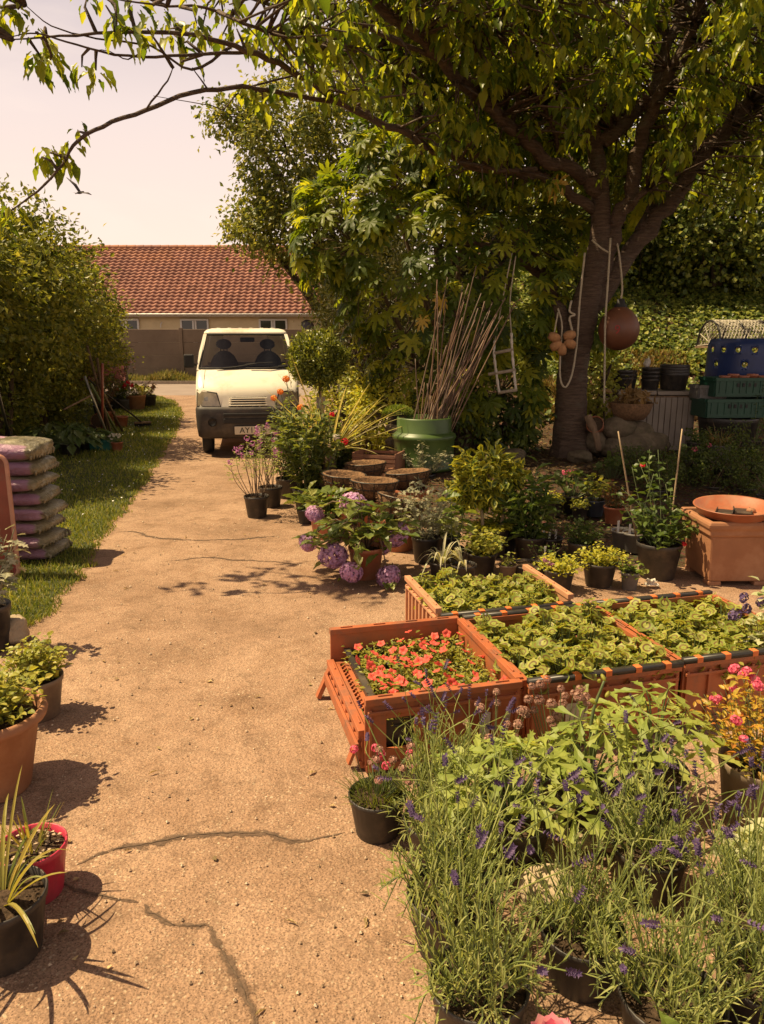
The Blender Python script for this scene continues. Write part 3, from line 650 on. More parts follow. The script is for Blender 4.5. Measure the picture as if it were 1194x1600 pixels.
mb.loft([ring(z, w, y0, YR-.04-.1*(z-1.75)/.1) for z, w, y0 in prof])
for x in np.linspace(-.42, .42, 6): mb.box((x, 2.2, 1.855), (.05, 1.8, .022))
mb.build('roof', M['vanwhite'], van, True, bevel=.004)
for s in (-1, 1):
    mb = MB(); mb.loft([[(s*.735, .50, 1.24), (s*.675, .50, 1.24), (s*.675, .60, 1.24), (s*.735, .60, 1.24)], [(s*.70, .72, 1.5), (s*.645, .72, 1.5), (s*.645, .80, 1.5), (s*.70, .82, 1.5)], [(s*.635, .96, 1.765), (s*.585, .96, 1.765), (s*.585, 1.05, 1.765), (s*.635, 1.06, 1.765)]])
    mb.add([(s*.735, .55, 1.245), (s*.735, 3.2, 1.245), (s*.635, 3.15, 1.76), (s*.635, 1.0, 1.76)], [(0, 1, 2, 3)])
    mb.build('side_panel', M['vanwhite'], van)
    def sp(y, z, o=.006): return (s*(.735-.1*(z-1.245)/.515+o), y, z)
    g = MB(); g.add([sp(.72, 1.28), sp(1.35, 1.28), sp(1.35, 1.68), sp(1.05, 1.68), sp(.82, 1.45)], [(0, 1, 2, 3, 4)]); g.add([sp(1.5, 1.28), sp(3.0, 1.28), sp(2.95, 1.68), sp(1.5, 1.68)], [(0, 1, 2, 3)]); g.build('side_window', M['darkglass'], van)
mb = MB(); zt, zb_ = 1.757, 1.245
for a, b in (((-.735, 3.2), (-.45, 3.2)), ((.45, 3.2), (.735, 3.2))):
    mb.add([(a[0], 3.2, zb_), (b[0], 3.2, zb_), (b[0]*.9, 3.17, zt), (a[0]*.88, 3.17, zt)], [(0, 1, 2, 3)])
mb.build('rear_pillars', M['vanwhite'], van)
mb = MB(); gxs = np.linspace(-1, 1, 9); rows = []
for t_ in (0, .5, 1):
    z = 1.262+t_*(1.757-1.262); hw = .695+t_*(.60-.695); y0 = .44+t_*(.93-.44)
    rows.append([(x*hw, y0+bow(x*hw)*.9, z) for x in gxs])
n = 9; i = (np.arange(2)*n)[:, None]; j = np.arange(n-1)[None]
mb.add(rows, np.stack([i+j, i+j+1, i+n+j+1, i+n+j], -1).reshape(-1, 4)); ws = mb.build('windscreen', M['windscreen'], van, True)
fr = MB(); loop = rows[0]+[rows[1][-1]]+rows[2][::-1]+[rows[1][0], rows[0][0]]
fr.tube([(p[0], p[1]-.004, p[2]) for p in loop], .017, 6); fr.build('rubber_seal', M['rubber'], ws, True)
for a, b in (((-.45, .42, 1.262), (.13, .462, 1.335)), ((.05, .40, 1.262), (.60, .49, 1.30))):
    w = MB(); w.tube([a, ((a[0]+b[0])/2, a[1]+.005, (a[2]+b[2])/2-.01), b], .009, 5); c_ = Vector(b); d_ = Vector((-.28, -.02, -.012)); w.tube([c_-d_*.9, c_+d_*.5], .007, 5); w.build('wiper', M['rubber'], van)
def patch(corners, proud, nu=8, nv=5, thick=.02):    # corners (x,z): bl, br, tr, tl on the front skin
    bl, br, tr, tl = [np.array(q) for q in corners]; mb = MB(); f = []; bk = []
    for iv in range(nv):
        for iu in range(nu):
            s_, t_ = iu/(nu-1), iv/(nv-1); p = (bl*(1-s_)+br*s_)*(1-t_)+(tl*(1-s_)+tr*s_)*t_
            e = min(1, 4*min(s_, 1-s_), 3*min(t_, 1-t_))
            f.append((p[0], yf(p[1])+bow(p[0])-proud*(.35+.65*e), p[1])); bk.append((p[0], yf(p[1])+bow(p[0])+thick, p[1]))
    i = (np.arange(nv-1)*nu)[:, None]; j = np.arange(nu-1)[None]
    mb.add(f, np.stack([i+j, i+j+1, i+nu+j+1, i+nu+j], -1).reshape(-1, 4)); return mb
for s in (-1, 1):
    q = [(-.725, .745), (-.40, .742), (-.45, .92), (-.715, .965)]
    o = [(-.738, .733), (-.385, .728), (-.437, .935), (-.728, .98)]
    if s > 0: q = [(-q[1][0], q[1][1]), (-q[0][0], q[0][1]), (-q[3][0], q[3][1]), (-q[2][0], q[2][1])]; o = [(-o[1][0], o[1][1]), (-o[0][0], o[0][1]), (-o[3][0], o[3][1]), (-o[2][0], o[2][1])]
    h = patch(o, .006).build('headlight', M['rubber'], van, True)
    patch(q, .014).build('lens', M['lens'], h, True)
    patch([(s*.60-.05, .79), (s*.60+.05, .79), (s*.60+.05, .9), (s*.60-.05, .9)], .016).build('bulb_reflector', M['steel'], h, True)
patch([(-.385, .72), (.385, .72), (.35, .885), (-.35, .885)], .006).build('grille', M['vanwhite'], van, True)
gb = MB()
for z in (.755, .79, .825, .855):
    gb.tube([(x, yf(z)+bow(x)-.014, z) for x in np.linspace(-.27, .27, 7)], .009, 5)
gl = MB(); patch_ = patch([(-.285, .735), (.285, .735), (.265, .872), (-.265, .872)], .009); patch_.build('grille_opening', M['rubber'], van, True); gb.build('grille_bars', M['vanwhite'], van)
mb = MB()
bz = [(.27, .70, .10), (.30, .735, .035), (.42, .75, .0), (.60, .757, -.012), (.69, .757, -.012), (.725, .75, .0), (.735, .735, .03)]
mb.loft([ring(z, w, y0-.03, 1.0, 0, .13) for z, w, y0 in bz]); bp = mb.build('bumper', M['bumper'], van, True)
yb = lambda z: float(np.interp(z, [q[0] for q in bz], [q[2]-.03 for q in bz]))
for (x0_, x1_, z0_, z1_) in ((-.36, .36, .60, .645), (-.36, .36, .50, .57)):
    s_ = MB(); s_.box(((x0_+x1_)/2, yb(.57)-.002, (z0_+z1_)/2), (x1_-x0_, .03, z1_-z0_)); s_.build('air_slot', M['rubber'], bp, bevel=.008)
for s in (-1, 1):
    f = MB(); f.lathe([(.001, 0), (.05, 0), (.055, .01), (.06, .02)], 16, c=(s*.52, yb(.5)+.012, .52), M=Matrix.Rotation(PI/2, 3, 'X')); f.build('fog_lamp_recess', M['rubber'], bp, True)
pl = MB(); pl.box((.05, -.06, .40), (.52, .012, .115)); plate = pl.build('number_plate', mat('plate_white', (.62, .56, .44), .4, var=.05), van, bevel=.004)
tx = link('plate_text', textmesh('AY12 J5', .115), plate, (.05, -.068, .398)); tx.rotation_euler = (PI/2, 0, 0); tx.data.materials.append(M['rubber'])
for s in (-1, 1):
    for y in (.62, 2.65):
        w = MB(); Q = Matrix.Rotation(PI/2, 3, 'Y')
        w.lathe([(.17, -.07), (.25, -.08), (.275, -.06), (.28, 0), (.275, .06), (.25, .08), (.17, .07)], 28, c=(s*.62, y, .28), M=Q); tw = w.build('wheel', M['rubber'], van, True)
        w = MB(); w.lathe([(.001, -.05), (.06, -.055), (.13, -.04), (.175, -.065), (.175, .065), (.13, .04), (.06, .055), (.001, .05)], 24, c=(s*.62, y, .28), M=Q); w.build('rim', M['steel'], tw, True)
    mr_ = MB(); mr_.box((s*.845, .62, 1.37), (.15, .07, .20)); mo = mr_.build('wing_mirror', M['rubber'], van, bevel=.025)
    mr_ = MB(); mr_.tube([(s*.80, .63, 1.33), (s*.72, .66, 1.30)], .018, 6); mr_.build('mirror_arm', M['rubber'], mo)
db = MB(); db.box((0, .80, 1.25), (1.36, .5, .05)); db.tube([(x, .60+bow(x), 1.275) for x in np.linspace(-.62, .62, 9)], .03, 6); db.build('dashboard', M['seat'], van, bevel=.01)
for s in (-.36, .34):
    q = MB(); q.ball((s, 1.55, 1.22), (.23, .08, .30), M=Matrix.Rotation(R(-10), 3, 'X')); so_ = q.build('seat', M['seat'], van, True)
    q = MB(); q.ball((s, 1.62, 1.61), (.125, .06, .085)); q.tube([(s-.05, 1.6, 1.45), (s-.05, 1.62, 1.6)], .01); q.tube([(s+.05, 1.6, 1.45), (s+.05, 1.62, 1.6)], .01); q.build('headrest', M['seat'], so_, True)
th = np.linspace(0, 2*PI, 25); q = MB(); q.tube([(-.36+.18*math.cos(a)*-1 if False else .34+.18*math.cos(a), 1.02+.07*math.sin(a), 1.33+.16*math.sin(a)) for a in th], .014, 6, caps=False); q.build('steering_wheel', M['rubber'], van, True)
q = MB(); q.box((.02, .98, 1.68), (.22, .03, .07)); q.build('rear_view_mirror', M['seat'], van, bevel=.015)
q = MB(); q.box((.02, .70, 1.287), (.2, .12, .012), rz=.2); q.box((.2, .72, 1.289), (.14, .1, .008), rz=-.3); q.build('dashboard_papers', M['white_tag'], van)
q = MB(); q.box((0, 2.2, 1.24), (1.3, .04, .14)); q.build('bulkhead', mat('grey_lining', (.38, .33, .26), .8), van)
q = MB(); q.tube([(-.63, yf(1.0)+bow(.63)-.002, 1.0), (-.62, yf(1.12)+bow(.62)-.003, 1.12), (-.61, yf(1.24)+bow(.61), 1.24)], .004, 4); q.tube([(.63, yf(1.0)+bow(.63)-.002, 1.0), (.62, yf(1.12)+bow(.62)-.003, 1.12), (.61, yf(1.24)+bow(.61), 1.24)], .004, 4); q.build('bonnet_seam', M['bumper'], van)

# ------------------------------------------------------------------ cherry tree with the hanging tackle
m, nt, b = newmat('cherry_bark'); v = coord(nt)
mp = N(nt, 'ShaderNodeMapping'); mp.inputs['Scale'].default_value = (1, 1, 7); nt.links.new(v, mp.inputs['Vector'])
n1 = noise(nt, mp.outputs[0], 7, 7, .7, .5); n2 = noise(nt, v, 5, 6, .7)
c = ramp(nt, n1, [(.3, (.05, .032, .021)), (.5, (.12, .074, .048)), (.7, (.20, .13, .086))])
c = mixc(nt, ramp(nt, n2, [(.55, (0, 0, 0)), (.7, (.7, .7, .7))]), c, (.16, .14, .095)); nt.links.new(c, b.inputs['Base Color']); b.inputs['Roughness'].default_value = .8; bump(nt, b, n1, 1, .06)
M['cherry_bark'] = m
T0 = Vector((2.33, 9.25, .24)); YT = 9.25
cherry = thing('cherry_tree', 'spreading cherry tree with ringed trunk hung with ropes, shading the right of the garden', 'tree', T0)
CO = T0
def rel(q): return tuple(Vector(q)-CO)
def limb(px, r, n=4, sides=8):
    pts = [P(u, v, Y) for u, v, Y in px]; c = curve(pts, n)
    return c, np.interp(np.linspace(0, 1, len(c)), np.linspace(0, 1, len(r)), r)
LIMBS = [
 ([(893, 722, 9.25), (892, 640, 9.25), (896, 570, 9.25), (908, 505, 9.25), (926, 430, 9.22), (937, 370, 9.2), (938, 300, 9.2), (928, 220, 9.2), (908, 120, 9.2), (893, 30, 9.2), (885, -90, 9.2)], [.235, .195, .18, .185, .135, .115, .105, .09, .08, .068, .045]),
 ([(903, 560, 9.25), (880, 500, 9.3), (852, 440, 9.45), (812, 385, 9.6), (770, 340, 9.7)], [.12, .09, .075, .06, .04]),
 ([(936, 300, 9.2), (910, 272, 9.0), (878, 258, 8.8), (835, 231, 8.5), (790, 192, 8.2), (742, 152, 7.9), (702, 108, 7.6), (660, 66, 7.3), (612, 22, 7.0), (540, -40, 6.6)], [.09, .075, .07, .066, .062, .058, .055, .05, .045, .03]),
 ([(935, 230, 9.2), (962, 206, 9.2), (995, 172, 9.3), (1015, 150, 9.3), (1050, 60, 9.4), (1080, -30, 9.5)], [.10, .085, .08, .075, .06, .04]),
 ([(930, 440, 9.25), (962, 352, 9.2), (985, 310, 9.1), (1000, 225, 9.0), (1040, 135, 8.8), (1080, 40, 8.6), (1110, -50, 8.4)], [.13, .095, .085, .08, .07, .06, .04]),
 ([(925, 480, 9.3), (985, 395, 9.4), (1040, 325, 9.5), (1092, 250, 9.6), (1150, 182, 9.6), (1230, 100, 9.6)], [.14, .11, .10, .095, .085, .06]),
 ([(1005, 365, 9.45), (1050, 265, 9.9), (1110, 165, 10.2), (1150, 90, 10.4), (1190, 0, 10.6)], [.10, .09, .08, .07, .05]),
 ([(960, 350, 9.2), (985, 320, 9.0), (1010, 297, 8.9)], [.05, .04, .035]),
 # long low limbs reaching forward and left, over the path
 ([(930, 330, 9.2), (860, 280, 8.9), (780, 268, 8.5), (690, 240, 8.0), (600, 192, 7.4), (530, 160, 6.9), (470, 118, 6.4), (400, 85, 6.0), (330, 62, 5.7), (240, 50, 5.4), (120, 55, 5.1), (20, 62, 5.0)], [0.062, 0.0527, 0.0465, 0.0403, 0.0341, 0.0279, 0.0248, 0.0211, 0.0161, 0.0124, 0.0081, 0.0037]),
 ([(560, 168, 7.1), (470, 150, 6.5), (380, 136, 6.0), (300, 145, 5.6), (228, 172, 5.3), (160, 196, 5.1), (120, 222, 5.0), (98, 256, 4.95), (60, 298, 4.9), (8, 335, 4.9)], [0.0217, 0.0186, 0.0161, 0.0149, 0.0136, 0.0124, 0.0105, 0.0087, 0.0068, 0.0037]),
 ([(545, 100, 6.6), (470, 60, 6.2), (400, 45, 5.8), (320, 12, 5.5), (240, 8, 5.2), (140, -10, 5)], [0.0186, 0.0161, 0.0124, 0.0093, 0.0062, 0.0031]),
 ([(700, 100, 7.6), (610, 60, 7.1), (520, 20, 6.6), (430, 10, 6.2), (350, -20, 5.9)], [0.0248, 0.0217, 0.0186, 0.0149, 0.0093]),
 ([(228, 172, 5.3), (262, 125, 5.25), (270, 105, 5.2)], [0.0068, 0.005, 0.0025]), ([(325, 140, 5.7), (300, 105, 5.65)], [0.0074, 0.0031]),
 ([(400, 80, 6.0), (290, 85, 5.6), (200, 88, 5.3), (120, 70, 5.1), (60, 52, 5.0), (15, 58, 4.95)], [0.0136, 0.0099, 0.0081, 0.0062, 0.005, 0.0025]),
 ([(360, 72, 5.9), (300, 110, 5.6), (235, 72, 5.4), (150, 60, 5.2), (80, 40, 5.05), (40, 8, 5)], [0.0112, 0.0087, 0.0068, 0.0056, 0.0043, 0.0025]),
 ([(230, 75, 5.4), (200, 92, 5.3), (170, 80, 5.2), (150, 78, 5.2)], [0.0056, 0.0043, 0.0031, 0.0019]),
 ([(460, 118, 6.4), (380, 140, 6.1), (350, 170, 5.9), (330, 165, 5.8), (240, 150, 5.5)], [0.0087, 0.0062, 0.005, 0.0037, 0.0019]),
 ([(850, 440, 9.4), (800, 400, 9.4), (740, 380, 9.3), (690, 390, 9.2)], [.06, .045, .03, .015]),
 ([(835, 262, 8.6), (800, 268, 8.4), (760, 262, 8.2), (720, 254, 8.0)], [.028, .022, .018, .01]), ([(872, 240, 8.8), (868, 210, 8.7), (850, 170, 8.6), (812, 145, 8.5), (790, 160, 8.4)], [.02, .024, .022, .018, .01]),
 ([(690, 190, 8.0), (630, 90, 7.8), (600, 30, 7.6)], [.03, .025, .015]), ([(660, 240, 8.1), (640, 150, 8.1), (560, 60, 8.1), (500, -20, 8)], [.04, .035, .03, .02]),
 ([(800, 200, 8.4), (815, 110, 8.3), (808, 20, 8.2)], [.03, .022, .015]), ([(700, 110, 7.7), (760, 60, 7.6), (800, -10, 7.5)], [.03, .022, .015]),
]
tr = MB(); NODES = []; TW = MB()
wf2 = wobf(8, .05, 4)
for k, (px, r) in enumerate(LIMBS):
    c, rr = limb(px, r, 6 if k == 0 else 4)
    if k: c = [q+Vector(rng.normal(0, min(.02, rr[i_]*.35), 3)) for i_, q in enumerate(c)]
    if k == 0:
        c[0].z -= .1
        for i_, q in enumerate(c): rr[i_] *= 1+.04*math.sin(i_*2.1)
    s0 = tr.n; tr.tube([rel(q) for q in c], rr, 16 if k < 2 else 8)
    if k == 0:                                # buttressed foot
        vv = tr.V[-1]; hz = vv[:, 2]; an = np.arctan2(vv[:, 1], vv[:, 0]); f = np.clip(1-hz/.5, 0, 1)**2*.28*(np.sin(an*5)+.4)
        vv[:, 0] *= 1+f; vv[:, 1] *= 1+f
    if k > 0: NODES += [(tuple(q), rr[i_]) for i_, q in enumerate(c) if i_ > 2]
tr.build('trunk', M['cherry_bark'], cherry, True)
CL = leafmat('cherry_leaf', [(.055, .095, .014), (.105, .155, .02), (.19, .235, .03), (.30, .32, .038), (.23, .26, .034)], .55, .36, (2.1, 1.9, .6), .4)
NP = np.array([q for q, r in NODES])
# leaf clusters: on the twigs of the limbs, plus through the crown above
cl = []
p1 = NP[rng.integers(len(NP), size=2600)]+rng.normal(0, .38, (2600, 3))+np.array((0, 0, .1)); cl.append(p1)
L_ = [(2.6, 8.6, 5.6, 3.4, 3.0, 1.5), (1.4, 7.4, 5.0, 2.2, 1.8, 1.1), (4.6, 9.0, 5.0, 2.2, 2.4, 1.5), (.4, 7.6, 4.9, 1.5, 1.3, .8), (3.4, 6.6, 4.5, 1.9, 1.2, .8), (2.0, 9.6, 5.3, 2.2, 1.2, 1.3), (4.8, 10.6, 4.4, 1.8, 1.4, 1.2), (1.3, 9.3, 4.5, 1.6, 1.0, .8), (1.2, 8.0, 3.9, 1.5, 1.1, .7), (3.2, 8.6, 3.9, 1.7, 1.2, .8), (4.6, 8.2, 4.0, 1.4, 1.6, .8)]
for l in L_:
    n = int(620*l[3]*l[4]/8); q = sphere_dirs(n)*rng.random((n, 1))**.4*np.array(l[3:])+np.array(l[:3]); cl.append(q)
cl = np.concatenate(cl); u, v, dep = proj(cl)
bound = np.interp(u, [-200, 0, 150, 300, 380, 450, 520, 600, 700, 800, 900, 1000, 1100, 1300], [30, 40, 60, 70, 60, 125, 160, 225, 300, 320, 290, 300, 340, 340])
ok = (dep > 3.5)&((v < bound-rng.exponential(18, len(v)))|(u > 1215)|(u < -40)&(v < 60))&(cl[:, 2] > 2.6)
sparse = (u < 470)&(rng.random(len(u)) > .10+.5*np.clip((u-380)/90, 0, 1)); ok &= ~sparse; ok &= ~((cl[:, 1] < 5.6)&(cl[:, 0] > .3))
hole = (np.sin(cl[:, 0]*3.1+cl[:, 2]*2)+np.sin(cl[:, 1]*2.7+cl[:, 2]*3.3) > 1.45); ok &= ~hole
rel_ = np.array((-.6, 9.5, 3.1))-cl; sdn = -np.array(sd); along = (rel_*sdn).sum(1); dist_ = np.linalg.norm(rel_-along[:, None]*sdn, axis=1)
ok &= ~((along > 0)&(dist_ < 1.25)&(cl[:, 2] > 3.2))              # an open gap in the crown lets the sun onto the palmate shrub
u, v, dep = proj(cl)
for li in (2, 3, 4, 5, 19, 20):                                  # the inner limbs are bare: no leaf clusters grow right along them
    c_, r_ = limb(LIMBS[li][0], LIMBS[li][1], 4); pu, pv, pd = proj(np.array([tuple(q) for q in c_]))
    dd = np.hypot(u[:, None]-pu, v[:, None]-pv); ok &= ~((dd.min(1) < 26)&(dep < pd[dd.argmin(1)]+.1)&(dep > pd[dd.argmin(1)]-3))
cl = cl[ok]
hand = [(75, 238, 5.0), (88, 244, 5.0), (122, 205, 5.1), (65, 245, 4.95), (112, 232, 5.0), (20, 328, 4.9), (5, 335, 4.9), (68, 95, 5.2), (78, 98, 5.2), (128, 105, 5.2), (60, 105, 5.2), (150, 110, 5.25), (75, 62, 5.2), (82, 72, 5.3), (28, 15, 5), (55, 50, 5), (5, 20, 5), (190, 40, 5.3), (250, 15, 5.4), (135, 0, 5.2), (165, 8, 5.2), (265, 45, 5.6), (278, 70, 5.8), (272, 55, 5.7), (315, 50, 6), (300, 88, 6), (350, 30, 6), (345, 60, 6.2), (388, 65, 6.2), (375, 140, 6.1), (395, 150, 6.1), (385, 145, 6.0), (410, 160, 6.2), (430, 140, 6.3), (370, 45, 6), (335, 12, 6), (212, 10, 5.4), (730, 210, 7.6), (705, 215, 7.6), (690, 232, 7.5), (675, 235, 7.5), (945, 110, 7.5), (960, 130, 7.4), (940, 125, 7.4), (890, 180, 8), (880, 175, 8), (985, 120, 7.6), (860, 60, 7.6), (920, 60, 7.4)]
over = [(280, 922), (300, 916), (320, 924), (365, 905), (385, 898), (400, 906), (412, 893), (440, 886), (465, 880), (420, 915), (455, 920), (490, 915), (520, 925), (545, 935), (580, 940), (500, 900)]
zz_ = rng.uniform(3.6, 4.6, len(over)); extra = np.array([tuple(G(u, v)+sd*(z/sd.z)) for (u, v), z in zip(over, zz_)])   # more of the same limb, beyond the left of the frame
cl = np.concatenate([cl, np.array([P(*q) for q in hand]), extra])
mb = MB(); per = 8; q = np.repeat(cl, per, 0); n = len(q)
az = rng.uniform(0, 2*PI, n); out = np.stack([np.cos(az), np.sin(az), np.full(n, 0.)], -1)
d = unit(out*rng.uniform(.3, 1.0, (n, 1))+np.array((0, 0, -1.))*rng.uniform(.15, 1.15, (n, 1)))
q = q+out*.03+np.array((0, 0, 1))*rng.normal(0, .035, (n, 1)); up = unit(out*.7+np.array((0, 0, 1.))+rng.normal(0, .35, (n, 3)))
s = rng.uniform(.45, 1.15, n)*np.repeat(rng.uniform(.75, 1.15, len(cl)), per)*np.where(q[:, 1] < 6.2, .85, 1)
leaves(mb, q-np.array(CO), d, up, .15*s, .07*s*rng.uniform(.8, 1.15, n), FINE); mb.build('crown', CL, cherry, True)
for q in cl[rng.random(len(cl)) < .8]:
    i_ = np.argmin(((NP-q)**2).sum(1)); a = Vector(NP[i_]); q = Vector(q); L = (a-q).length
    if L < 1.5:
        mid = a.lerp(q, .5)+Vector(rng.normal(0, .12*L, 3))+Vector((0, 0, .08*L)); TW.tube([rel(a), rel(mid), rel(q)], [.012+.004*L, .009, .005], 4)
TW.build('twigs', M['cherry_bark'], cherry, True)

# ------------------------------------------------------------------ fatsia: palmate leaves
def palmate(nl=8, cup=-.12):
    V = []; F1 = []; F2 = []; V.append((0, 0, 0))
    for k in range(nl):
        a = (k/(nl-1)-.5)*R(265); L = 1-.35*abs(k/(nl-1)-.5)*2; c, s_ = math.sin(a), math.cos(a); w = .15*L
        def pt(r_, o, z): return (c*r_*L+s_*o, s_*r_*L-c*o, z)
        b0 = len(V); V += [pt(.42, -w*.62, .015), pt(.42, w*.62, .015), pt(.45, 0, -.01), pt(.70, -w, -.05), pt(.70, w, -.05), pt(.72, 0, -.075), pt(1, 0, cup*1.6)]
        F1 += [(0, b0+2, b0), (0, b0+1, b0+2), (b0+3, b0+5, b0+6), (b0+5, b0+4, b0+6)]; F2 += [(b0, b0+2, b0+5, b0+3), (b0+2, b0+1, b0+4, b0+5)]
    for k in range(nl-1): F1.append((0, 1+k*7+1, 1+(k+1)*7))
    return np.array(V), [np.array(F1), np.array(F2)]
PALM = palmate()
FL = leafmat('palmate_leaf', [(.045, .075, .012), (.09, .13, .018), (.18, .22, .025), (.38, .37, .045)], .52, .45, (2.0, 1.85, .5), .3)
YL = leafmat('yellowed_leaf', [(.45, .30, .05), (.55, .38, .08)], .45, .45)
F0 = (.7, 9.75, .25); fat = thing('palmate_shrub', 'huge shrub of glossy hand-shaped leaves, yellow-green on its sunny left, behind the green drum', 'shrub', F0)
fl = [(-.30, 9.6, 2.95, .82, .8, .72), (.45, 9.55, 2.5, 1.0, .9, 1.15), (1.3, 9.7, 2.35, .95, .9, 1.25), (.55, 9.6, 1.45, .75, .65, .95), (1.45, 9.55, 1.05, .65, .5, .7), (.2, 9.8, 3.6, .8, .7, .6), (1.1, 9.9, 3.7, 1.0, .8, .6), (2.0, 10.2, 3.2, .9, .6, .9), (2.8, 10.4, 3.5, .8, .6, .7), (1.6, 10.3, 4.3, 1.0, .6, .6), (2.7, 10.5, 2.3, .6, .5, .9)]
p, nr = lump_points(fl, 7600, .70); k = ~inside(p, fl, .8); p, nr = p[k], nr[k]
k = (nr[:, 1] < .45); p, nr = p[k], nr[k]; n = len(p)
d = unit(nr*.75+np.array((0, 0, -.65))+rng.normal(0, .28, (n, 3))); up = unit(nr*.8+np.array((-.35, 0, .95))+rng.normal(0, .25, (n, 3)))
sz = rng.uniform(.12, .24, n); mb = MB(); leaves(mb, p-np.array(F0), d, up, sz, sz, PALM); mb.build('crown', FL, fat)
mb = MB(); yq = np.array([P(872, 285, 8.75), P(690, 470, 8.7), P(660, 500, 8.7)]); leaves(mb, yq-np.array(F0), np.array([(-.35, -.1, -.9), (.1, -.2, -.9), (-.2, -.2, -.9)]), np.array([(-.5, -.8, .2), (.4, -.8, .3), (-.3, -.9, .3)]), np.array([.26, .2, .16]), np.array([.15, .14, .12]), PALM)
mb.build('yellowed_leaves', YL, fat)
tb = MB()
cand = [(-.3, 9.6, 2.8), (.1, 9.7, 3.4), (.5, 9.6, 2.4), (1.0, 9.8, 3.4), (1.3, 9.7, 2.2), (.55, 9.6, 1.3), (1.5, 9.6, 1.0), (1.7, 9.8, 2.8), (.9, 9.5, 1.9)]
for k, q in enumerate(cand):
    a = Vector((.75+.25*math.sin(k*2), 9.8+.15*math.cos(k*3), .2)); q = Vector(q); tb.tube([rel2 for rel2 in [tuple(x-Vector(F0)) for x in curve([a, a.lerp(q, .35)+Vector((.1, 0, .2)), q])]], np.linspace(.05, .02, 9), 7)
cn = np.array(cand)
for q in p[rng.random(len(p)) < .16]:
    a = Vector(cn[np.argmin(((cn-q)**2).sum(1))]); q = Vector(q); tb.tube([tuple(a-Vector(F0)), tuple(a.lerp(q, .6)+Vector((0, 0, .06))-Vector(F0)), tuple(q-Vector(F0))], [.008, .005, .004], 4)
tb.build('stems', M['woody'], fat, True)

# ------------------------------------------------------------------ bird
bp_ = P(125, 301, 22); bd = MB()
bd.loft([[(x, r*math.cos(a), r*math.sin(a)+z) for a in np.linspace(0, 2*PI, 9)[:-1]] for x, r, z in ((-.16, .004, 0), (-.11, .022, 0), (-.03, .038, 0), (.06, .034, 0), (.11, .024, .008), (.15, .022, .01), (.175, .004, .006))])
for s in (-1, 1):
    bd.loft([[(-.045, s*.025, .01), (.06, s*.025, .01), (.06, s*.025, .02), (-.045, s*.025, .02)], [(-.05, s*.2, .10), (.055, s*.2, .12), (.055, s*.2, .128), (-.05, s*.2, .108)], [(-.12, s*.42, .20), (-.10, s*.42, .205), (-.10, s*.42, .208), (-.12, s*.42, .203)]])
bd.add([(-.14, -.015, 0), (-.14, .015, 0), (-.24, .05, 0), (-.20, 0, .004), (-.24, -.05, 0)], [(0, 1, 2, 3, 4)])
o = bd.build('bird', mat('bird_feathers', (.05, .04, .035), .8), None, True, bp_); o.rotation_euler = (R(35), R(-15), R(70)); tag(o, 'small dark bird gliding in the pale sky over the bungalow', 'bird')
# ------------------------------------------------------------------ plant makers
def disc_tmpl(r0, r1, n=12, scal=.09, cup=.22, notch=True):
    V = []; F = []
    for i in range(n+1):
        a = -PI/2+R(16)+(2*PI-R(32))*i/n if notch else -PI/2+2*PI*i/n
        for r in (r0, r1):
            rr = r*(1+(scal*(-1)**i if r > .8 else 0)); V.append((rr*math.cos(a), rr*math.sin(a), cup*rr*rr*(.6+.4*math.sin(3*a))))
    for i in range(n): F.append((2*i, 2*i+1, 2*i+3, 2*i+2))
    return np.array(V), [np.array(F)]
GER = [disc_tmpl(.02, .42, 12), disc_tmpl(.42, .66, 12), disc_tmpl(.66, 1, 12)]
def cutleaf(n=5, teeth=3):
    V = [(0, 0, 0)]; F = []
    for k in range(n):
        a0 = (k/(n-1)-.5)*R(250); L = 1-.32*abs(k/(n-1)-.5)*2
        prev = None
        def pt(r, o, z=0): return (math.sin(a0)*r*L+math.cos(a0)*o*L, math.cos(a0)*r*L-math.sin(a0)*o*L, z-.18*r*r)
        b = len(V); V += [pt(.35, -.05), pt(.35, .05), pt(.62, -.15, .02), pt(.60, .15, .02), pt(.72, -.07), pt(.72, .07), pt(.9, -.13, .02), pt(.88, .13, .02), pt(.86, -.03), pt(.86, .03), pt(1.05, 0, -.03), pt(.5, 0, -.03)]
        F += [(0, b, b+11), (0, b+11, b+1), (b, b+2, b+11), (b+11, b+3, b+1), (b+11, b+2, b+4), (b+11, b+5, b+3), (b+11, b+4, b+5), (b+4, b+6, b+8), (b+5, b+9, b+7), (b+4, b+8, b+5), (b+5, b+8, b+9), (b+8, b+10, b+9)]
    return np.array(V), [np.array(F)]
CUT = cutleaf()
LOBED = (np.array([(0, 0, 0), (-.18, .3, .05), (-.5, .38, .04), (-.2, .52, .02), (-.45, .7, .0), (-.15, .78, 0), (0, 1, -.1), (.15, .78, 0), (.45, .7, 0), (.2, .52, .02), (.5, .38, .04), (.18, .3, .05), (0, .5, -.03)]),
         [np.array([(0, 12, 1), (1, 12, 2), (2, 12, 3), (3, 12, 4), (4, 12, 5), (5, 12, 6), (6, 12, 7), (7, 12, 8), (8, 12, 9), (9, 12, 10), (10, 12, 11), (11, 12, 0)])])
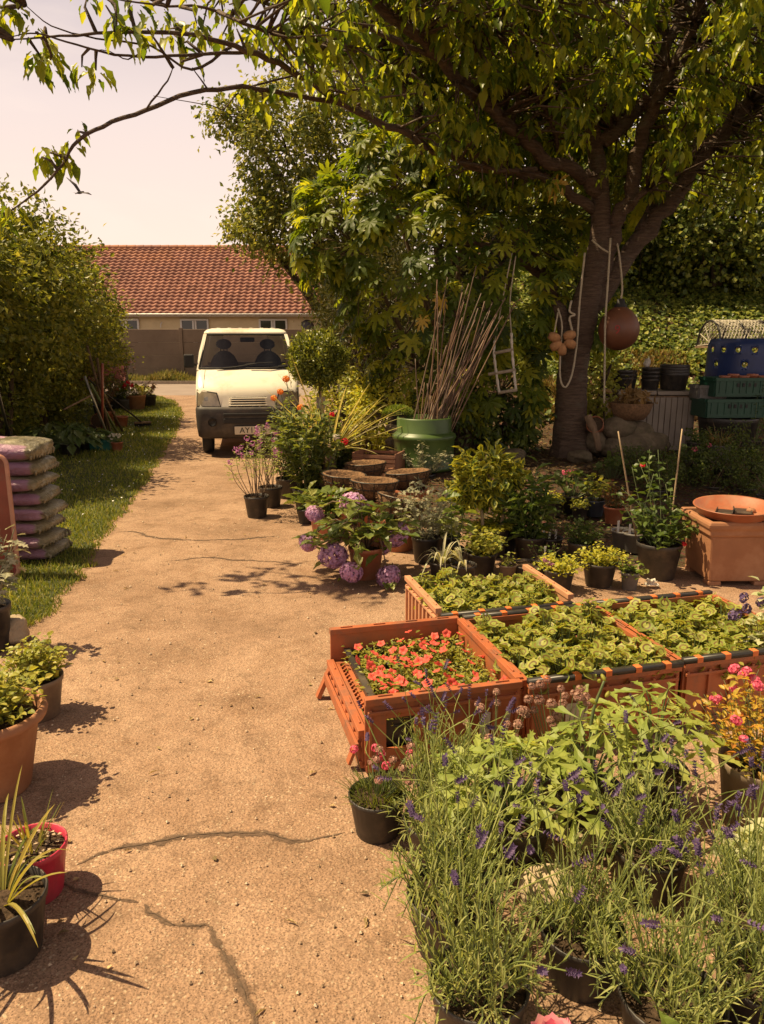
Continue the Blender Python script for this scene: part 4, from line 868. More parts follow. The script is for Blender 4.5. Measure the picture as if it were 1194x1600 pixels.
def stemmy(parent, z0, h, r, nstem, per, ln, wd, lm, tmpl=OVAL, srad=.004, upb=.5, droop=.25, sm=None, start=.15, r0=.25, wob=.12, jit=.02, lean=(0, 0), name='foliage', mid_out=.25):
    sb, fb = MB(), MB(); tips = []; Q = []; D = []; U = []
    for k in range(nstem):
        a = k*2.4+rng.uniform(-.4, .4); rr = r*math.sqrt(rng.random()); th = max(.35, 1-.45*(rr/r)**2)*rng.uniform(.75, 1.05)
        b = Vector((r0*rr*math.cos(a), r0*rr*math.sin(a), z0)); e = Vector((rr*math.cos(a)+lean[0]*h, rr*math.sin(a)+lean[1]*h, z0+h*th))
        m1 = b.lerp(e, .5)+Vector(rng.normal(0, wob*h*.35, 3))+Vector((0, 0, .1*h*mid_out)); c = curve([b, m1, e], 4)
        sb.tube(c, np.linspace(srad, srad*.4, len(c)), 5); tips.append(e)
        cp = np.array([tuple(q) for q in c])
        for j in range(per):
            t = start+(1-start)*(j+rng.random()*.8)/per; q = np.array([np.interp(t, np.linspace(0, 1, len(cp)), cp[:, i]) for i in range(3)])
            aa = j*2.4+k; o = np.array((math.cos(aa), math.sin(aa), 0)); out = np.array((math.cos(a), math.sin(a), 0))*rr/r*.5
            dd = o+out+np.array((0, 0, upb))+rng.normal(0, .3, 3); Q.append(q+rng.normal(0, jit, 3)); D.append(dd); U.append(np.array((0, 0, 1.))+o*.35+rng.normal(0, .3, 3))
    s = rng.uniform(.6, 1.2, len(Q)); D = np.array(D); D[:, 2] -= droop
    (sb.build('stems', sm or M['stem'], parent, True))
    leaves(fb, np.array(Q), D, np.array(U), ln*s, wd*s, tmpl); fb.build(name, lm, parent); return tips
def gersteps(mb, q, d, up, r):
    for k, t in enumerate(GER): leaves(mb, q, d, up, r, r, t, 1 if k == 1 else 0)
def geranium_parts(parent, z0, h, r, n, lr, mats, sb=None):
    fb = MB(); sb = MB(); a = rng.uniform(0, 2*PI, n); rr = r*np.sqrt(rng.random(n)); z = z0+h*(1-.35*(rr/r)**2)*rng.uniform(.55, 1.05, n)
    q = np.stack([rr*np.cos(a), rr*np.sin(a), z], -1); o = np.stack([np.cos(a), np.sin(a), 0*a], -1)
    up = unit(o*.45*(rr/r)[:, None]+np.array((0, 0, 1.))+rng.normal(0, .42, (n, 3))); d = unit(o+rng.normal(0, .4, (n, 3)))
    gersteps(fb, q, d, up, lr*rng.uniform(.6, 1.15, n))
    for p in q: sb.tube([(p[0]*.2, p[1]*.2, z0), (p[0]*.75, p[1]*.75, z0+(p[2]-z0)*.6), tuple(p)], [.003, .0025, .002], 4)
    sb.build('stems', M['stem'], parent); fb.build('foliage', mats, parent); return q
def petal_ball(r, n, pw, flat=.85, tm=SMALL, mat=0, c=(0, 0, 0)):
    mb = MB(); d = sphere_dirs(n); q = d*r*rng.uniform(.8, 1.0, (n, 1))*np.array((1, 1, flat)); t = unit(np.cross(d, rng.normal(size=(n, 3))))
    leaves(mb, q+np.array(c)-t*pw*.5, unit(t+d*.25), d, pw, pw*.95, tm, mat); return mb
def petalmat(name, c1, c2, c3=None, trans=.3):
    return leafmat(name, [c1, c2]+([c3] if c3 else []), trans, .5, (1.3, 1.2, 1.2), .25)
M['hyd'] = petalmat('hydrangea_petal', (.50, .27, .46), (.66, .40, .60), (.42, .25, .50))
M['petunia'] = petalmat('petunia_petal', (.78, .075, .06), (.85, .15, .11), (.70, .05, .07))
M['lav'] = petalmat('lavender_petal', (.075, .045, .12), (.12, .075, .18), (.17, .115, .22), .15)
M['thrift_pink'] = petalmat('pink_petal', (.70, .10, .20), (.82, .22, .32))
M['thrift_old'] = petalmat('faded_pink_petal', (.38, .19, .16), (.50, .30, .24), (.30, .17, .12), .15)
M['orange'] = petalmat('orange_petal', (.80, .24, .04), (.85, .40, .10))
M['redp'] = petalmat('red_petal', (.62, .02, .03), (.75, .05, .08))
M['purple'] = petalmat('mauve_petal', (.33, .10, .30), (.46, .18, .42), (.55, .20, .40))
M['whitep'] = petalmat('white_petal', (.70, .66, .60), (.75, .70, .66))
M['rosep'] = petalmat('rose_petal', (.80, .17, .27), (.88, .34, .42), (.85, .45, .42))
LF = dict(
    green=leafmat('green_leaf', [(.05, .085, .018), (.085, .13, .028), (.14, .18, .04)], .35),
    bright=leafmat('bright_green_leaf', [(.11, .17, .03), (.18, .24, .045), (.26, .30, .06)], .42),
    dahlia=leafmat('mid_green_leaf', [(.07, .10, .022), (.13, .16, .034), (.23, .25, .06)], .35),
    yellow=leafmat('golden_leaf', [(.36, .36, .04), (.48, .44, .05), (.26, .31, .045)], .35),
    golden=leafmat('yellow_green_leaf', [(.20, .24, .045), (.32, .33, .06), (.40, .36, .07)], .38),
    silver=leafmat('silver_leaf', [(.22, .23, .15), (.33, .32, .22), (.42, .39, .28)], .2, .7, (1.2, 1.2, .8), .15),
    lavender=leafmat('lavender_leaf', [(.23, .28, .095), (.34, .38, .14), (.47, .48, .21)], .45, .55, (1.5, 1.5, .7), .2),
    hydr=leafmat('hydrangea_leaf', [(.09, .13, .03), (.16, .20, .045), (.27, .28, .08)], .35, .42),
    box=leafmat('box_leaf', [(.04, .065, .014), (.07, .10, .02), (.14, .17, .035)], .3, .4),
    bay=leafmat('bay_leaf', [(.05, .07, .014), (.12, .145, .026), (.34, .35, .06)], .35, .35),
    spiraea=leafmat('spiraea_leaf', [(.42, .25, .04), (.55, .36, .05), (.30, .30, .05), (.48, .17, .04)], .4),
    cut=leafmat('cut_leaf', [(.20, .27, .055), (.28, .34, .075), (.38, .41, .10)], .4, .5),
    strap=leafmat('strap_leaf', [(.10, .15, .035), (.22, .24, .06), (.40, .30, .07), (.18, .20, .05)], .35),
    phor=leafmat('striped_leaf', [(.40, .35, .14), (.58, .50, .25), (.26, .26, .10), (.44, .34, .16)], .3),
    spider=leafmat('pale_strap_leaf', [(.44, .43, .28), (.58, .54, .38), (.28, .31, .15)], .3),
    varieg=leafmat('cream_green_leaf', [(.42, .44, .28), (.55, .54, .36), (.25, .33, .12)], .35),
    red=leafmat('reddish_leaf', [(.16, .05, .03), (.22, .10, .04), (.10, .09, .03)], .3),
    hosta=leafmat('hosta_leaf', [(.05, .09, .025), (.09, .13, .04), (.15, .18, .07)], .3, .45),
    dry=leafmat('withered_leaf', [(.20, .12, .05), (.32, .20, .08)], .3, .6))
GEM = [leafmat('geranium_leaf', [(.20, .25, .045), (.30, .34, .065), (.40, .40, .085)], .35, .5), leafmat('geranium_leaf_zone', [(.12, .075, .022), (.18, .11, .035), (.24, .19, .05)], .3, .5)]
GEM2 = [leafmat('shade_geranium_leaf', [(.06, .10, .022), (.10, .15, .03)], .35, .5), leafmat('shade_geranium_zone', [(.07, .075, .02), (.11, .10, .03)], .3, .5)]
def potted(name, label, cat, u, v, rt, h, pm, group=None, rz=0, rb=None, fat=False, loc=None, soil=True):
    loc = loc or GB(u, v); t = thing(name, label, cat, loc, rz, group); pot(t, rt, h, pm, rb, fat=fat, soil=soil); return t
def flower(parent, mb, loc, m, name='flower', smooth=False):
    return mb.build(name, m, parent, smooth, loc)
def shared_flowers(parent, me, locs, name='flower', tilt=.5, sc=(.8, 1.15)):
    for q in locs:
        o = link(name, me, parent, q); o.rotation_euler = (rng.normal(0, tilt), rng.normal(0, tilt), rng.uniform(0, 6.3)); o.scale = (rng.uniform(*sc),)*3
# ------------------------------------------------------------------ left foreground
t = potted('strappy_plant', 'black pot of arching green and orange strap leaves in the bottom left corner', 'potted plant', 12, 1490, .118, .19, M['black_pot'])
n = 24; a = rng.uniform(0, 2*PI, n); o = np.stack([np.cos(a), np.sin(a), rng.uniform(.5, 2.2, n)], -1); mb = MB()
blades(mb, np.stack([.025*np.cos(a), .025*np.sin(a), np.full(n, .16)], -1), o, rng.uniform(.22, .46, n), rng.uniform(.010, .020, n), rng.uniform(.15, .8, n), 8); mb.build('leaves', LF['strap'], t)
t = potted('grassy_plant', 'magenta-pink pot with a few upright grassy leaves beside the corner pot', 'potted plant', 58, 1395, .10, .17, M['pink_pot'], rb=.078)
n = 20; a = rng.uniform(0, 2*PI, n); o = np.stack([np.cos(a), np.sin(a), rng.uniform(1.2, 4, n)], -1); mb = MB()
blades(mb, np.stack([.02*np.cos(a), .02*np.sin(a), np.full(n, .14)], -1), o, rng.uniform(.12, .26, n), rng.uniform(.006, .011, n), rng.uniform(.05, .4, n), 6); mb.build('leaves', LF['strap'], t)
mb = MB(); n = 60; a = rng.uniform(0, 2*PI, n); r_ = .08*np.sqrt(rng.random(n))
leaves(mb, np.stack([r_*np.cos(a), r_*np.sin(a), np.full(n, .158)], -1), sphere_dirs(n)*np.array((1, 1, .2)), np.tile((0, 0, 1.), (n, 1)), .014, .012, SMALL); mb.build('grit_mulch', M['grit_'] if 'grit_' in M else mat('pale_grit', (.40, .30, .2), .8, var=.4, vs=60), t)
t = potted('oregano_plant', 'large fat-rimmed terracotta pot full of pale green oregano on the left edge', 'potted plant', -6, 1232, .185, .32, M['terracotta'], fat=True, rb=.125)
stemmy(t, .27, .20, .21, 70, 16, .032, .022, LF['golden'], upb=.5, srad=.002)
t = potted('oregano_plant', 'smaller brown pot of yellow-green oregano behind the big terracotta pot', 'potted plant', 62, 1118, .115, .19, M['taupe_pot'])
stemmy(t, .16, .20, .15, 55, 16, .030, .021, LF['golden'], upb=.5, srad=.002)
t = potted('silver_plant', 'silvery felted plant with wavy leaves on the left edge before the upright red tray', 'potted plant', -10, 1015, .11, .26, M['black_pot'])
stemmy(t, .22, .60, .17, 15, 13, .075, .06, LF['silver'], LOBED, srad=.006, sm=LF['silver'], upb=.2, droop=.3, lean=(.10, 0))
def rock(u, v, d, m, label, seed, cat='stone', name='stone', loc=None, rz=0, a=.13, group=None, sink=.12):
    loc = loc or GB(u, v); mb = MB(); w1_, w2_ = wobf(seed, a, 2.2), wobf(seed+500, a*.35, 7); mb.ball((0, 0, d[2]*(.5-sink)), [q/2 for q in d], 30, 18, wob=lambda q: np.round((w1_(q)+w2_(q))*14)/14*.55+(w1_(q)+w2_(q))*.45)
    o = mb.build(name, m, None, True, loc, rz); return tag(o, label, cat, group)
M['stone'] = mat('garden_stone', (.15, .115, .075), .95, var=.35, vs=9, bs=14, bd=.06, dirt=(.07, .065, .035), spec=.15)
M['flint'] = mat('pale_stone', (.40, .31, .20), .9, var=.3, vs=9, bs=35, bd=.02)
M['lichen'] = mat('lichen_stone', (.45, .24, .06), .9, var=.35, vs=20, bs=40, bd=.01, dirt=(.35, .30, .2))
rock(22, 1003, (.19, .19, .17), M['flint'], 'round-topped tan stone on the left edge of the path by the silvery plant', 4)
rock(52, 1022, (.20, .15, .06), M['lichen'], 'flat stone crusted with orange lichen behind the yellow-green oregano', 5)
# upright tray
TY = G(30, 905); t = thing('plastic_tray', 'reddish-brown plastic tray with a rolled rim stood on end against the compost bags', 'tray', (TY.x-.335, TY.y, .006), R(3))
M['tray'] = mat('red_brown_plastic', (.26, .055, .035), .35, var=.2, vs=4, dirt=(.18, .09, .06), ds=3); M['trayrim'] = mat('worn_rim_plastic', (.42, .20, .13), .45, var=.15)
def rrect(w, h, r, n=5):
    out = []
    for cx, cz, a0 in ((w/2-r, h-r, 0), (-w/2+r, h-r, PI/2), (-w/2+r, r, PI), (w/2-r, r, 1.5*PI)):
        out += [(cx+r*math.cos(a0+PI/2*k/n), cz+r*math.sin(a0+PI/2*k/n)) for k in range(n+1)]
    return out
mb = MB(); o_ = rrect(.66, .88, .06); i_ = rrect(.58, .80, .05)
mb.loft([[(x, 0, z) for x, z in o_], [(x*.97, .02, .44+(z-.44)*.97) for x, z in o_], [(x, .11, z+.04) for x, z in i_]], caps=False); mb.add([(x, .11, z+.04) for x, z in i_], [tuple(range(len(i_)))]); mb.build('body', M['tray'], t)
mb = MB(); mb.tube([(x, 0, z) for x, z in o_]+[(o_[0][0], 0, o_[0][1])], .016, 8, caps=False); mb.build('rim', M['trayrim'], t, True)
# compost bags
m, nt, b = newmat('compost_bag_film'); v = coord(nt); sx = N(nt, 'ShaderNodeSeparateXYZ'); nt.links.new(v, sx.inputs[0])
yy = N(nt, 'ShaderNodeMath', operation='ADD'); nt.links.new(sx.outputs[1], yy.inputs[0]); nz = N(nt, 'ShaderNodeMath', operation='MULTIPLY'); nt.links.new(noise(nt, v, 7, 3), nz.inputs[0]); nz.inputs[1].default_value = .05; nt.links.new(nz.outputs[0], yy.inputs[1])
front = ramp(nt, yy.outputs[0], [(0, (1, 1, 1)), (.001, (0, 0, 0))]); ad = N(nt, 'ShaderNodeMath', operation='ADD'); nt.links.new(yy.outputs[0], ad.inputs[0]); ad.inputs[1].default_value = .17
front = ramp(nt, ad.outputs[0], [(.0, (1, 1, 1)), (.02, (0, 0, 0))])
xe = ramp(nt, sx.outputs[0], [(.325, (1, 1, 1)), (.345, (0, 0, 0))])
fx = mixc(nt, 1, front, xe, 'MULTIPLY')
c = mixc(nt, fx, ramp(nt, noise(nt, v, 9, 4), [(.35, (.10, .085, .045)), (.6, (.30, .26, .16)), (.75, (.55, .50, .38))]), (.36, .20, .29)); nt.links.new(c, b.inputs['Base Color']); b.inputs['Roughness'].default_value = .28; bump(nt, b, noise(nt, v, 16, 5, .65, 1.5), .8, .03); M['bag'] = m
M['label_pink'] = mat('pink_bag_print', (.50, .30, .42), .35, var=.08); M['label_yellow'] = mat('yellow_bag_print', (.62, .42, .06), .35); M['label_red'] = mat('red_bag_print', (.55, .05, .04), .35)
def superq(mb, d, seed, e=.42, nu=28, nv=13):
    wf_ = wobf(seed, .06, 3.5)
    th = np.arange(nu)*2*PI/nu; ph = np.linspace(0.02, PI-.02, nv); sp = lambda q, e: np.sign(q)*np.abs(q)**e
    v = np.stack([np.outer(sp(np.sin(ph), e*1.5), sp(np.cos(th), e*.6)), np.outer(sp(np.sin(ph), e*1.5), sp(np.sin(th), e*.6)), np.outer(sp(np.cos(ph), .85), np.ones(nu))], -1).reshape(-1, 3)
    v *= (1+wf_(v))[:, None]; v = v*np.array(d)/2+np.array((0, 0, d[2]/2)); i = np.arange(nv-1)[:, None]*nu; j = np.arange(nu)[None]
    mb.add(v, np.stack([i+j, i+nu+j, i+nu+(j+1) % nu, i+(j+1) % nu], -1).reshape(-1, 4)); mb.add([(0, 0, 0)], [])
BX = G(76, 884); z = .006; NB = 8
poss = ['at the very bottom of the stack', 'second from the bottom of the stack', 'third from the bottom of the stack', 'fourth from the bottom of the stack', 'fifth from the bottom of the stack', 'third from the top of the stack', 'second from the top of the stack']
for k in range(NB):
    hh = .112 if k < NB-1 else .15
    w = .74; off = [0, .01, -.02, .02, -.03, -.06, -.05, -.06][k]
    lab = 'plastic compost bag with purple end panel, '+poss[k] if k < NB-1 else 'topmost compost bag of the stack, with a pink, yellow and red printed top'
    t = thing('compost_bag', lab, 'bag', (BX.x-w/2+off, BX.y+.24+rng.normal(0, .02), z), rng.normal(0, .07), 'compost bags stacked on the lawn edge')
    mb = MB(); superq(mb, (w*rng.uniform(.96, 1.04), .46, hh*rng.uniform(1.05, 1.2)), 30+k); mb.build('sack', M['bag'], t, True)
    fm = MB()
    for q in range(9): yq = -.19+.38*q/8; fm.tube([(w/2-.05, yq, hh*.60), (w/2-.022, yq+rng.normal(0, .008), hh*.62), (w/2-.004, yq+rng.normal(0, .008), hh*.45), (w/2-.012, yq, hh*.22)], [.008, .013, .014, .009], 5)
    fm.tube([(w/2-.018, -.17, hh*.42), (w/2-.015, 0, hh*.42), (w/2-.018, .17, hh*.42)], .012, 6); fm.build('gathered_end', M['bag'], t, True)
    if k == NB-1:
        for (x0, x1, y0, y1, mm_, nm) in ((-.30, .12, -.19, .12, 'label_pink', 'printed_panel'), (-.16, -.02, -.10, .03, 'label_yellow', 'printed_flower'), (-.30, -.17, -.16, -.06, 'label_red', 'printed_flower'), (.04, .11, -.17, -.11, 'label_red', 'printed_spot')):
            lift = .004 if nm == 'printed_panel' else .007
            mb = MB(); mb.grid(np.linspace(x0, x1, 9), np.linspace(y0, y1, 7), lambda X, Y: hh*.56+hh*.56*np.clip(1-np.abs(2*X/w)**4.5, 0, 1)**.42*np.clip(1-np.abs(2*Y/.46)**4.5, 0, 1)**.42*1.03+lift+.004*np.sin(X*30)*np.cos(Y*26)); mb.build(nm, M[mm_], t, True)
    z += hh*.97
# ------------------------------------------------------------------ crates
M['crate'] = mat('orange_brown_plastic', (.38, .112, .043), .5, var=.2, vs=3, dirt=(.20, .10, .06), ds=9); M['crateblack'] = mat('black_hinge_plastic', (.03, .027, .024), .4, var=.2, dirt=(.10, .08, .06)); M['crateor'] = mat('orange_plastic', (.66, .17, .05), .4, var=.08)
M['cratepale'] = mat('sunbleached_plastic', (.48, .24, .13), .5, var=.12); M['paper'] = mat('paper_label', (.52, .47, .37), .7, var=.12, vs=20, dirt=(.25, .20, .14), ds=20)
def cwall(t, a, b, h, m, name, ribs=6, top=True, zb=.0, thick=.014, window=None):
    a, b = np.array(a), np.array(b); L = np.linalg.norm(b-a); ux = (b-a)/L; nx = np.array((ux[1], -ux[0])); rz = math.atan2(ux[1], ux[0]); mb = MB()
    def bx(s, z, ds, dz, dn=thick, off=0):
        c = a+ux*s+nx*off; mb.box((c[0], c[1], z), (ds, dn, dz), rz=rz)
    if window: s0, s1, z0, z1 = window; bx(s0/2, h/2, s0, h-.03); bx((s1+L)/2, h/2, L-s1, h-.03); bx((s0+s1)/2, z0/2+.007, s1-s0, z0-.014); bx((s0+s1)/2, (z1+h)/2-.007, s1-s0, h-z1-.014)
    else: bx(L/2, zb+(h-zb)/2, L-.004, h-zb-.03)
    bx(L/2, h-.014, L, .028, .034, .004); bx(L/2, h-.062, L-.02, .014, .016, .012); bx(L/2, zb+.02, L-.004, .03, .026, .004)
    for k in range(ribs+1):
        s = .02+(L-.04)*k/ribs
        if window and window[0]-.005 < s < window[1]+.005: continue
        bx(s, zb+(h-zb)*.45, .012, (h-zb)*.8, .014, .012)
    for k in range(4):
        s = L*(k+.5)/4; bx(s, h+.0035, L*.09, .006, .008, .002)
    return mb.build(name, m, t, bevel=.002)
def lattice(t, x0, x1, y0, y1, z, m, pitch=.045, name='base'):
    mb = MB(); mb.box(((x0+x1)/2, y0+.01, z), (x1-x0, .02, .018)); mb.box(((x0+x1)/2, y1-.01, z), (x1-x0, .02, .018)); mb.box((x0+.01, (y0+y1)/2, z), (.02, y1-y0-.044, .018)); mb.box((x1-.01, (y0+y1)/2, z), (.02, y1-y0-.044, .018))
    n = int((x1-x0+y1-y0)/pitch)
    for s in range(1, n):
        for sg in (0, 1):
            cc = s*pitch; px0, py0 = (x0+min(cc, x1-x0), y0+max(0, cc-(x1-x0))); px1, py1 = (x0+max(0, cc-(y1-y0)), y0+min(cc, y1-y0))
            if sg: px0, px1 = x0+x1-px0, x0+x1-px1
            mb.bar((px0, py0, z+(.004 if sg else -.003)), (px1, py1, z+(.004 if sg else -.003)), .007, .007)
    return mb.build(name, m, t)
def lidded(t, w, d, h, m, front=True):
    lattice(t, .02, w-.02, .02, d-.02, .03, m, .06)
    cwall(t, (0, 0), (w, 0), h, m, 'front_wall'); cwall(t, (w, d), (0, d), h, m, 'back_wall'); cwall(t, (0, d-.018), (0, .018), h, m, 'side_wall'); cwall(t, (w, .018), (w, d-.018), h, m, 'side_wall')
    for y in (-.008, d+.008):
        mb = MB(); mb.box((w/2, y, h+.004), (w+.01, .028, .022)); hg = mb.build('hinge_strip', M['crateblack'], t, True)
        for k in range(5):
            x = w*(k+.5)/5; q = MB(); q.box((x, y, h+.0045), (.028, .031, .024)); q.build('hinge_tooth', M['crateor'], hg)
RZ = R(14.5); cz = .012
ux, uy = Vector((math.cos(RZ), math.sin(RZ), 0)), Vector((-math.sin(RZ), math.cos(RZ), 0))
O1 = Vector((-.067, 2.60, cz)); c1 = thing('plastic_crate', 'orange-brown stacking crate with a dropped lattice side, holding the red petunias', 'crate', O1, RZ, 'orange-brown plastic crates of young plants')
w1, d1, h1 = .645, .72, .315
cwall(c1, (0, 0), (w1, 0), h1, M['crate'], 'front_wall', 6, window=(.085, .20, .09, .22)); cwall(c1, (w1, d1), (0, d1), h1, M['crate'], 'back_wall', 5); cwall(c1, (w1, .018), (w1, d1-.018), h1, M['crate'], 'side_wall', 5)
cwall(c1, (0, d1-.018), (0, .018), .17, M['crate'], 'dropped_side', 8)
lattice(c1, .02, w1-.02, .02, d1-.02, .03, M['crate'], .06); lattice(c1, .016, .08, .02, d1-.02, .145, M['crate'], .035, 'lattice_ledge')
q = MB(); q.bar((-.005, .05, .145), (-.055, .05, .02), .04, .012); q.bar((-.005, d1-.05, .145), (-.07, d1-.05, .0), .04, .02); q.bar((-.03, .0, .10), (-.035, d1-.06, .10), .012, .05); q.build('side_rail', M['crate'], c1)
q = MB(); q.add([(.46, -.0265, .10), (.505, -.0265, .09), (.51, -.0265, .2), (.50, -.0265, .205), (.47, -.0265, .198)], [(0, 1, 2, 3, 4)]); q.build('torn_sticker', M['paper'], c1); q = MB(); q.add([(.57, -.0265, .11), (.585, -.0265, .1), (.60, -.0265, .22), (.575, -.0265, .215)], [(0, 1, 2, 3)]); q.build('torn_sticker', M['paper'], c1)
O2 = O1+ux*(w1+.03)-uy*.01; w2, d2 = .70, .72; h2 = .305
c2 = thing('plastic_crate', 'orange-brown crate with black hinge strip full of young geraniums, right of the petunia crate', 'crate', O2, RZ, 'orange-brown plastic crates of young plants'); lidded(c2, w2, d2, h2, M['crate'])
q = MB(); q.add([(.16, -.0265, .10), (.26, -.0265, .10), (.26, -.0265, .20), (.16, -.0265, .20)], [(0, 1, 2, 3)]); q.build('paper_label', M['paper'], c2)
O3 = O2+ux*(w2+.03)+uy*.02; c3 = thing('plastic_crate', 'rightmost orange-brown crate of young geraniums, next to the golden pink-flowered shrub', 'crate', O3, RZ, 'orange-brown plastic crates of young plants'); lidded(c3, w2, d2, h2, M['crate'])
O4 = O1+ux*.585+uy*.815; c4 = thing('plastic_crate', 'sun-bleached crate of young geraniums behind the petunia crate, nearest the hydrangea', 'crate', O4, RZ, 'orange-brown plastic crates of young plants')
w4, d4 = .73, .60; lattice(c4, .02, w4-.02, .02, d4-.02, .03, M['crate'], .06)
cwall(c4, (0, 0), (w4, 0), h2-.02, M['crate'], 'front_wall'); cwall(c4, (w4, d4), (0, d4), h2-.06, M['cratepale'], 'back_wall'); cwall(c4, (0, d4-.018), (0, .018), h2+.02, M['cratepale'], 'side_wall', 8); cwall(c4, (w4, .018), (w4, d4-.018), h2+.03, M['cratepale'], 'side_wall', 6)
mb = MB(); mb.box((w4/2, -.008, h2-.012), (w4, .028, .022)); hg = mb.build('hinge_strip', M['crateblack'], c4, True)
for k in range(5):
    x = w4*(k+.5)/5; q = MB(); q.box((x, -.008, h2-.0115), (.028, .031, .024)); q.build('hinge_tooth', M['crateor'], hg)
# plants in the crates
def petunia_flower():
    V = [(0, 0, -.012)]; F = []; n = 15
    for r_, z_ in ((.006, -.004), (.016, .004), (.026, .002)):
        for k in range(n): a = 2*PI*k/n; rr = r_*(1+(.14*math.cos(5*a) if r_ > .02 else 0)); V.append((rr*math.cos(a), rr*math.sin(a), z_+(.003*math.cos(5*a) if r_ > .01 else 0)))
    for k in range(n): F.append((0, 1+k, 1+(k+1) % n))
    Q = [(1+r_*n+k, 1+(r_+1)*n+k, 1+(r_+1)*n+(k+1) % n, 1+r_*n+(k+1) % n) for r_ in (0, 1) for k in range(n)]
    mb = MB(); mb.add(V, [tuple(f) for f in F+Q]); return mb.mesh('flower', M['petunia'], True)
PF = petunia_flower(); protos = []
for k in range(4):
    t = thing('petunia_plant', 'young red-flowered petunia in a small black pot packed in the crate with the dropped side', 'potted plant', (0, 0, 0), 0, 'petunias in the crate')
    pot(t, .055, .085, M['black_pot']); stemmy(t, .07, .10, .085, 18, 13, .026, .011, LF['golden'], srad=.0018, upb=.5)
    nf = [2, 4, 5, 7][k]
    for j in range(nf):
        a = j*2.4+k; r_ = .075*math.sqrt((j+.5)/nf); o = link('flower', PF, t, (r_*math.cos(a), r_*math.sin(a), .165+rng.uniform(-.015, .025))); o.rotation_euler = (rng.normal(.5, .35), rng.normal(-.2, .4), rng.uniform(0, 6)); o.scale = (rng.uniform(.65, .9),)*3
    protos.append([t, False])
def place(protos, k, loc, rz, sc=1, label=None):
    pr = protos[k % len(protos)]
    if not pr[1]: pr[1] = True; pr[0].location = loc; pr[0].rotation_euler.z = rz; pr[0].scale = (sc,)*3; o = pr[0]
    else: o = dup(pr[0], loc, rz, scale=sc)
    if label: o['label'] = label
    return o
for i in range(4):
    for j in range(5):
        q = O1+ux*(.145+.138*i+rng.normal(0, .005))+uy*(.085+.132*j+rng.normal(0, .005))+Vector((0, 0, .095 if i else .085))
        place(protos, (i*7+j*3+(0 if (j > 3 and i < 2) else rng.integers(3))) % 4 if not (j == 4 and i < 2) else 0, q, rng.uniform(0, 6))
tr_ = thing('plug_tray', 'black plastic tray carrying the petunia pots inside their crate', 'tray', O1+ux*.085+uy*.035+Vector((0, 0, .078)), RZ)
q = MB(); q.box((.265, .33, .003), (.53, .65, .006)); q.build('base', M['crateblack'], tr_)
q = MB(); q.box((0, .33, .07), (.008, .65, .13)); q.box((.53, .33, .07), (.008, .65, .13)); q.box((.265, 0, .07), (.54, .008, .13)); q.box((.265, .655, .07), (.54, .008, .13)); q.box((-.008, .33, .137), (.03, .68, .006)); q.build('rim', M['crateblack'], tr_)
gp = []
for k in range(4):
    t = thing('geranium_plant', 'x', 'potted plant'); pot(t, .058, .095, M['terra_plastic'] if k % 2 else M['black_pot']); geranium_parts(t, .085, .165, .095, [31, 35, 27, 38][k], .028, GEM); gp.append([t, False])
G_LAB = ['young geranium with brown-zoned scalloped leaves in the crate right of the petunias', 'young geranium with scalloped leaves in the rightmost crate', 'young geranium with scalloped leaves in the sun-bleached back crate']
for ci, (O, w, d, nx_, ny_, gr) in enumerate(((O2, w2, d2, 5, 5, 'geraniums in the middle crate'), (O3, w2, d2, 5, 5, 'geraniums in the right crate'), (O4, w4, d4, 5, 4, 'geraniums in the back crate'))):
    for i in range(nx_):
        for j in range(ny_):
            if ci == 0 and j == ny_-1 and i == 1: continue
            q = O+ux*(.075+(w-.15)*i/(nx_-1)+rng.normal(0, .008))+uy*(.075+(d-.15)*j/(ny_-1)+rng.normal(0, .008))+Vector((0, 0, .05+rng.uniform(0, .035)+(.02 if ci == 0 else 0)))
            o = place(gp, int(rng.integers(4)) if (ci or i or j) else 0, q, rng.uniform(0, 6), rng.uniform(.92, 1.12)); o['label'] = G_LAB[ci]; o['group'] = gr
for k in range(4):
    if not gp[k][1]: bpy.data.objects.remove(gp[k][0])
# plant labels stuck among the geraniums of the right crate
for k in range(7):
    q = O3+ux*(.1+.09*k+rng.normal(0, .02))+uy*(.12+.5*rng.random())+Vector((0, 0, .20)); mb = MB(); mb.box((0, 0, 0), (.05, .002, .075)); o = mb.build('plant_label', M['white_tag'], None, False, q, rng.uniform(-.5, .9)); o.rotation_euler.x = R(-28)
    tag(o, 'pale plastic plant label stuck between geraniums in the rightmost crate', 'plant label', 'plant labels in the right crate')
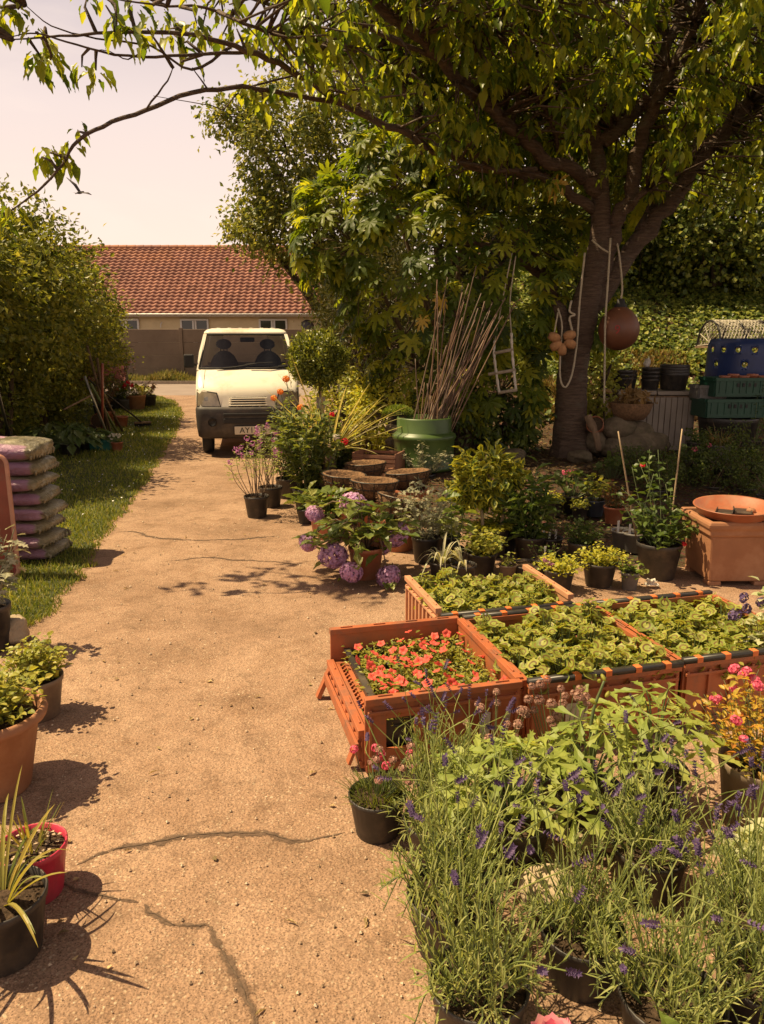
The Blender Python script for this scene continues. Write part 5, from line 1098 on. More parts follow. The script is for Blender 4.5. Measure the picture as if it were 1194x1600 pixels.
# ------------------------------------------------------------------ lavender and companions, bottom right
def spike_mesh(L, r, n):
    mb = MB(); t_ = rng.random(n); a = rng.uniform(0, 2*PI, n); o = np.stack([np.cos(a), np.sin(a), 0*a], -1); lvl = np.round(t_*5)/5
    leaves(mb, np.stack([0*t_, 0*t_, lvl*L], -1)+o*r*.2, unit(o+np.array((0, 0, .8))), unit(np.stack([0*a, 0*a, 0*a+1], -1)-o*.3), r*1.5, r*.9, SMALL); return mb.mesh('flower_spike', M['lav'])
SPK = [spike_mesh(.032, .006, 44), spike_mesh(.045, .0065, 56), spike_mesh(.024, .0055, 32)]
LAVP = []
for k in range(3):
    t = thing('lavender_plant', 'x', 'potted plant'); pot(t, .115, .17, M['black_pot'])
    n = 56; Q = []; D = []; sb = MB()
    for s in range(n):
        a = rng.uniform(0, 2*PI); rr = .195*math.sqrt(rng.random()); th = rng.uniform(.15, .34)*(1-.3*rr/.195); b_ = Vector((.35*rr*math.cos(a), .35*rr*math.sin(a), .14)); e = Vector((rr*math.cos(a), rr*math.sin(a), .14+th)); c = curve([b_, b_.lerp(e, .5)+Vector(rng.normal(0, .012, 3)), e], 3)
        sb.tube(c, np.linspace(.0022, .001, len(c)), 4); cp = np.array([tuple(q) for q in c])
        for j in range(13):
            tt = .10+.90*j/13; q = [np.interp(tt, np.linspace(0, 1, len(cp)), cp[:, i]) for i in range(3)]; aa = j*1.57+s; Q.append(q); D.append((math.cos(aa)*.75+math.cos(a)*.3, math.sin(aa)*.75+math.sin(a)*.3, 1.45+rng.normal(0, .35)))
    for s in range(15):                                           # short outer shoots lolling over the rim of the pot
        a = rng.uniform(0, 2*PI); rr = rng.uniform(.13, .20); b_ = Vector((.07*math.cos(a), .07*math.sin(a), .15)); e = Vector((rr*math.cos(a), rr*math.sin(a), rng.uniform(.09, .22))); c = curve([b_, Vector((e.x*.7, e.y*.7, .215)), e], 3); sb.tube(c, .0016, 4); cp = np.array([tuple(q) for q in c])
        for j in range(11):
            tt = .2+.8*j/11; Q.append([np.interp(tt, np.linspace(0, 1, len(cp)), cp[:, i]) for i in range(3)]); aa = j*1.57+s; D.append((math.cos(aa)*.7+math.cos(a)*.6, math.sin(aa)*.7+math.sin(a)*.6, .5+rng.normal(0, .3)))
    sb.build('stems', M['stem'], t); n2 = len(Q); mb = MB(); blades(mb, np.array(Q), np.array(D), rng.uniform(.03, .065, n2), rng.uniform(.004, .0068, n2), rng.uniform(-.1, .5, n2), 3); mb.build('foliage', LF['lavender'], t)
    stb = MB()
    for s in range(17):
        a = rng.uniform(0, 2*PI); rr = rng.uniform(.04, .30); L_ = rng.uniform(.34, .50)-.25*rr; b_ = Vector((.05*math.cos(a), .05*math.sin(a), .2)); e = Vector((rr*math.cos(a), rr*math.sin(a), .14+L_)); kk = Vector(rng.normal(0, .045, 3)); c = curve([b_, b_.lerp(e, .45)+kk+Vector((0, 0, .05)), e], 5)
        stb.tube(c, .0017, 4); o = link('flower_spike', SPK[s % 3], t, e); dd = (c[-1]-c[-2]); o.rotation_euler = dd.to_track_quat('Z', 'Y').to_euler()
    stb.build('flower_stalks', LF['lavender'], t); LAVP.append([t, False])
LV = [(705, 1480, 'lavender in a black pot at the path edge below the pot of sea thrift'), (905, 1530, 'dense lavender bush in the middle of the bottom right corner, over the rough stone'), (1010, 1395, 'lavender with long bare flower stalks in front of the cut-leaved plants'), (735, 1250, 'lavender pressed against the front of the petunia crate'), (1165, 1500, 'lavender at the right edge beside the variegated dead-nettle'), (745, 1625, 'lavender half out of the bottom of the picture behind the pink rose'), (1185, 1600, 'lavender in the bottom right corner, its stems crossing the picture edge'), (1040, 1650, 'lavender half out of the bottom of the picture at the right'), (690, 1345, 'lavender just right of the pot of sea thrift')]
lp_ = [GB(u, v) for u, v, _ in LV]; fx_ = [GB(*q) for q in ((590, 1300), (800, 1345), (915, 1300), (1015, 1265), (872, 1250), (770, 1235), (1178, 1290))]
for _ in range(60):                                               # pots cannot stand inside one another
    for i, a in enumerate(lp_):
        for j, b_ in enumerate(lp_+fx_):
            dv = a-b_; dv.z = 0; L_ = dv.length
            if i != j and L_ < .245:
                st = dv.normalized()*(.245-L_)*.5; a += st
                if j < len(lp_): b_ -= st
for k, (u, v, lab) in enumerate(LV):
    o = place(LAVP, k, lp_[k], rng.uniform(0, 6), rng.uniform(.92, 1.08) if k != 3 else .85, lab); o['group'] = 'potted lavenders in the bottom right corner'
t = potted('sea_thrift', 'low black pot of grassy sea thrift with pink flower heads by the crate corner', 'potted plant', 590, 1300, .098, .15, M['black_pot'])
n = 260; a = rng.uniform(0, 2*PI, n); rr = .08*np.sqrt(rng.random(n)); mb = MB(); blades(mb, np.stack([rr*np.cos(a), rr*np.sin(a), np.full(n, .13)], -1), np.stack([np.cos(a)*rr*9, np.sin(a)*rr*9, np.full(n, 1.)], -1)+rng.normal(0, .25, (n, 3)), rng.uniform(.06, .12, n), .004, .3, 3); mb.build('foliage', LF['dahlia'], t)
HB = [petal_ball(.014, 60, .010).mesh('flower', M['thrift_pink']), petal_ball(.013, 55, .010).mesh('flower', M['thrift_old'])]
sb = MB()
for k in range(17):
    a = rng.uniform(0, 2*PI); r_ = rng.uniform(.02, .14); e = Vector((r_*math.cos(a)+.03, r_*math.sin(a), rng.uniform(.24, .33))); sb.tube(curve([(e.x*.3, e.y*.3, .14), (e.x*.7, e.y*.7, .22), e], 3), .0015, 4); link('flower', HB[0 if k < 6 else 1], t, e)
sb.build('flower_stalks', M['stem'], t)
def headed(name, label, cat, u, v, n, hr, spread, mm_, rz=0):
    t = potted(name, label, cat, u, v, .09, .13, M['black_pot']); sb = MB(); me = petal_ball(.015, 60, .011).mesh('flower', M[mm_])
    for k in range(n):
        a = rng.uniform(0, 2*PI); r_ = spread*math.sqrt(rng.random()); e = Vector((r_*math.cos(a), r_*math.sin(a), rng.uniform(*hr))); sb.tube(curve([(e.x*.2, e.y*.2, .11), (e.x*.6, e.y*.6, e.z*.6), e], 3), .0016, 4); o = link('flower', me, t, e); o.scale = (rng.uniform(.8, 1.2),)*3
    sb.build('flower_stalks', M['stem'], t); n2 = 200; a = rng.uniform(0, 2*PI, n2); rr = .08*np.sqrt(rng.random(n2)); mb = MB(); blades(mb, np.stack([rr*np.cos(a), rr*np.sin(a), np.full(n2, .11)], -1), np.stack([np.cos(a)*rr*9, np.sin(a)*rr*9, np.full(n2, 1.)], -1)+rng.normal(0, .25, (n2, 3)), rng.uniform(.08, .16, n2), .004, .3, 3); mb.build('foliage', LF['dahlia'], t); return t
headed('sea_thrift', 'tall sea thrift with faded brown-pink heads standing before the geranium crate label', 'potted plant', 872, 1250, 20, (.34, .47), .13, 'thrift_old')
headed('sea_thrift', 'sea thrift with faded pink heads between the cut-leaved plant and the petunia crate', 'potted plant', 770, 1235, 14, (.22, .38), .13, 'thrift_old')
def cutplant(label, u, v, h, r, n, lr, extra=None):
    t = potted('cut_leaved_plant', label, 'potted plant', u, v, .12, .17, M['black_pot']); sb, fb = MB(), MB(); a = np.arange(n)*2.4+rng.uniform(-.3, .3, n); rr = r*np.sqrt((np.arange(n)+.5)/n); z = .15+h*(1-.55*(rr/r)**1.5)*rng.uniform(.75, 1.05, n)
    q = np.stack([rr*np.cos(a), rr*np.sin(a), z], -1); o = np.stack([np.cos(a), np.sin(a), 0*a], -1); leaves(fb, q, unit(o+np.array((0, 0, -.12))+rng.normal(0, .18, (n, 3))), unit(o*.25+np.array((-.1, -.25, 1.))+rng.normal(0, .15, (n, 3))), lr*rng.uniform(.7, 1.15, n), lr*rng.uniform(.7, 1.15, n), CUT)
    for p in q: sb.tube(curve([(p[0]*.1, p[1]*.1, .15), (p[0]*.55, p[1]*.55, .15+(p[2]-.15)*.75), tuple(p)], 3), np.linspace(.004, .0022, 7), 5)
    sb.build('stems', M['stem'], t); fb.build('foliage', LF['cut'], t); return t
cutplant('leafy plant with pale deeply cut leaves before the torn sticker of the petunia crate', 800, 1345, .28, .23, 34, .125)
t = cutplant('tall cut-leaved plant with a budded stem rising before the paper label', 915, 1300, .28, .17, 22, .12)
sb = MB(); st_ = curve([(0.02, 0, .15), (.0, .02, .4), (.04, .03, .56)], 4); sb.tube(st_, np.linspace(.008, .004, len(st_)), 6); sb.build('bud_stem', M['stem'], t, True)
for k in range(8):
    q = MB(); q.ball((0, 0, 0), (.007, .007, .014), 8, 6); a = k*2.4; o = q.build('bud', LF['golden'], t, True, (.04*(k/8)+.022*math.cos(a), .03*(k/8)+.022*math.sin(a), .36+.03*k)); o.rotation_euler = (math.sin(a), math.cos(a), 0)
cutplant('broad cut-leaved plant filling the space before the right end of the middle crate', 1015, 1265, .34, .19, 26, .125)
t = potted('golden_shrub', 'brown pot of golden-leaved shrub with pink flower clusters on the right edge', 'potted plant', 1178, 1290, .135, .25, M['taupe_pot'])
tips = stemmy(t, .22, .36, .22, 60, 13, .032, .016, LF['spiraea'], srad=.002, upb=.6); SPF = petal_ball(.016, 34, .016, .6).mesh('flower_cluster', M['thrift_pink'])
shared_flowers(t, SPF, [q+Vector((0, 0, .006)) for q in tips[:20]], 'flower_cluster')
t = potted('tall_golden_shoot', 'upright golden shoot with dark purple flowers and pale leaves at the right edge', 'potted plant', 1190, 1100, .09, .14, M['black_pot']); stemmy(t, .12, .55, .10, 14, 14, .05, .045, LF['varieg'], srad=.003, upb=.3, sm=M['woody']); shared_flowers(t, petal_ball(.022, 50, .018, 1.3).mesh('flower', M['lav']), [(-.14, .0, .52), (-.11, .02, .46), (-.16, .02, .43), (-.06, 0, .5)])
t = potted('dead_nettle', 'dead-nettle with cream-edged pale leaves at the right edge below the golden shrub', 'potted plant', 1190, 1420, .10, .14, M['black_pot']); stemmy(t, .12, .12, .15, 34, 9, .042, .036, LF['varieg'], srad=.002, upb=.2)
rock(872, 1418, (.22, .17, .14), M['flint'], 'rough pale lump of stone among the lavender, hollow and dark below', 21, a=.2); rock(940, 1312, (.30, .22, .12), M['flint'], 'broad sandy stone between the cut-leaved plants and the brown pot', 22, a=.18); rock(700, 1292, (.16, .12, .06), M['flint'], 'small sandy stone just right of the sea thrift pot', 23)
t = thing('rose_bush', 'pink rose bloom on a leafy stem poking up at the bottom edge', 'rose', (.322, 1.045, .008)); sb = MB(); sb.tube(curve([(0, 0, 0), (.02, .02, .2), (.0, .08, .36)], 4), .004, 6); sb.tube(curve([(.01, .01, .15), (.08, .05, .28), (.10, .06, .37)], 4), .003, 6); sb.tube(curve([(.01, .01, .12), (.14, .05, .25), (.24, .07, .33)], 4), .003, 6); sb.build('stems', M['stem'], t, True)
rb_ = MB(); PT_ = PETAL
for ring_, n_ in ((0, 5), (1, 7), (2, 9), (3, 10)):
    for k in range(n_):
        a = k*2*PI/n_+ring_*.5; o = np.array((math.cos(a), math.sin(a), 0)); op = .25+.28*ring_; leaves(rb_, [tuple(o*.006*ring_)], [tuple(o*op+np.array((0, 0, 1-.2*ring_)))], [tuple(np.array((0, 0, 1.))*op-o)], .030+.007*ring_, .040+.006*ring_, PETAL)
fo = rb_.build('bloom', M['rosep'], t, True, (0, .08, .36)); fo.rotation_euler = (R(-10), R(5), 0); fo.scale = (.82,)*3
lb = MB(); leaves(lb, [(.10, .06, .37), (.08, .05, .33), (.05, .05, .3), (.24, .07, .33), (.24, .08, .34), (.22, .07, .31), (.18, .06, .28)], [(.6, .1, .5), (.8, -.5, .2), (-.2, -.8, .1), (.9, .3, .5), (-.4, .6, .9), (.5, -.7, .2), (.2, .6, .4)], [(0, -.3, 1)]*7, np.array([.06, .055, .05, .07, .075, .065, .05]), np.array([.04, .038, .035, .048, .05, .045, .036]), BROAD); lb.build('foliage', LF['bright'], t)
# ------------------------------------------------------------------ centre group beside the path
M['coir'] = mat('coir_fibre', (.17, .092, .042), .95, var=.5, vs=45, bs=70, bd=.03); M['wire'] = mat('dark_wire', (.03, .028, .025), .5, .3, var=.2)
WF = petal_ball(.026, 26, .017, .9).mesh('flower', M['purple'])
for (u, v, lab, n) in ((402, 808, 'leggy wallflower with small mauve flowers in the black pot nearest the van on the path', 20), (424, 792, 'leggy wallflower with mauve flowers in the black pot just behind the front one', 14)):
    t = potted('wallflower', lab, 'potted plant', u, v, .118, .21, M['black_pot'], group='potted wallflowers'); tips = stemmy(t, .18, .70, .30, n, 15, .055, .010, LF['silver'] if n < 15 else LF['lavender'], srad=.004, sm=M['woody'], upb=.5, start=.45, wob=.1); shared_flowers(t, WF, [q for q in tips[:n-5]])
    sb = MB()
t = potted('dahlia_plant', 'tall bushy dahlia with pompon orange flowers in front of the van bumper', 'potted plant', 482, 800, .15, .24, M['black_pot'])
stemmy(t, .22, .98, .36, 38, 26, .085, .05, LF['dahlia'], OVAL, .006, start=.08, wob=.14, mid_out=.6)
DF = petal_ball(.033, 100, .024, .85).mesh('flower', M['orange'])
for (u, v, Y) in ((438, 612, 7.2), (447, 592, 7.3), (428, 622, 7.4), (470, 637, 7.1)):
    p_ = P(u, v, Y)-t.location; link('flower', DF, t, p_).scale = (.9 if u < 440 else 1.0,)*3; sb = MB(); sb.tube(curve([(p_.x*.6, p_.y*.6, .7), p_*.9, p_], 3), .004, 5); sb.build('flower_stalk', M['stem'], t)
t = potted('dahlia_plant', 'lower leafy dahlia with one deep red and one white flower beside the coir baskets', 'potted plant', 530, 770, .12, .2, M['black_pot']); stemmy(t, .18, .62, .24, 22, 20, .08, .045, LF['box'], OVAL, .005, start=.1)
for (u, v, Y, mm_) in ((538, 690, 7.5, 'redp'), (526, 683, 7.7, 'whitep')): link('flower', petal_ball(.038, 80, .026).mesh('flower', M[mm_]), t, P(u, v, Y)-t.location)
t = potted('leafy_shrub', 'bushy green shrub with small leaves filling the gap behind the wallflowers', 'potted plant', 452, 778, .14, .22, M['black_pot']); stemmy(t, .2, .92, .30, 36, 24, .06, .035, LF['dahlia'], OVAL, .005, start=.08)
t = potted('dahlia_plant', 'dark-leaved dahlia with small salmon flowers below the spiky striped plant', 'potted plant', 500, 772, .12, .2, M['black_pot']); tips = stemmy(t, .18, .85, .24, 20, 20, .07, .04, LF['dahlia'], OVAL, .005, start=.1); shared_flowers(t, petal_ball(.03, 60, .024).mesh('flower', M['redp']), tips[:2])
# spiky striped plant
t = potted('spiky_plant', 'big spiky plant of long striped cream and green sword leaves under the clipped ball', 'potted plant', 516, 778, .2, .34, M['black_pot'])
n = 46; a = rng.uniform(0, 2*PI, n); el = rng.uniform(.25, 2.2, n); mb = MB(); blades(mb, np.stack([.05*np.cos(a), .05*np.sin(a), np.full(n, .50)], -1), np.stack([np.cos(a), np.sin(a), el], -1), rng.uniform(.7, 1.2, n), rng.uniform(.022, .036, n), rng.uniform(.0, .4, n), 7); mb.build('leaves', LF['phor'], t)
mb = MB(); mb.tube([(0, 0, .3), (0, 0, .58)], [.07, .05], 8); mb.build('stem', M['woody'], t, True)
# topiary
t = potted('clipped_bay', 'bay tree clipped to a ball on a thin bare stem in front of the van', 'topiary', 504, 763, .16, .28, M['terracotta'])
pc = P(497, 562, t.location.y)-t.location; lm_ = [(pc.x, pc.y, pc.z, .30, .30, .28)]; mb = MB(); clump_leaves(mb, lm_, 900, 9, .045, .02, .03, OVAL, 0, .72, -.35)
cp_, cn_ = lump_points(lm_, 260, .95); leaves(mb, cp_, unit(cn_*.6+np.array((0, 0, .8))), unit(cn_+rng.normal(0, .4, cp_.shape)), .06, .024, OVAL); mb.build('crown', LF['bay'], t)
mb = MB(); mb.tube(curve([(0, 0, .24), (pc.x*.4+.02, pc.y*.4, .6), (pc.x, pc.y, pc.z)], 4), .014, 7)
for k in range(14): dd = sphere_dirs(1)[0]*.2; mb.tube([(pc.x, pc.y, pc.z-.1), (pc.x+dd[0], pc.y+dd[1], pc.z+dd[2])], [.008, .004], 5)
mb.build('trunk', M['woody'], t, True); lb = MB(); lb.box((-.0, -.012, .98), (.10, .004, .13)); lb.build('plant_label', mat('faded_label', (.25, .20, .14), .6), t)
# golden euonymus and companions behind
for (lab, ls, n, k_) in (('bright golden-leaved shrub between the spiky plant and the green drum', [(-.02, 9.3, .75, .34, .35, .42), (.25, 9.3, .9, .26, .3, .32)], 230, 'yellow'), ('yellow-green shrub behind the spiky plant, under the palmate leaves', [(-.5, 9.9, .75, .45, .4, .55)], 240, 'golden')):
    bushy('golden_shrub', lab, 'shrub', ls, n, 12, .06, .034, LF[k_], .07, None, None, 5, OVAL)
bushy('green_shrub', 'dark green leafy shrub at the foot of the palmate shrub behind the drum', 'shrub', [(.95, 9.5, .65, .5, .35, .5), (1.55, 9.5, .6, .4, .3, .45)], 260, 12, .09, .04, LF['box'], .09, None, None, 5, OVAL)
rock(603, 690, (.42, .36, .44), M['flint'], 'sunlit boulder behind the slatted wooden trays left of the drum', 31, a=.14)
rock(600, 712, (.26, .22, .34), M['stone'], 'dark stone standing against the left of the green drum', 33, a=.16)
t = potted('moss_clump', 'mound of bright green moss in a black pot at the left rim of the drum', 'potted plant', 0, 0, .115, .13, M['black_pot'], loc=P(622, 662, 8.5)); n = 900; d_ = sphere_dirs(n); d_[:, 2] = np.abs(d_[:, 2]); mb = MB(); leaves(mb, d_*np.array((.16, .12, .09))+np.array((0, 0, .11)), d_+rng.normal(0, .4, (n, 3)), sphere_dirs(n), .03, .012, SMALL); mb.build('foliage', LF['bright'], t)
t = thing('stone_stack', 'stack of rough stone slabs carrying the moss pot beside the drum', 'stones', onground(P(622, 662, 8.5).x, 8.5)); hz_ = P(622, 662, 8.5).z-t.location.z
for k in range(4): mb = MB(); mb.ball((0, 0, hz_*(k+.5)/4), (.15, .13, hz_/7.2), 14, 8, wob=wobf(50+k, .09)); mb.build('slab', M['stone'], t, True)
# wooden slatted trays
for k, (z0, lab) in enumerate(((.05, 'lower slatted red-brown wooden tray left of the drum'), (.24, 'upper slatted red-brown wooden tray left of the drum'))):
    q = P(592, 706, 7.95); t = thing('wooden_tray', lab, 'tray', (q.x, q.y, float(gz(q.x, q.y))+z0-.04+.0), R(-18), 'slatted wooden trays')
    M['redwood'] = M.get('redwood') or mat('red_brown_wood', (.24, .11, .065), .8, var=.3, vs=10)
    for z in (.03, .075, .12, .165): mb = MB(); mb.box((0, -.18, z), (.48, .014, .03)); mb.box((0, .18, z), (.48, .014, .03)); mb.build('long_slat', M['redwood'], t)
    for x in np.linspace(-.2, .2, 7): mb = MB(); mb.box((x, 0, .012), (.05, .34, .012)); mb.build('floor_slat', M['redwood'], t)
    for x in (-.236, .236): mb = MB(); mb.box((x, 0, .10), (.016, .34, .19)); mb.build('end_board', M['redwood'], t)
# terracotta pots with coir hanging baskets on them
def coir_basket(t, r, h):
    wf_ = wobf(int(r*1e4), .02, 9); mb = MB(); pr = [(.001, .0), (r*.45, .006), (r*.72, h*.3), (r*.92, h*.7), (r*1.0, h), (r*.93, h+.012), (r*.86, h*.95), (r*.6, h*.35), (.001, h*.2)]
    mb.lathe(pr, 36, wob=lambda v: v*(1+wf_(v*40/4)[:, None]*.5+rng.normal(0, .008, (len(v), 1)))); n = 700; a = rng.uniform(0, 2*PI, n); f_ = rng.random(n); rr = np.interp(f_, [0, .3, .7, 1], [r*.5, r*.74, r*.93, r*1.0])
    p_ = np.stack([rr*np.cos(a), rr*np.sin(a), f_*h], -1); leaves(mb, p_, sphere_dirs(n), sphere_dirs(n), .03, .004, SMALL); mb.build('coir_liner', M['coir'], t, True); qs = MB(); qs.lathe([(r*.86, h*.74), (r*.5, h*.70), (.001, h*.68)], 24); qs.build('soil', M['soil'], t, True)
    wb = MB(); th_ = np.linspace(0, 2*PI, 33)
    for f_, g_ in ((1.0, 1.02), (.62, .90)): wb.tube([(r*g_*math.cos(x), r*g_*math.sin(x), h*f_+.004) for x in th_], .005, 5, caps=False)
    for k in range(12): x = 2*PI*k/12; wb.tube([(r*g_*math.cos(x), r*g_*math.sin(x), h*f_) for f_, g_ in ((1, 1.02), (.7, .945), (.3, .765), (.03, .47))], .0035, 4)
    wb.build('wire_frame', M['wire'], t)
BK = [(584, 742, 6.2, .205, 'front middle coir-lined wire basket, its rim tipped towards the path'), (536, 733, 6.7, .20, 'coir-lined wire basket at the left of the group, next to the dahlias'), (572, 716, 7.2, .20, 'coir-lined wire basket at the back of the group below the wooden trays'), (640, 729, 6.75, .205, 'coir-lined wire basket at the right of the group below the drum'), (622, 768, 5.85, .20, 'coir-lined wire basket lowest in the group, leaning against the silvery plant')]
for k, (u, v, Y, r_, lab) in enumerate(BK):
    q = P(u, v, Y); g = float(gz(q.x, q.y))+.004; q.z -= .05; hp = q.z-.17-g+.02
    t = thing('coir_basket', lab, 'hanging basket', (q.x, q.y, q.z-.17), 0, 'coir hanging baskets'); coir_basket(t, r_, .17); t.rotation_euler = [(R(-2), R(2), 0), (0, R(4), 0), (R(-3), 0, 1), (R(-3), R(5), 2), (R(-6), R(12), 0)][k]
    pn = thing('terracotta_pot', 'plain terracotta pot under the '+['front middle', 'left', 'rearmost', 'right-hand', 'lowest'][k]+' coir basket', 'pot', (q.x, q.y, g), 0, 'terracotta pots under the baskets'); pot(pn, r_*.82, max(.2, hp), M['terra_plastic'], fat=False)
for (u, v, r_, h, lab) in ((503, 833, .105, .18, 'small terracotta pot in the shade behind the left of the hydrangea'), (600, 832, .19, .30, 'wide terracotta pot between the hydrangea and the coir baskets')):
    t = potted('terracotta_pot', lab, 'pot', u, v, r_, h, M['terra_plastic'], fat=False)
# hydrangea
t = potted('hydrangea', 'sprawling hydrangea with big mauve mophead blooms around its terracotta pot at the path edge', 'potted plant', 572, 902, .125, .23, M['terra_plastic'])
HM = [petal_ball(.105, 520, .026, .82, OVAL).mesh('flower_head', M['hyd']), petal_ball(.085, 400, .025, .85, OVAL).mesh('flower_head', M['hyd'])]
hh_ = [(553, 790, 5.35, 1.1, 0), (492, 803, 5.45, .85, 1), (481, 848, 5.25, .85, 1), (521, 868, 5.0, 1.05, 0), (549, 894, 4.85, .95, 1), (618, 835, 5.15, 1.0, 0), (607, 900, 4.9, .85, 0), (600, 855, 5.25, .7, 1)]
sb, fb = MB(), MB()
for (u, v, Y, s, k) in hh_:
    p_ = P(u, v, Y)-t.location; o = link('flower_head', HM[k], t, p_); o.scale = (s,)*3; o.rotation_euler = (rng.normal(0, .4), rng.normal(0, .4), rng.uniform(0, 6))
    c = curve([(0, 0, .2), (p_.x*.5, p_.y*.5, max(p_.z, .15)*.6+.28), p_], 4); sb.tube(c, np.linspace(.007, .004, len(c)), 5)
    for j in range(10):
        a = rng.uniform(0, 2*PI); q = Vector(c[-1-int(j*.7)])+Vector((.03*math.cos(a), .03*math.sin(a), -.03)); leaves(fb, [tuple(q)], [(math.cos(a), math.sin(a), rng.uniform(-.5, .3))], [(math.cos(a)*.4, math.sin(a)*.4, 1)], rng.uniform(.09, .14), rng.uniform(.06, .09), BROAD)
for k in range(26):
    a = k*2.4; rr = .36*math.sqrt(rng.random()); p_ = Vector((rr*math.cos(a)*1.15, rr*math.sin(a), .24+.32*(1-(rr/.36)**2)*rng.uniform(.6, 1.1))); c = curve([(0, 0, .2), (p_.x*.5, p_.y*.5, .2+(p_.z-.2)*.8+.05), p_], 3); sb.tube(c, .004, 5)
    for j in range(7): a2 = a+j*2.1; leaves(fb, [tuple(Vector(c[-1-j//2]))], [(math.cos(a2), math.sin(a2), rng.uniform(-.4, .5))], [(math.cos(a2)*.4, math.sin(a2)*.4, 1)], rng.uniform(.08, .14), rng.uniform(.055, .09), BROAD)
sb.build('stems', M['woody'], t, True); fb.build('foliage', LF['hydr'], t)
t = potted('hydrangea', 'second hydrangea without open blooms, big grey-green leaves, behind the mauve one', 'potted plant', 512, 842, .11, .19, M['terra_plastic']); stemmy(t, .16, .34, .2, 12, 9, .13, .085, LF['hydr'], BROAD, .005, start=.2)
t = potted('leafy_seedling', 'drooping big-leaved seedling in a black pot left of the hydrangea', 'potted plant', 478, 818, .08, .14, M['black_pot']); stemmy(t, .12, .22, .14, 7, 6, .12, .07, LF['hydr'], BROAD, .004, start=.2)
# silver artemisia etc
for (u, v, h, r_, rt, lab) in ((664, 878, .48, .25, .105, 'silvery feathery artemisia in a black pot right of the hydrangea'), (662, 768, .42, .30, .13, 'silvery feathery artemisia before the green drum, behind the baskets')):
    t = potted('artemisia', lab, 'potted plant', u, v, rt, .2, M['black_pot']); stemmy(t, .18, h, r_, 34, 17, .055, .034, LF['silver'], LOBED, .003, sm=LF['silver'], upb=.7)
t = potted('dead_nettle', 'cream and green leaved dead-nettle spilling between the artemisia and the pale strap-leaved pots', 'potted plant', 700, 868, .10, .17, M['black_pot']); stemmy(t, .15, .22, .18, 34, 10, .04, .03, LF['varieg'], OVAL, .002, upb=.3)
t = potted('seedling_tree', 'single-stemmed seedling with large lime leaves beside the silvery artemisia', 'potted plant', 706, 888, .09, .16, M['black_pot']); stemmy(t, .14, .62, .07, 2, 10, .12, .075, LF['bright'], BROAD, .005, start=.35)
for (u, v, lab) in ((690, 908, 'left of the two black pots of pale arching strap leaves'), (724, 913, 'right of the two black pots of pale arching strap leaves')):
    t = potted('spider_plant', lab, 'potted plant', u, v, .09, .145, M['black_pot'], group='pots of pale strap leaves'); n = 22 if u < 700 else 13; a = np.arange(n)*2.4 if u < 700 else rng.normal(PI*.95, .8, n); mb = MB(); blades(mb, np.stack([.015*np.cos(a), .015*np.sin(a), np.full(n, .12)], -1), np.stack([np.cos(a), np.sin(a), rng.uniform(1.4, 4, n)], -1), rng.uniform(.30, .46, n), rng.uniform(.016, .024, n), rng.uniform(.5, 1.0, n), 8); mb.build('leaves', LF['spider'], t)
# variegated shrub on two stems
t = potted('variegated_shrub', 'yellow-edged variegated shrub with a round crown on two bare pale stems', 'potted plant', 765, 868, .15, .24, M['black_pot'])
pc = P(762, 752, 5.75)-t.location; mb = MB(); lm_ = [(pc.x-.02, pc.y, pc.z+.02, .25, .22, .24), (pc.x-.14, pc.y, pc.z-.08, .14, .14, .13), (pc.x+.12, pc.y, pc.z+.04, .14, .15, .15)]
p_, n_ = lump_points(lm_, 760, .55); d_ = unit(n_*.7+rng.normal(0, .55, p_.shape)+np.array((0, 0, -.1))); u_ = unit(n_*.6+np.array((0, 0, .8))+rng.normal(0, .4, p_.shape)); s_ = rng.uniform(.7, 1.2, len(p_))
leaves(mb, p_, d_, u_, .098*s_, .052*s_, BROAD, 0); leaves(mb, p_+u_*.003+d_*.016, d_, u_, .062*s_, .024*s_, BROAD, 1); mb.build('crown', [LF['yellow'], LF['green']], t)
mb = MB(); bz_ = Vector((0, 0, .2))
for sx_ in (-.08, .11): c = curve([(sx_*.5+.02*np.sign(sx_), 0, .2), (sx_*.9, .01, .35), (pc.x+sx_, pc.y, pc.z-.05)], 4); mb.tube(c, np.linspace(.016, .010, len(c)), 7)
for k in range(22): e = p_[rng.integers(len(p_))]; mb.tube(curve([(pc.x+rng.choice((-.08, .11)), pc.y, pc.z-.12), (e[0]*.5+pc.x*.5, e[1]*.5+pc.y*.5, e[2]*.5+pc.z*.5-.03), tuple(e)], 2), np.linspace(.007, .003, 5), 5)
mb.build('stems', bark('pale_stem', (.22, .15, .09), (.36, .27, .17), 30), t, True)
mb = MB(); n = 700; a = rng.uniform(0, 2*PI, n); rr = .17*np.sqrt(rng.random(n)); leaves(mb, np.stack([rr*np.cos(a), rr*np.sin(a), .235+.02*rng.random(n)], -1), np.stack([np.cos(a), np.sin(a), 0*a], -1)+rng.normal(0, .5, (n, 3)), np.tile((0, 0, 1.), (n, 1))+rng.normal(0, .3, (n, 3)), .026, .02, SMALL); mb.build('low_foliage', LF['yellow'], t)
t = potted('golden_oregano', 'mound of round yellow-green oregano in a black pot below the variegated shrub', 'potted plant', 752, 896, .11, .16, M['black_pot']); stemmy(t, .13, .20, .19, 60, 11, .034, .030, LF['golden'], OVAL, .002, upb=.3)
t = potted('tall_strap_plant', 'tall dark green plant of lance-shaped leaves in whorls right of the variegated shrub', 'potted plant', 826, 872, .12, .18, M['black_pot']); stemmy(t, .16, .58, .17, 9, 26, .15, .034, LF['green'], FINE, .006, start=.02, upb=.7, droop=.1)
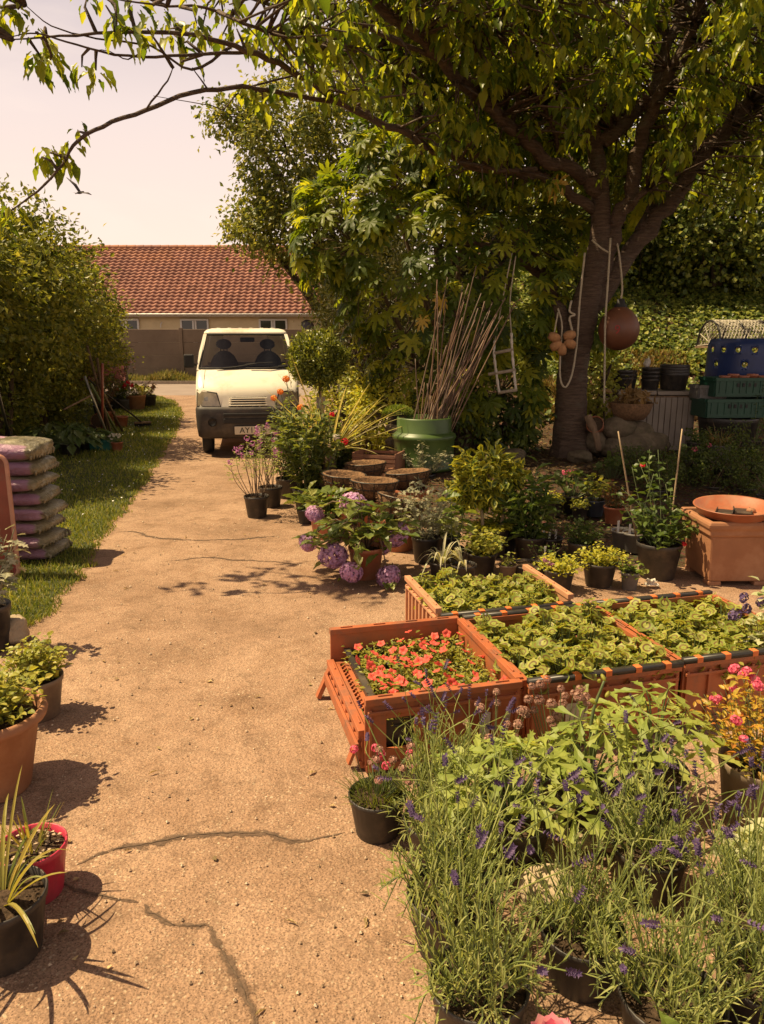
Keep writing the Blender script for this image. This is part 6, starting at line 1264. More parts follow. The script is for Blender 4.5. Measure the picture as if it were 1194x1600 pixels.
t = potted('tall_strap_plant', 'smaller dark plant of lance-shaped leaves at the foot of the tall one', 'potted plant', 790, 862, .09, .15, M['black_pot']); stemmy(t, .13, .34, .13, 6, 18, .12, .026, LF['bright'], OVAL, .004, start=.02, upb=.7, droop=.1)
t = potted('small_seedling', 'tiny leafy seedling in a grey-brown pot in front of the golden oregano', 'potted plant', 793, 905, .065, .11, M['taupe_pot']); stemmy(t, .09, .10, .05, 6, 7, .03, .022, LF['golden'], OVAL, .002)
t = potted('empty_pot', 'wide low empty black pot behind the sun-bleached crate', 'pot', 824, 902, .12, .10, M['black_pot'], soil=True, rb=.105)
for (u, v, rt, h, rr, lab, k_) in ((872, 922, .105, .15, .17, 'yellow creeping jenny in a black pot nearest the sun-bleached crate', 'yellow'), (935, 915, .115, .17, .20, 'yellow creeping jenny in the middle black pot left of the small grey pot', 'yellow'), (908, 880, .11, .17, .17, 'green rounded herb behind the two pots of yellow creeping jenny', 'green')):
    t = potted('creeping_jenny' if k_ == 'yellow' else 'leafy_herb', lab, 'potted plant', u, v, rt, h, M['black_pot']); stemmy(t, h-.03, .13 if k_ == 'yellow' else .22, rr, 42, 13, .026, .024, LF[k_], OVAL, .002, upb=.15, droop=.3, mid_out=.8)
shared_flowers(bpy.data.objects['creeping_jenny'], petal_ball(.016, 24, .014).mesh('flower', M['purple']), [(-.08, -.05, .2), (-.10, .0, .21), (-.06, -.08, .19)])
t = potted('strawberry_plant', 'small leafy plant in a smooth grey pot beside the crumpled white paper', 'potted plant', 983, 921, .062, .125, M['grey_pot']); stemmy(t, .1, .10, .10, 12, 5, .045, .036, LF['bright'], OVAL, .002)
t = potted('rose_plant', 'bushy rose in the largest black pot, tied to canes, left of the square planter', 'potted plant', 1026, 902, .155, .26, M['black_pot']); tips = stemmy(t, .22, .34, .26, 20, 13, .07, .05, LF['green'], OVAL, .004, upb=.3, start=.2); stemmy(t, .22, .78, .20, 10, 13, .06, .042, LF['green'], OVAL, .004, upb=.3, start=.3, name='upper_foliage', lean=(-.1, .2))
RF = petal_ball(.03, 50, .026).mesh('flower', M['redp'])
link('flower', RF, t, P(1004, 727, 5.6)-t.location).scale = (.6,)*3; link('flower', RF, t, P(1069, 850, 5.0)-t.location).scale = (.5,)*3
for (p0, p1, lab) in (((992, 858, 5.5), (966, 674, 5.45), 'bare bamboo stake leaning left out of the rose pot'), ((1046, 840, 5.5), (1066, 670, 5.55), 'bare bamboo stake leaning right out of the rose pot')):
    a, b_ = P(*p0), P(*p1); a.z = .2; mb = MB(); d = b_-a; mb.tube([tuple(d*k/6) for k in range(7)], [.006, .0065, .006, .0065, .006, .006, .005], 7); o = mb.build('bamboo_stake', mat('pale_bamboo', (.36, .26, .15), .6), None, True, a); tag(o, lab, 'stake')
for (u, v, lab) in ((972, 858, 'left grey pot with a white label stick behind the big black rose pot'), (990, 862, 'right grey pot with a pale rim behind the big black rose pot')):
    t = potted('grey_pot', lab, 'pot', u, v, .095, .16, M['grey_pot']); mb = MB(); mb.box((-.05, -.02, .19), (.018, .002, .10)); mb.build('label_stick', M['white_tag'], t)
mb = MB(); nn = 5; mb.grid(np.linspace(-.045, .045, 7), np.linspace(-.03, .03, 6), lambda X, Y: .02+.03*np.exp(-((X+.01)/.02)**2-(Y/.02)**2)+.010*np.sin(X*190)*np.cos(Y*160)); mb.grid(np.linspace(-.035, .03, 6), np.linspace(-.02, .03, 5), lambda X, Y: .045+.018*np.sin(X*150+1)*np.cos(Y*120))
o = mb.build('crumpled_paper', M['whitep'], None, False, GB(1018, 919)+Vector((0, 0, .003))); tag(o, 'scrap of crumpled white paper on the gravel in front of the black rose pot', 'paper')
# square planter with saucer
t = thing('square_planter', 'large square terracotta-coloured planter with a thick rim and small feet by the right edge', 'planter', (2.46, 5.10, .004)); mb = MB()
def sq(w, z): return [(-w, -w, z), (w, -w, z), (w, w, z), (-w, w, z)]
mb.loft([sq(.205, .03), sq(.225, .36)]); 
mb.build('body', M['terracotta'], t, bevel=.014); mb = MB(); mb.loft([sq(.233, .352), sq(.243, .37), sq(.243, .40), sq(.255, .415), sq(.258, .44), sq(.25, .462), sq(.215, .462), sq(.20, .40)]); mb.build('rim', M['terracotta'], t, bevel=.008)
for sx_ in (-.16, .16):
    for sy_ in (-.16, .16): mb = MB(); mb.box((sx_, sy_, .016), (.09, .09, .032)); mb.build('foot', M['terracotta'], t, bevel=.006)
sb = MB(); sb.box((0, 0, .40), (.41, .41, .02)); sb.build('soil', M['soil'], t)
so2 = Vector((2.46, 5.06, .474)); t = thing('saucer', 'wide red-brown plastic plant saucer lying on top of the square planter', 'saucer', so2); t.rotation_euler = (R(3), R(-2), 0)
mb = MB(); mb.lathe([(.001, .0), (.215, 0), (.225, .006), (.262, .062), (.27, .066), (.268, .072), (.255, .068), (.218, .012), (.001, .008)], 40); mb.build('body', M['terra_plastic'], t, True)
for (x, y, rz, lab) in ((-.07, -.01, -.5, 'left black seed-tray piece lying in the wide saucer'), (.07, .02, -.35, 'right black seed-tray piece lying in the wide saucer')):
    o = thing('tray_piece', lab, 'tray', so2+Vector((x, y, .012)), rz, 'black tray pieces in the saucer'); mb = MB(); mb.box((0, 0, .006), (.10, .17, .008)); mb.build('base', M['crateblack'], o); mb = MB(); mb.box((-.052, 0, .012), (.006, .17, .022)); mb.box((.052, 0, .012), (.006, .17, .022)); mb.build('edge', M['crateblack'], o)
o = MB().ball((0, 0, .015), (.035, .03, .02), 10, 7, wob=wobf(71, .15)).build('clay_shard', M['terracotta'], None, True, so2+Vector((.12, .0, .012))); tag(o, 'broken bit of terracotta lying in the wide saucer', 'shard')
# shaded pots under the tree
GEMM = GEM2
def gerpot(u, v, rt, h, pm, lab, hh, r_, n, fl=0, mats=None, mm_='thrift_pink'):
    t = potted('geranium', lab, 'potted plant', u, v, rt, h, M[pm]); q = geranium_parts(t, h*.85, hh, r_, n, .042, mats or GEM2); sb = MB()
    if fl:
        me = petal_ball(.028, 30, .02).mesh('flower', M[mm_])
        for k in range(fl): e = q[rng.integers(len(q))]+np.array((0, 0, .06)); sb.tube([(0, 0, h), tuple(e)], .002, 4); link('flower', me, t, e)
        sb.build('flower_stalks', M['stem'], t)
    return t
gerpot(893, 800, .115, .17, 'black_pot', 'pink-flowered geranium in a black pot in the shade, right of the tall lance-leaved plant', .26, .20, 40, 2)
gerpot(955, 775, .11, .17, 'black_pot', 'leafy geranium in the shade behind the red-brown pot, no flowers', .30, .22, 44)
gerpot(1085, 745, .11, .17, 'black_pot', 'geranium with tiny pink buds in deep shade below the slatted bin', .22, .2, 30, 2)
t = potted('creeping_jenny', 'yellow-green creeping jenny in the shade at the foot of the pink geranium', 'potted plant', 866, 805, .09, .15, M['black_pot']); stemmy(t, .12, .10, .13, 26, 10, .026, .024, LF['yellow'], OVAL, .002, upb=.15)
t = potted('creeping_jenny', 'small yellow-green creeping jenny left of the dark blue pot in the shade', 'potted plant', 905, 812, .08, .13, M['black_pot']); stemmy(t, .11, .08, .12, 22, 10, .026, .024, LF['golden'], OVAL, .002, upb=.15)
t = potted('leafy_herb', 'leafy plant with some yellowing leaves in a dark blue-grey pot', 'potted plant', 928, 806, .10, .16, mat('blue_grey_pot', (.06, .07, .09), .5)); stemmy(t, .14, .30, .16, 14, 8, .06, .045, LF['golden'], OVAL, .003, start=.3)
t = potted('red_leaved_plant', 'reddish-leaved plant in a bright terracotta plastic pot in the shade', 'potted plant', 958, 818, .095, .16, M['terra_plastic']); stemmy(t, .14, .26, .16, 18, 12, .04, .03, LF['red'], OVAL, .003)
t = potted('twiggy_plant', 'sparse twiggy plant with white label sticks left of the yellow creeping jenny', 'potted plant', 858, 868, .10, .15, M['black_pot']); stemmy(t, .13, .30, .2, 9, 9, .028, .022, LF['green'], OVAL, .003, start=.45, sm=M['woody'])
for k in range(3): mb = MB(); mb.box((-.06+.05*k, -.04+.01*k, .17), (.016, .002, .09)); mb.build('label_stick', M['white_tag'], t)
t = potted('twiggy_plant', 'sparse twiggy plant with a white upright label near the empty black pot', 'potted plant', 848, 900, .085, .13, M['black_pot']); stemmy(t, .11, .18, .14, 8, 8, .026, .02, LF['green'], OVAL, .003, start=.4, sm=M['woody']); mb = MB(); mb.box((0, -.04, .17), (.016, .002, .12)); mb.build('label_stick', M['white_tag'], t)
BXL = [(1022, 788, .26, .30, 'leftmost box shrub, just behind the rose canes'), (1068, 778, .30, .30, 'box shrub second from the left, behind the rose pot'), (1112, 782, .34, .30, 'box shrub behind the left half of the wide saucer'), (1160, 785, .34, .34, 'box shrub behind the right half of the wide saucer'), (1200, 800, .36, .36, 'box shrub at the right edge behind the planter'), (1130, 752, .36, .36, 'box shrub of the back row, below the green crates'), (1185, 748, .36, .36, 'box shrub of the back row at the right edge'), (985, 765, .24, .26, 'low box shrub behind the terracotta plastic pot')]
for (u, v, r_, h, lab) in BXL:
    q = GB(u, v); t = thing('box_shrub', lab, 'shrub', q, 0, 'box shrubs in the shade under the tree'); pot(t, .12, .16, M['black_pot']); mb = MB(); lm_ = [(0, 0, .16+h*.55, r_*.85, r_*.8, h*.62)]; clump_leaves(mb, lm_, 150, 14, .026, .017, .035, SMALL, 0, .6, -.2); mb.build('foliage', LF['box'], t)
    sb = MB(); twigs(sb, lm_, [(0, 0, .14)], 12, .006, 0, .03); sb.build('stems', M['woody'], t)
t = potted('grass_plant', 'tuft of dry grassy leaves in a grey pot below the green crates', 'potted plant', 1122, 724, .13, .22, M['grey_pot']); n = 160; a = rng.uniform(0, 2*PI, n); mb = MB(); blades(mb, np.stack([.06*np.cos(a), .06*np.sin(a), np.full(n, .2)], -1), np.stack([np.cos(a), np.sin(a), rng.uniform(.8, 4, n)], -1), rng.uniform(.25, .45, n), .006, rng.uniform(.3, 1, n), 5); mb.build('foliage', LF['dry'], t); mb = MB(); blades(mb, np.stack([.06*np.cos(a), .06*np.sin(a), np.full(n, .2)], -1), np.stack([np.cos(a+1), np.sin(a+1), rng.uniform(.5, 2, n)], -1), rng.uniform(.15, .3, n), .008, rng.uniform(.3, 1, n), 5); mb.build('green_blades', LF['green'], t)
t = potted('leafy_herb', 'herb with a few white flowers in a black pot left of the grassy grey pot', 'potted plant', 1088, 718, .13, .22, M['black_pot']); stemmy(t, .2, .22, .22, 20, 12, .045, .03, LF['green'], OVAL, .003)
# pots along the far lawn
FLAB = [('hosta', 'clump of broad ribbed hosta leaves nearest the compost bags', 112, 712, .34), ('hosta', 'hosta clump with big leaves left of the small teal box', 135, 703, .38), ('hosta', 'hosta clump in the hedge shade behind the compost bags', 80, 705, .36)]
for nm, lab, u, v, s in FLAB:
    t = potted('hosta', lab, 'potted plant', u, v, .15, .18, M['black_pot'], group='hostas by the hedge'); n = 42; a = rng.uniform(0, 2*PI, n); rr = s*np.sqrt(rng.random(n)); q = np.stack([rr*np.cos(a), rr*np.sin(a), .18+.28*(1-(rr/s)**2)*rng.uniform(.6, 1.1, n)], -1); o = np.stack([np.cos(a), np.sin(a), -.35+0*a], -1); mb = MB(); leaves(mb, q, o, np.tile((0, 0, 1.), (n, 1))+o*.4, rng.uniform(.17, .28, n), rng.uniform(.10, .16, n), BROAD); mb.build('foliage', LF['hosta'], t)
    sb = MB(); [sb.tube([(0, 0, .15), tuple(x)], .005, 4) for x in q]; sb.build('stems', M['stem'], t)
t = thing('small_box', 'small teal plastic box on the grass by the hostas', 'box', GB(160, 704)); mb = MB()
for sx_ in (-1, 1): mb.box((sx_*.15, 0, .08), (.012, .2, .16)); mb.box((0, sx_*.1, .08), (.288, .012, .16))
mb.box((0, 0, .01), (.28, .18, .012)); mb.build('body', mat('teal_plastic', (.02, .14, .11), .45), t); mb = MB(); mb.box((0, -.108, .155), (.32, .012, .02)); mb.box((0, .108, .155), (.32, .012, .02)); mb.build('rim', mat('teal_rim', (.05, .22, .18), .45), t)
t = potted('daisy_pot', 'small red-brown pot of white daisies on the grass right of the teal box', 'potted plant', 184, 706, .09, .15, M['terra_plastic']); tips = stemmy(t, .13, .16, .12, 16, 7, .035, .02, LF['green'], OVAL, .002); shared_flowers(t, petal_ball(.018, 22, .016, .4).mesh('flower', M['whitep']), tips)
for (u, v, lab, pm) in ((152, 668, 'fallen red-brown pot in the hedge shade near the leaning poles', 'terra_plastic'), (170, 660, 'red-brown pot standing at the foot of the leaning poles', 'terra_plastic'), (190, 668, 'second red-brown pot by the broom head', 'terra_plastic'), (138, 688, 'dark pot lying behind the hostas', 'black_pot')):
    t = potted('flower_pot', lab, 'pot', u, v, .14, .22, M[pm]); 
    if 'fallen' in lab or 'lying' in lab: t.rotation_euler = (R(88), 0, R(30)); t.location.z += .14
t = potted('red_geranium', 'red geranium with yellow grass in a pale terracotta pot far down the lawn', 'potted plant', 214, 640, .24, .36, M['terracotta']); q = geranium_parts(t, .32, .28, .36, 46, .06, GEM); shared_flowers(t, petal_ball(.055, 60, .035).mesh('flower', M['redp']), [(-.22, -.1, .62), (-.12, -.15, .68), (-.05, -.1, .60), (-.28, .0, .56)]); n = 70; a = rng.uniform(0, 2*PI, n); mb = MB(); blades(mb, np.stack([.15+.05*np.cos(a), .05*np.sin(a), np.full(n, .33)], -1), np.stack([np.cos(a), np.sin(a), rng.uniform(.8, 4, n)], -1), rng.uniform(.4, .7, n), .014, .5, 5); mb.build('grass_blades', LF['phor'], t)
t = potted('white_flowered_plant', 'white-flowered plant in a grey pot just left of the pale terracotta pot', 'potted plant', 200, 640, .22, .26, M['grey_pot']); tips = stemmy(t, .22, .26, .3, 22, 9, .06, .04, LF['green'], OVAL, .004); shared_flowers(t, petal_ball(.035, 30, .028).mesh('flower', M['whitep']), tips[:10])
t = potted('dark_leaved_plant', 'dark reddish plant in a black pot right of the pale terracotta pot', 'potted plant', 232, 636, .22, .3, M['black_pot']); stemmy(t, .26, .45, .28, 22, 12, .08, .045, LF['red'], OVAL, .005)
t = potted('bright_shrub', 'small bright green shrub in a black pot behind the leaning poles', 'potted plant', 182, 640, .2, .28, M['black_pot']); stemmy(t, .25, .75, .4, 26, 14, .08, .05, LF['dahlia'], OVAL, .006)
t = potted('pink_shrub', 'tall shrub covered in small pink flowers beside the leaning poles', 'potted plant', 162, 655, .2, .3, M['black_pot']); tips = stemmy(t, .3, 1.15, .55, 34, 14, .07, .04, LF['red'], OVAL, .007, sm=M['woody']); shared_flowers(t, petal_ball(.07, 60, .03).mesh('flower_cluster', petalmat('dusty_pink_petal', (.42, .17, .19), (.55, .27, .28))), [q*Vector((1, 1, 1)) if False else q for q in tips], 'flower_cluster')
t = potted('purple_shrub', 'dark purple-leaved shrub at the end of the hedge before the dark plank', 'potted plant', 182, 628, .25, .3, M['black_pot']); stemmy(t, .3, 1.5, .6, 34, 20, .08, .05, leafmat('purple_leaf', [(.07, .02, .025), (.12, .035, .04), (.09, .05, .03)], .3), OVAL, .008, sm=M['woody'])
q = GB(196, 612); mb = MB(); mb.box((0, 0, .85), (.35, .06, 1.7)); o = mb.build('wooden_plank', mat('dark_plank', (.05, .04, .03), .85, var=.3), None, False, q, R(15), bevel=.008); tag(o, 'dark plank standing upright at the far end of the hedge', 'plank'); o.rotation_euler.y = R(-6)
# poles and broom leaning on the hedge
PL = [((168, 682, 11.3), (152, 560, 12.0), 'woody', 'brown'), ((176, 688, 11.2), (136, 540, 12.2), 'woody', 'brown'), ((186, 682, 11.3), (142, 600, 12), 'stem', 'grey-green'), ((160, 690, 11.2), (160, 568, 12), 'tray', 'red-painted'), ((192, 676, 11.4), (148, 588, 12.2), 'woody', 'brown'), ((172, 692, 11.1), (132, 588, 12), 'steel', 'grey metal')]
PLB = ['brown pole leaning steeply on the hedge, tallest of the left ones', 'long brown pole leaning on the hedge with its top hidden in leaves', 'grey-green pole leaning low against the hedge', 'red-painted pole standing almost upright against the hedge', 'brown pole at the right of the leaning bundle', 'grey metal pole at the left of the leaning bundle']
for k, (a, b_, mm_, c_) in enumerate(PL):
    a = GB(a[0], a[1]); b_ = P(*b_); mb = MB(); mb.tube([(0, 0, .01), tuple((b_-a)*.5), tuple(b_-a)], .022, 7); o = mb.build('pole', M[mm_], None, True, a); tag(o, PLB[k], 'pole', 'poles leaning on the hedge')
a = GB(222, 668); b_ = P(140, 594, 12.4); t = thing('broom', 'broom with a dark bristle head resting on the lawn, handle leaning on the hedge', 'broom', a); d = b_-a; mb = MB(); mb.tube([(0, 0, .10), tuple(d)], .016, 7); mb.build('handle', M['rubber'], t, True); mb = MB(); mb.box((.02, 0, .095), (.32, .09, .04), rz=.4); mb.build('head', M['wood'], t, bevel=.01); n = 500; mb = MB(); bx_ = rng.uniform(-.15, .15, n); by_ = rng.uniform(-.04, .04, n); blades(mb, np.stack([bx_*.92+.02, by_+bx_*.39, np.full(n, .08)], -1), np.stack([rng.normal(0, .2, n), rng.normal(0, .2, n), -np.ones(n)], -1), .08, .006, 0, 2); mb.build('bristles', M['rubber'], t)
a = P(100, 640, 10.8); b_ = P(142, 618, 11.4); mb = MB(); mb.tube([(0, 0, 0), tuple(b_-a)], .014, 6); o = mb.build('pole', M['wood'], None, True, a); tag(o, 'short pale stick poking sideways out of the hedge', 'pole')
a = GB(20, 700); b_ = P(-6, 600, 10.0); mb = MB(); mb.tube([(0, 0, 0), tuple(b_-a)], .02, 6); o = mb.build('pole', M['steel'], None, True, a); tag(o, 'grey pole leaning at the left edge behind the compost bags', 'pole')
# ------------------------------------------------------------------ drum of canes
D0 = P(662, 733, 8.3); D0.z = float(gz(D0.x, D0.y))+.004
t = thing('drum', 'green plastic drum with a raised band, full of bamboo canes, under the palmate shrub', 'drum', D0)
M['drum'] = mat('green_drum_plastic', (.05, .09, .016), .45, var=.12, vs=4, dirt=(.06, .10, .03), ds=3)
mb = MB(); mb.lathe([(.001, .0), (.31, .0), (.335, .012), (.345, .04), (.33, .055), (.335, .2), (.34, .33), (.352, .345), (.362, .37), (.352, .395), (.318, .415), (.305, .43), (.305, .57), (.298, .585), (.285, .58), (.285, .1), (.001, .09)], 44); mb.build('body', M['drum'], t, True)
bm_ = [mat('bamboo_cane', (.16, .088, .05), .55, var=.3, vs=8), mat('grey_cane', (.14, .09, .06), .65, var=.3, vs=8)]
CM = []
for k in range(4):
    mb = MB(); zz = np.linspace(0, 1, 12); mb.tube([(.004*math.sin(z*4+k), .004*math.cos(z*5+k*2), z) for z in zz], [.0085*(1-.35*z)*(1.0 if i % 3 else 1.18) for i, z in enumerate(zz)], 6); CM.append(mb.mesh('bamboo_cane', bm_[k % 2], True))
ends = [(684, 432), (702, 428), (718, 455), (740, 415), (735, 440), (722, 445), (728, 470), (755, 466), (760, 462), (775, 470), (782, 478), (776, 484), (790, 472), (768, 492), (760, 500), (752, 510), (774, 505), (745, 520), (757, 530), (765, 526), (740, 545), (733, 530), (726, 500), (715, 480), (700, 470), (690, 490), (682, 450), (655, 565), (660, 590), (668, 600), (710, 560), (720, 540), (730, 560), (742, 555), (758, 545), (772, 515), (785, 490), (750, 480), (742, 495), (733, 512), (715, 520), (700, 540), (805, 470), (695, 600), (680, 612), (672, 620)]
for k, (u, v) in enumerate(ends):
    a = math.radians(137*k); rr = .22*math.sqrt((k % 9+.5)/9); base = D0+Vector((rr*math.cos(a)-.02, rr*math.sin(a)*.8, .12)); e = P(u+rng.normal(0, 3), v+rng.normal(0, 4), 8.35+rng.uniform(-.15, .35)); d = e-base
    o = link('bamboo_cane', CM[k % 4], None, base); o.rotation_euler = d.to_track_quat('Z', 'Y').to_euler(); o.scale = (rng.uniform(.8, 1.25), 1, d.length)
    lab = 'thin brown bamboo cane, one of the bundle leaning right out of the green drum' if u > 708 or v > 560 else 'long brown bamboo cane standing steeply out of the left side of the green drum'
    if v > 560: lab = 'short broken bamboo cane standing in the green drum'
    tag(o, lab, 'cane', 'bamboo canes in the drum')
# ------------------------------------------------------------------ hanging tackle on the cherry
M['rope'] = mat('old_rope', (.40, .34, .24), .85, var=.2, vs=60, bs=80, bd=.01); M['cork'] = mat('net_float', (.36, .18, .075), .85, var=.3, vs=14, bs=30, bd=.01)
def rope(pts, r, lab, cat='rope', n=5):
    c = curve([P(*q) for q in pts], n); o = c[0].copy(); mb = MB(); mb.tube([tuple(q-o) for q in c], r*(1+.12*np.sin(np.arange(len(c))*2.4)), 6); ob = mb.build('rope', M['rope'], None, True, o); tag(ob, lab, cat, 'ropes hanging in the cherry tree'); return ob
rope([(914, 395, 8.93), (906, 470, 8.93), (902, 530, 8.92), (895, 580, 8.92), (886, 603, 8.92), (879, 602, 8.92), (875, 585, 8.92), (876, 540, 8.92)], .012, 'grey rope hanging in a long loop down the front of the trunk')
rope([(954, 372, 8.95), (950, 440, 8.92), (946, 500, 8.9), (945, 560, 8.9), (944, 630, 8.88)], .012, 'grey rope hanging straight down in front of the orange buoy')
rope([(925, 375, 8.98), (940, 388, 8.95), (954, 396, 8.98)], .012, 'short rope wrapped across the fork of the trunk')
rope([(893, 470, 8.93), (890, 486, 8.9), (898, 492, 8.9), (890, 497, 8.88), (894, 518, 8.9), (893, 540, 8.9)], .013, 'knotted rope end carrying the right pair of net floats')
rope([(872, 488, 8.95), (868, 510, 8.92), (864, 530, 8.9)], .010, 'short grey cord holding the left net floats'); rope([(872, 482, 8.97), (878, 505, 8.92), (877, 540, 8.9)], .010, 'short grey cord holding the middle net float')
for (u, v, rx_, lab) in ((866, 527, 20, 'upper left orange net float tied to the trunk'), (869, 540, -30, 'lower left orange net float tied to the trunk'), (878, 546, 80, 'lowest, middle net float on the trunk'), (890, 524, -15, 'upper right orange net float on the trunk'), (891, 537, 30, 'lower right orange net float on the trunk')):
    mb = MB(); Q = Matrix.Rotation(PI/2, 3, 'Y')@Matrix.Rotation(R(rx_), 3, 'X'); mb.lathe([(.012, -.07), (.035, -.068), (.052, -.035), (.056, 0), (.052, .035), (.035, .068), (.012, .07)], 14, M=Matrix.Rotation(R(rx_*.5), 3, 'Y')@Q if False else Matrix.Rotation(R(rx_), 3, 'Y')@Matrix.Rotation(PI/2, 3, 'Y')); o = mb.build('net_float', M['cork'], None, True, P(u, v, 8.9-.02)); tag(o, lab, 'float', 'net floats tied to the trunk')
m, nt, b = newmat('buoy_skin'); v = coord(nt); sx = N(nt, 'ShaderNodeSeparateXYZ'); nt.links.new(v, sx.inputs[0])
c = ramp(nt, noise(nt, v, 5, 5, .6), [(.3, (.12, .045, .022)), (.7, (.18, .066, .032))]); nt.links.new(c, b.inputs['Base Color']); b.inputs['Roughness'].default_value = .5
bc = P(967, 516, 9.05); t = thing('buoy', 'big faded orange mooring buoy with a dark top hanging beside the trunk', 'buoy', bc); rb2 = .24
mb = MB(); mb.lathe([(.001, -.235), (.06, -.23), (.14, -.195), (.205, -.125), (.237, -.03), (.232, .06), (.195, .15), (.13, .225), (.07, .265), (.04, .28)], 30); mb.build('body', m, t, True)
mb = MB(); mb.lathe([(.075, .262), (.072, .285), (.05, .30), (.045, .35), (.03, .36), (.001, .36)], 18); mb.build('neck', M['rubber'], t, True); mb = MB(); mb.tube(curve([(0, 0, .34), (.01, .02, .5), (-.04, .05, .85), (-.08, .15, 1.1)], 4), .012, 6); mb.build('rope', M['rope'], t, True)
tx = link('number', textmesh('9', .14, .004), t, (-.085, -.222, -.0)); tx.rotation_euler = (R(90), 0, R(-22)); tx.data.materials.append(mat('red_mark', (.30, .03, .02), .6))
# rope ladder
t = thing('rope_ladder', 'little white rope ladder with three wooden rungs hanging right of the bamboo canes', 'ladder', P(787, 565, 8.75)); lo = t.location
SL = [[(773, 532), (772, 552), (775, 580), (780, 613)], [(799, 520), (800, 545), (803, 580), (806, 608)]]
for s in SL: c = curve([P(u, v, 8.75)-lo for u, v in s], 6); mb = MB(); mb.tube(c, .016*(1+.25*np.sin(np.arange(len(c))*2.2)), 6); mb.build('side_rope', mat('white_rope', (.55, .50, .42), .85), t, True)
for (a, b_) in (((772, 552), (802, 546)), ((763, 585), (806, 578)), ((778, 614), (808, 609))): mb = MB(); mb.tube([P(*a, 8.75)-lo, P(*b_, 8.75)-lo], .02, 8); mb.build('rung', mat('grey_wood', (.30, .24, .17), .8), t, True)
c = curve([P(799, 522, 8.75)-lo, P(797, 470, 8.8)-lo, P(806, 400, 8.88)-lo], 4); mb = MB(); mb.tube(c, .008, 5); mb.build('hanger', M['rope'], t, True)
c = curve([P(773, 534, 8.75)-lo, P(785, 470, 8.8)-lo, P(800, 396, 8.88)-lo], 4); mb = MB(); mb.tube(c, .008, 5); mb.build('hanger', M['rope'], t, True)
# ------------------------------------------------------------------ rocks at the trunk
RK = [(940, 712, .62, .4, .26, 'long low rock at the foot of the cherry trunk, leftmost of the pile'), (985, 715, .80, .5, .34, 'broad bottom rock in the middle of the pile right of the trunk'), (1005, 690, .62, .4, .28, 'slanting rock in the pile below the slatted bin'), (968, 668, .46, .36, .30, 'smooth rounded boulder on top of the rock pile'), (905, 722, .3, .25, .16, 'small rock against the trunk base'), (800, 722, .34, .26, .18, 'tan rock lit by sun flecks between the drum and the trunk'), (930, 690, .3, .3, .3, 'upright stone between the trunk and the boulder')]
zs = [0, 0, .26, .40, 0, 0, .15]
for k, (u, v, a, b_, c_, lab) in enumerate(RK):
    q = GB(u, v) if zs[k] == 0 else P(u, v+14, 9.15); rock(u, v, (a, b_, c_), M['stone'], lab, 80+k, 'rock', 'rock', q, rng.uniform(-.3, .3), .12, 'rocks piled by the cherry trunk')
mb = MB(); a = P(918, 650, 9.0); b_ = P(936, 704, 8.9); mb.tube(curve([(0, 0, 0), tuple((b_-a)*.5+Vector((.02, -.03, 0))), tuple(b_-a)], 4), [.05, .05, .055, .05, .045, .045, .04, .04, .03], 8); o = mb.build('driftwood', M['wood'], None, True, a); tag(o, 'thick weathered piece of driftwood leaning at the right of the trunk', 'driftwood')
t = thing('plant_basket', 'round wicker basket of withered yellow leaves on top of the rock pile', 'basket', P(985, 655, 9.15)); mb = MB(); mb.lathe([(.001, 0), (.16, .0), (.22, .08), (.26, .2), (.25, .205), (.21, .09), (.001, .03)], 26); mb.build('body', M['coir'], t, True); mb = MB(); n = 120; leaves(mb, np.stack([rng.normal(0, .11, n), rng.normal(0, .11, n), .17+rng.uniform(0, .16, n)], -1), sphere_dirs(n)+np.array((0, 0, .4)), sphere_dirs(n), rng.uniform(.08, .16, n), rng.uniform(.03, .06, n), OVAL); mb.build('foliage', LF['dry'], t)
rock(985, 690, (.5, .4, .3), M['stone'], 'rock directly under the wicker basket', 97, 'rock', 'rock', P(987, 690, 9.25), 0, .1, 'rocks piled by the cherry trunk')
t = potted('flower_pot', 'terracotta pot lying on the rocks between trunk and boulder', 'pot', 0, 0, .10, .16, M['terra_plastic'], loc=P(934, 668, 9.05)); t.rotation_euler = (R(70), 0, R(-30))
bushy('sunlit_sprig', 'sunlit yellow-green sprig of leaves between the trunk and the slatted bin', 'shrub', [(P(940, 600, 9.9).x, 9.9, 1.0, .22, .2, .5)], 90, 9, .07, .05, LF['golden'], .07, .012, None, 6, OVAL)
# ------------------------------------------------------------------ slatted bin with nested pots, blue drum, crates, lobster pot
bx_ = P(1028, 612, 9.75); bz_ = float(gz(bx_.x, bx_.y)); hb = bx_.z-bz_
M['greyslat'] = mat('grey_plastic_boards', (.27, .22, .175), .6, var=.15, vs=5)
t = thing('slatted_bin', 'grey board-sided garden bin with nested black pots standing on it', 'storage bin', (bx_.x, bx_.y+.35, bz_+.004)); 
mb = MB(); mb.box((0, 0, hb/2-.03), (1.0, .66, hb-.06)); mb.build('core', M['wood'], t)
for k in range(13):
    mb = MB(); x = -.46+.92*k/12; mb.box((x, -.339, hb/2-.03), (.068, .016, hb-.10)); mb.build('board', M['greyslat'], t, bevel=.004)
for s in (-1, 1): mb = MB(); mb.box((s*.508, 0, hb/2-.03), (.014, .66, hb-.08)); mb.build('side_panel', M['greyslat'], t)
mb = MB(); mb.box((-.26, 0, hb-.02), (.50, .72, .055)); mb.build('lid', M['greyslat'], t, bevel=.01); mb = MB(); mb.box((.26, .0, hb-.025), (.52, .72, .05)); mb.build('lid', M['greyslat'], t, bevel=.01); mb = MB(); mb.box((0, -.35, .03), (1.02, .04, .06)); mb.build('plinth', M['greyslat'], t, bevel=.006)
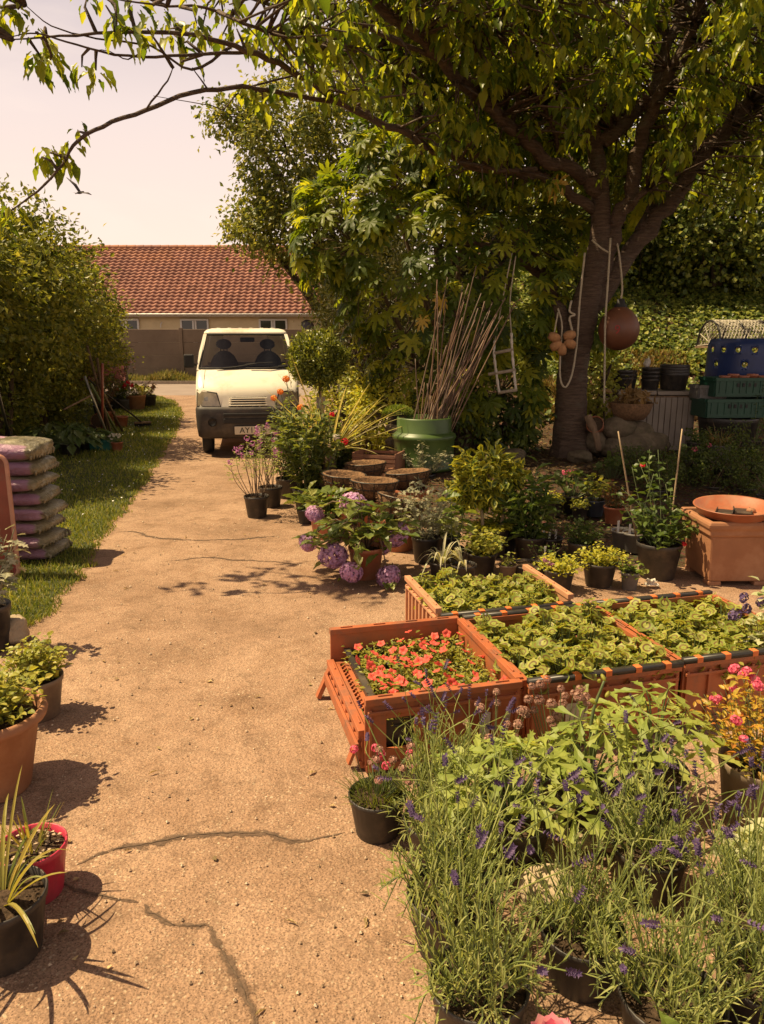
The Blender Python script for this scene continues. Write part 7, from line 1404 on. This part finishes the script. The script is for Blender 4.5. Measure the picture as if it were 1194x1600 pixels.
PT = Vector((bx_.x, bx_.y+.3, bz_+hb+.012))
def stackpots(x, y, r_, h, n, lab, step):
    for k in range(n):
        tt = thing('black_pot', f'black pot, {["lowest", "second", "third", "fourth", "topmost"][k if k < n-1 else 4]} of the '+lab, 'pot', PT+Vector((x, y, step*k)), rng.uniform(0, 3), 'nested black pots on the bin'); pot(tt, r_*(1-.01*k), h, M['black_pot'], r_*.84, rim=.2, soil=False)
stackpots(-.34, .05, .17, .16, 3, 'left nested stack on the grey bin', .045); stackpots(-.02, -.05, .12, .14, 4, 'middle nested stack on the grey bin', .05); stackpots(.30, -.02, .19, .22, 4, 'right, tallest nested stack on the grey bin', .035)
mb = MB(); mb.ball((0, 0, .03), (.05, .03, .06), 9, 7, wob=wobf(5, .3, 4)); o = mb.build('white_rag', M['whitep'], None, True, PT+Vector((-.02, .12, .31))); tag(o, 'scrap of white cloth lying on the middle stack of black pots', 'rag')
t = thing('black_crate', 'grey plastic basket right of the slatted bin, at the left end of the green crates', 'basket', P(1105, 622, 9.6)); 
def mcrate(t, w, d, h, m):
    for sy in (-1, 1):
        mb = MB(); mb.box((0, sy*d/2, h/2), (w, .02, h)); mb.box((0, sy*(d/2+.012), h-.02), (w+.03, .03, .04)); mb.box((0, sy*(d/2+.008), .03), (w, .02, .03))
        for k in range(9): mb.box((-w/2+.05+(w-.1)*k/8, sy*(d/2+.012), h*.5), (.016, .014, h*.7))
        mb.build('long_side', m, t)
    for sx_ in (-1, 1): mb = MB(); mb.box((sx_*w/2, 0, h/2), (.02, d-.03, h)); mb.box((sx_*(w/2+.012), 0, h-.02), (.03, d-.04, .04)); mb.build('short_side', m, t)
    mb = MB(); mb.box((0, 0, .012), (w-.03, d-.03, .02)); mb.build('base', m, t)
    for k in range(4): mb = MB(); mb.box((-w*.15+w*.09*k, -d/2-.0145, h*.62), (.03, .012, .045)); mb.build('vent_slot', M['rubber'], t)
mcrate(t, .34, .3, .17, M['grey_pot'])
M['greencrate'] = mat('green_crate_plastic', (.012, .06, .036), .45, var=.15, vs=4)
gc = P(1150, 650, 9.3)
for k, (lab, z, x) in enumerate((('lower green plastic crate right of the grey bin', gc.z-.02, .0), ('upper green plastic crate, holding terracotta pots, stacked on the lower one', gc.z+.24, .08))): t = thing('green_crate', lab, 'crate', (gc.x+x, gc.y+.2, z), R(2), 'green crates'); mcrate(t, .78, .44, .23, M['greencrate'])
for k in range(5): t = thing('terracotta_pot', ['leftmost', 'second', 'middle', 'fourth', 'rightmost'][k]+' of the small terracotta pots in the upper green crate', 'pot', (gc.x-.12+.12*k, gc.y+.15+.03*(k % 2), gc.z+.27), 0, 'small pots in the green crate'); pot(t, .065, .24 if k % 2 else .22, M['terra_plastic'], soil=False)
t = thing('black_tub', 'black tub supporting the green crates in deep shade', 'tub', (gc.x, gc.y+.2, float(gz(gc.x, gc.y+.2))+.004)); hz_ = gc.z-.03-t.location.z; pot(t, .36, hz_, M['black_pot'], .3, soil=False)
t = thing('blue_drum', 'half of a blue plastic drum pierced with round holes behind the green crates', 'drum', P(1172, 588, 10.3)); M['blue'] = mat('blue_drum_plastic', (.014, .032, .13), .4, var=.12)
mb = MB(); r_ = .60
zl = [(-.28, .10), (.10, .24), (.24, .30), (.30, .42), (.42, .50)]; taper = lambda z: r_*(1-.04*max(0, z-.1)-1.6*max(0, z-.40)**2*10*.4)
def cyl(a, z): q = taper(z); return (q*math.cos(a), q*math.sin(a), z)
na = 20; A = np.linspace(R(175), R(365), na+1)
for i_, (z0, z1) in enumerate(zl):
    for k in range(na):
        a0, a1 = A[k], A[k+1]; hole = (i_ == 3 and k % 2 == 1) or (i_ == 1 and k % 4 == 2)
        if not hole: mb.add([cyl(a0, z0), cyl((a0+a1)/2, z0), cyl(a1, z0), cyl(a1, z1), cyl((a0+a1)/2, z1), cyl(a0, z1)], [(0, 1, 4, 5), (1, 2, 3, 4)])
        else:
            am, zm = (a0+a1)/2, (z0+z1)/2; hr = .036; V = []; m_ = 16
            for j in range(m_):
                th = 2*PI*j/m_; c_, s_ = math.cos(th), math.sin(th); k2 = 1/max(abs(c_), abs(s_)); V += [cyl(am+hr*c_/r_, zm+hr*s_), cyl(am+(a1-a0)/2*c_*k2, zm+(z1-z0)/2*s_*k2)]
            mb.add(V, [(2*j, 2*j+1, (2*j+3) % (2*m_), (2*j+2) % (2*m_)) for j in range(m_)])
o = mb.build('body', M['blue'], t, True); wl_ = o.modifiers.new('weld', 'WELD'); wl_.merge_threshold = .002; sd_ = o.modifiers.new('thickness', 'SOLIDIFY'); sd_.thickness = .010; sd_.offset = 0
t.scale = (1, 1, 1.0)
lp = P(1145, 540, 11.3); t = thing('lobster_pot', 'lobster pot of grey netting over hoops sitting on the bank above the blue drum', 'lobster pot', lp, R(8)); M['net'] = mat('pale_net_cord', (.42, .38, .30), .9, var=.2)
fr = MB(); W_, H_, L_ = .30, .36, .78
def hoop(x, s=1): return [(x, W_*s*math.cos(a), H_*s*math.sin(a)) for a in np.linspace(0, PI, 11)]
for x in (-L_/2, 0, L_/2): fr.tube(hoop(x), .016, 6)
for y in (-W_, W_): fr.tube([(-L_/2, y, .0), (L_/2, y, .0)], .016, 6)
fr.build('frame', M['wire'], t); nb = MB(); ns, na = 15, 11
def np_(x, a): return (x, W_*1.02*math.cos(a)+rng.normal(0, .004), H_*1.02*math.sin(a)+rng.normal(0, .004))
for i_ in range(ns):
    for j in range(na):
        x0_, x1_ = -L_/2+L_*i_/ns, -L_/2+L_*(i_+1)/ns; a0, a1 = PI*j/na, PI*(j+1)/na
        nb.tube([np_(x0_, a0), np_(x1_, a1)], .0065, 4, caps=False); nb.tube([np_(x1_, a0), np_(x0_, a1)], .0065, 4, caps=False)
for sx_ in (-1, 1):
    for k in range(6):
        a = PI*k/6; nb.tube([(sx_*L_/2, W_*math.cos(a), H_*math.sin(a)), (sx_*L_/2, -W_*math.cos(a)*.3, .02)], .006, 4)
nb.build('netting', M['net'], t)
bb = MB(); bb.box((0, 0, -.02), (L_+.04, 2*W_+.04, .03)); bb.build('base_board', M['wood'], t)
mb = MB(); a = P(1062, 600, 9.6); mb.tube([(0, 0, 0), (-.12, -.1, -.32), (-.20, -.15, -.42)], .012, 6)
t = potted('leafy_herb', 'tall weedy stem at the right edge in front of the green crates', 'potted plant', 1176, 712, .12, .2, M['black_pot']); stemmy(t, .18, .85, .14, 6, 16, .06, .022, LF['green'], OVAL, .004)
rock(1132, 600, (.5, .35, .3), M['flint'], 'pale sunlit stone on the bank left of the blue drum', 103, 'rock', 'rock', onground(P(1108, 560, 11.6).x, 11.6)); rock(0, 0, (.4, .3, .3), M['flint'], 'pointed stone on the dry bank behind the nested pots', 104, 'rock', 'rock', onground(P(1018, 560, 12.0).x, 12.0), .5, .2)
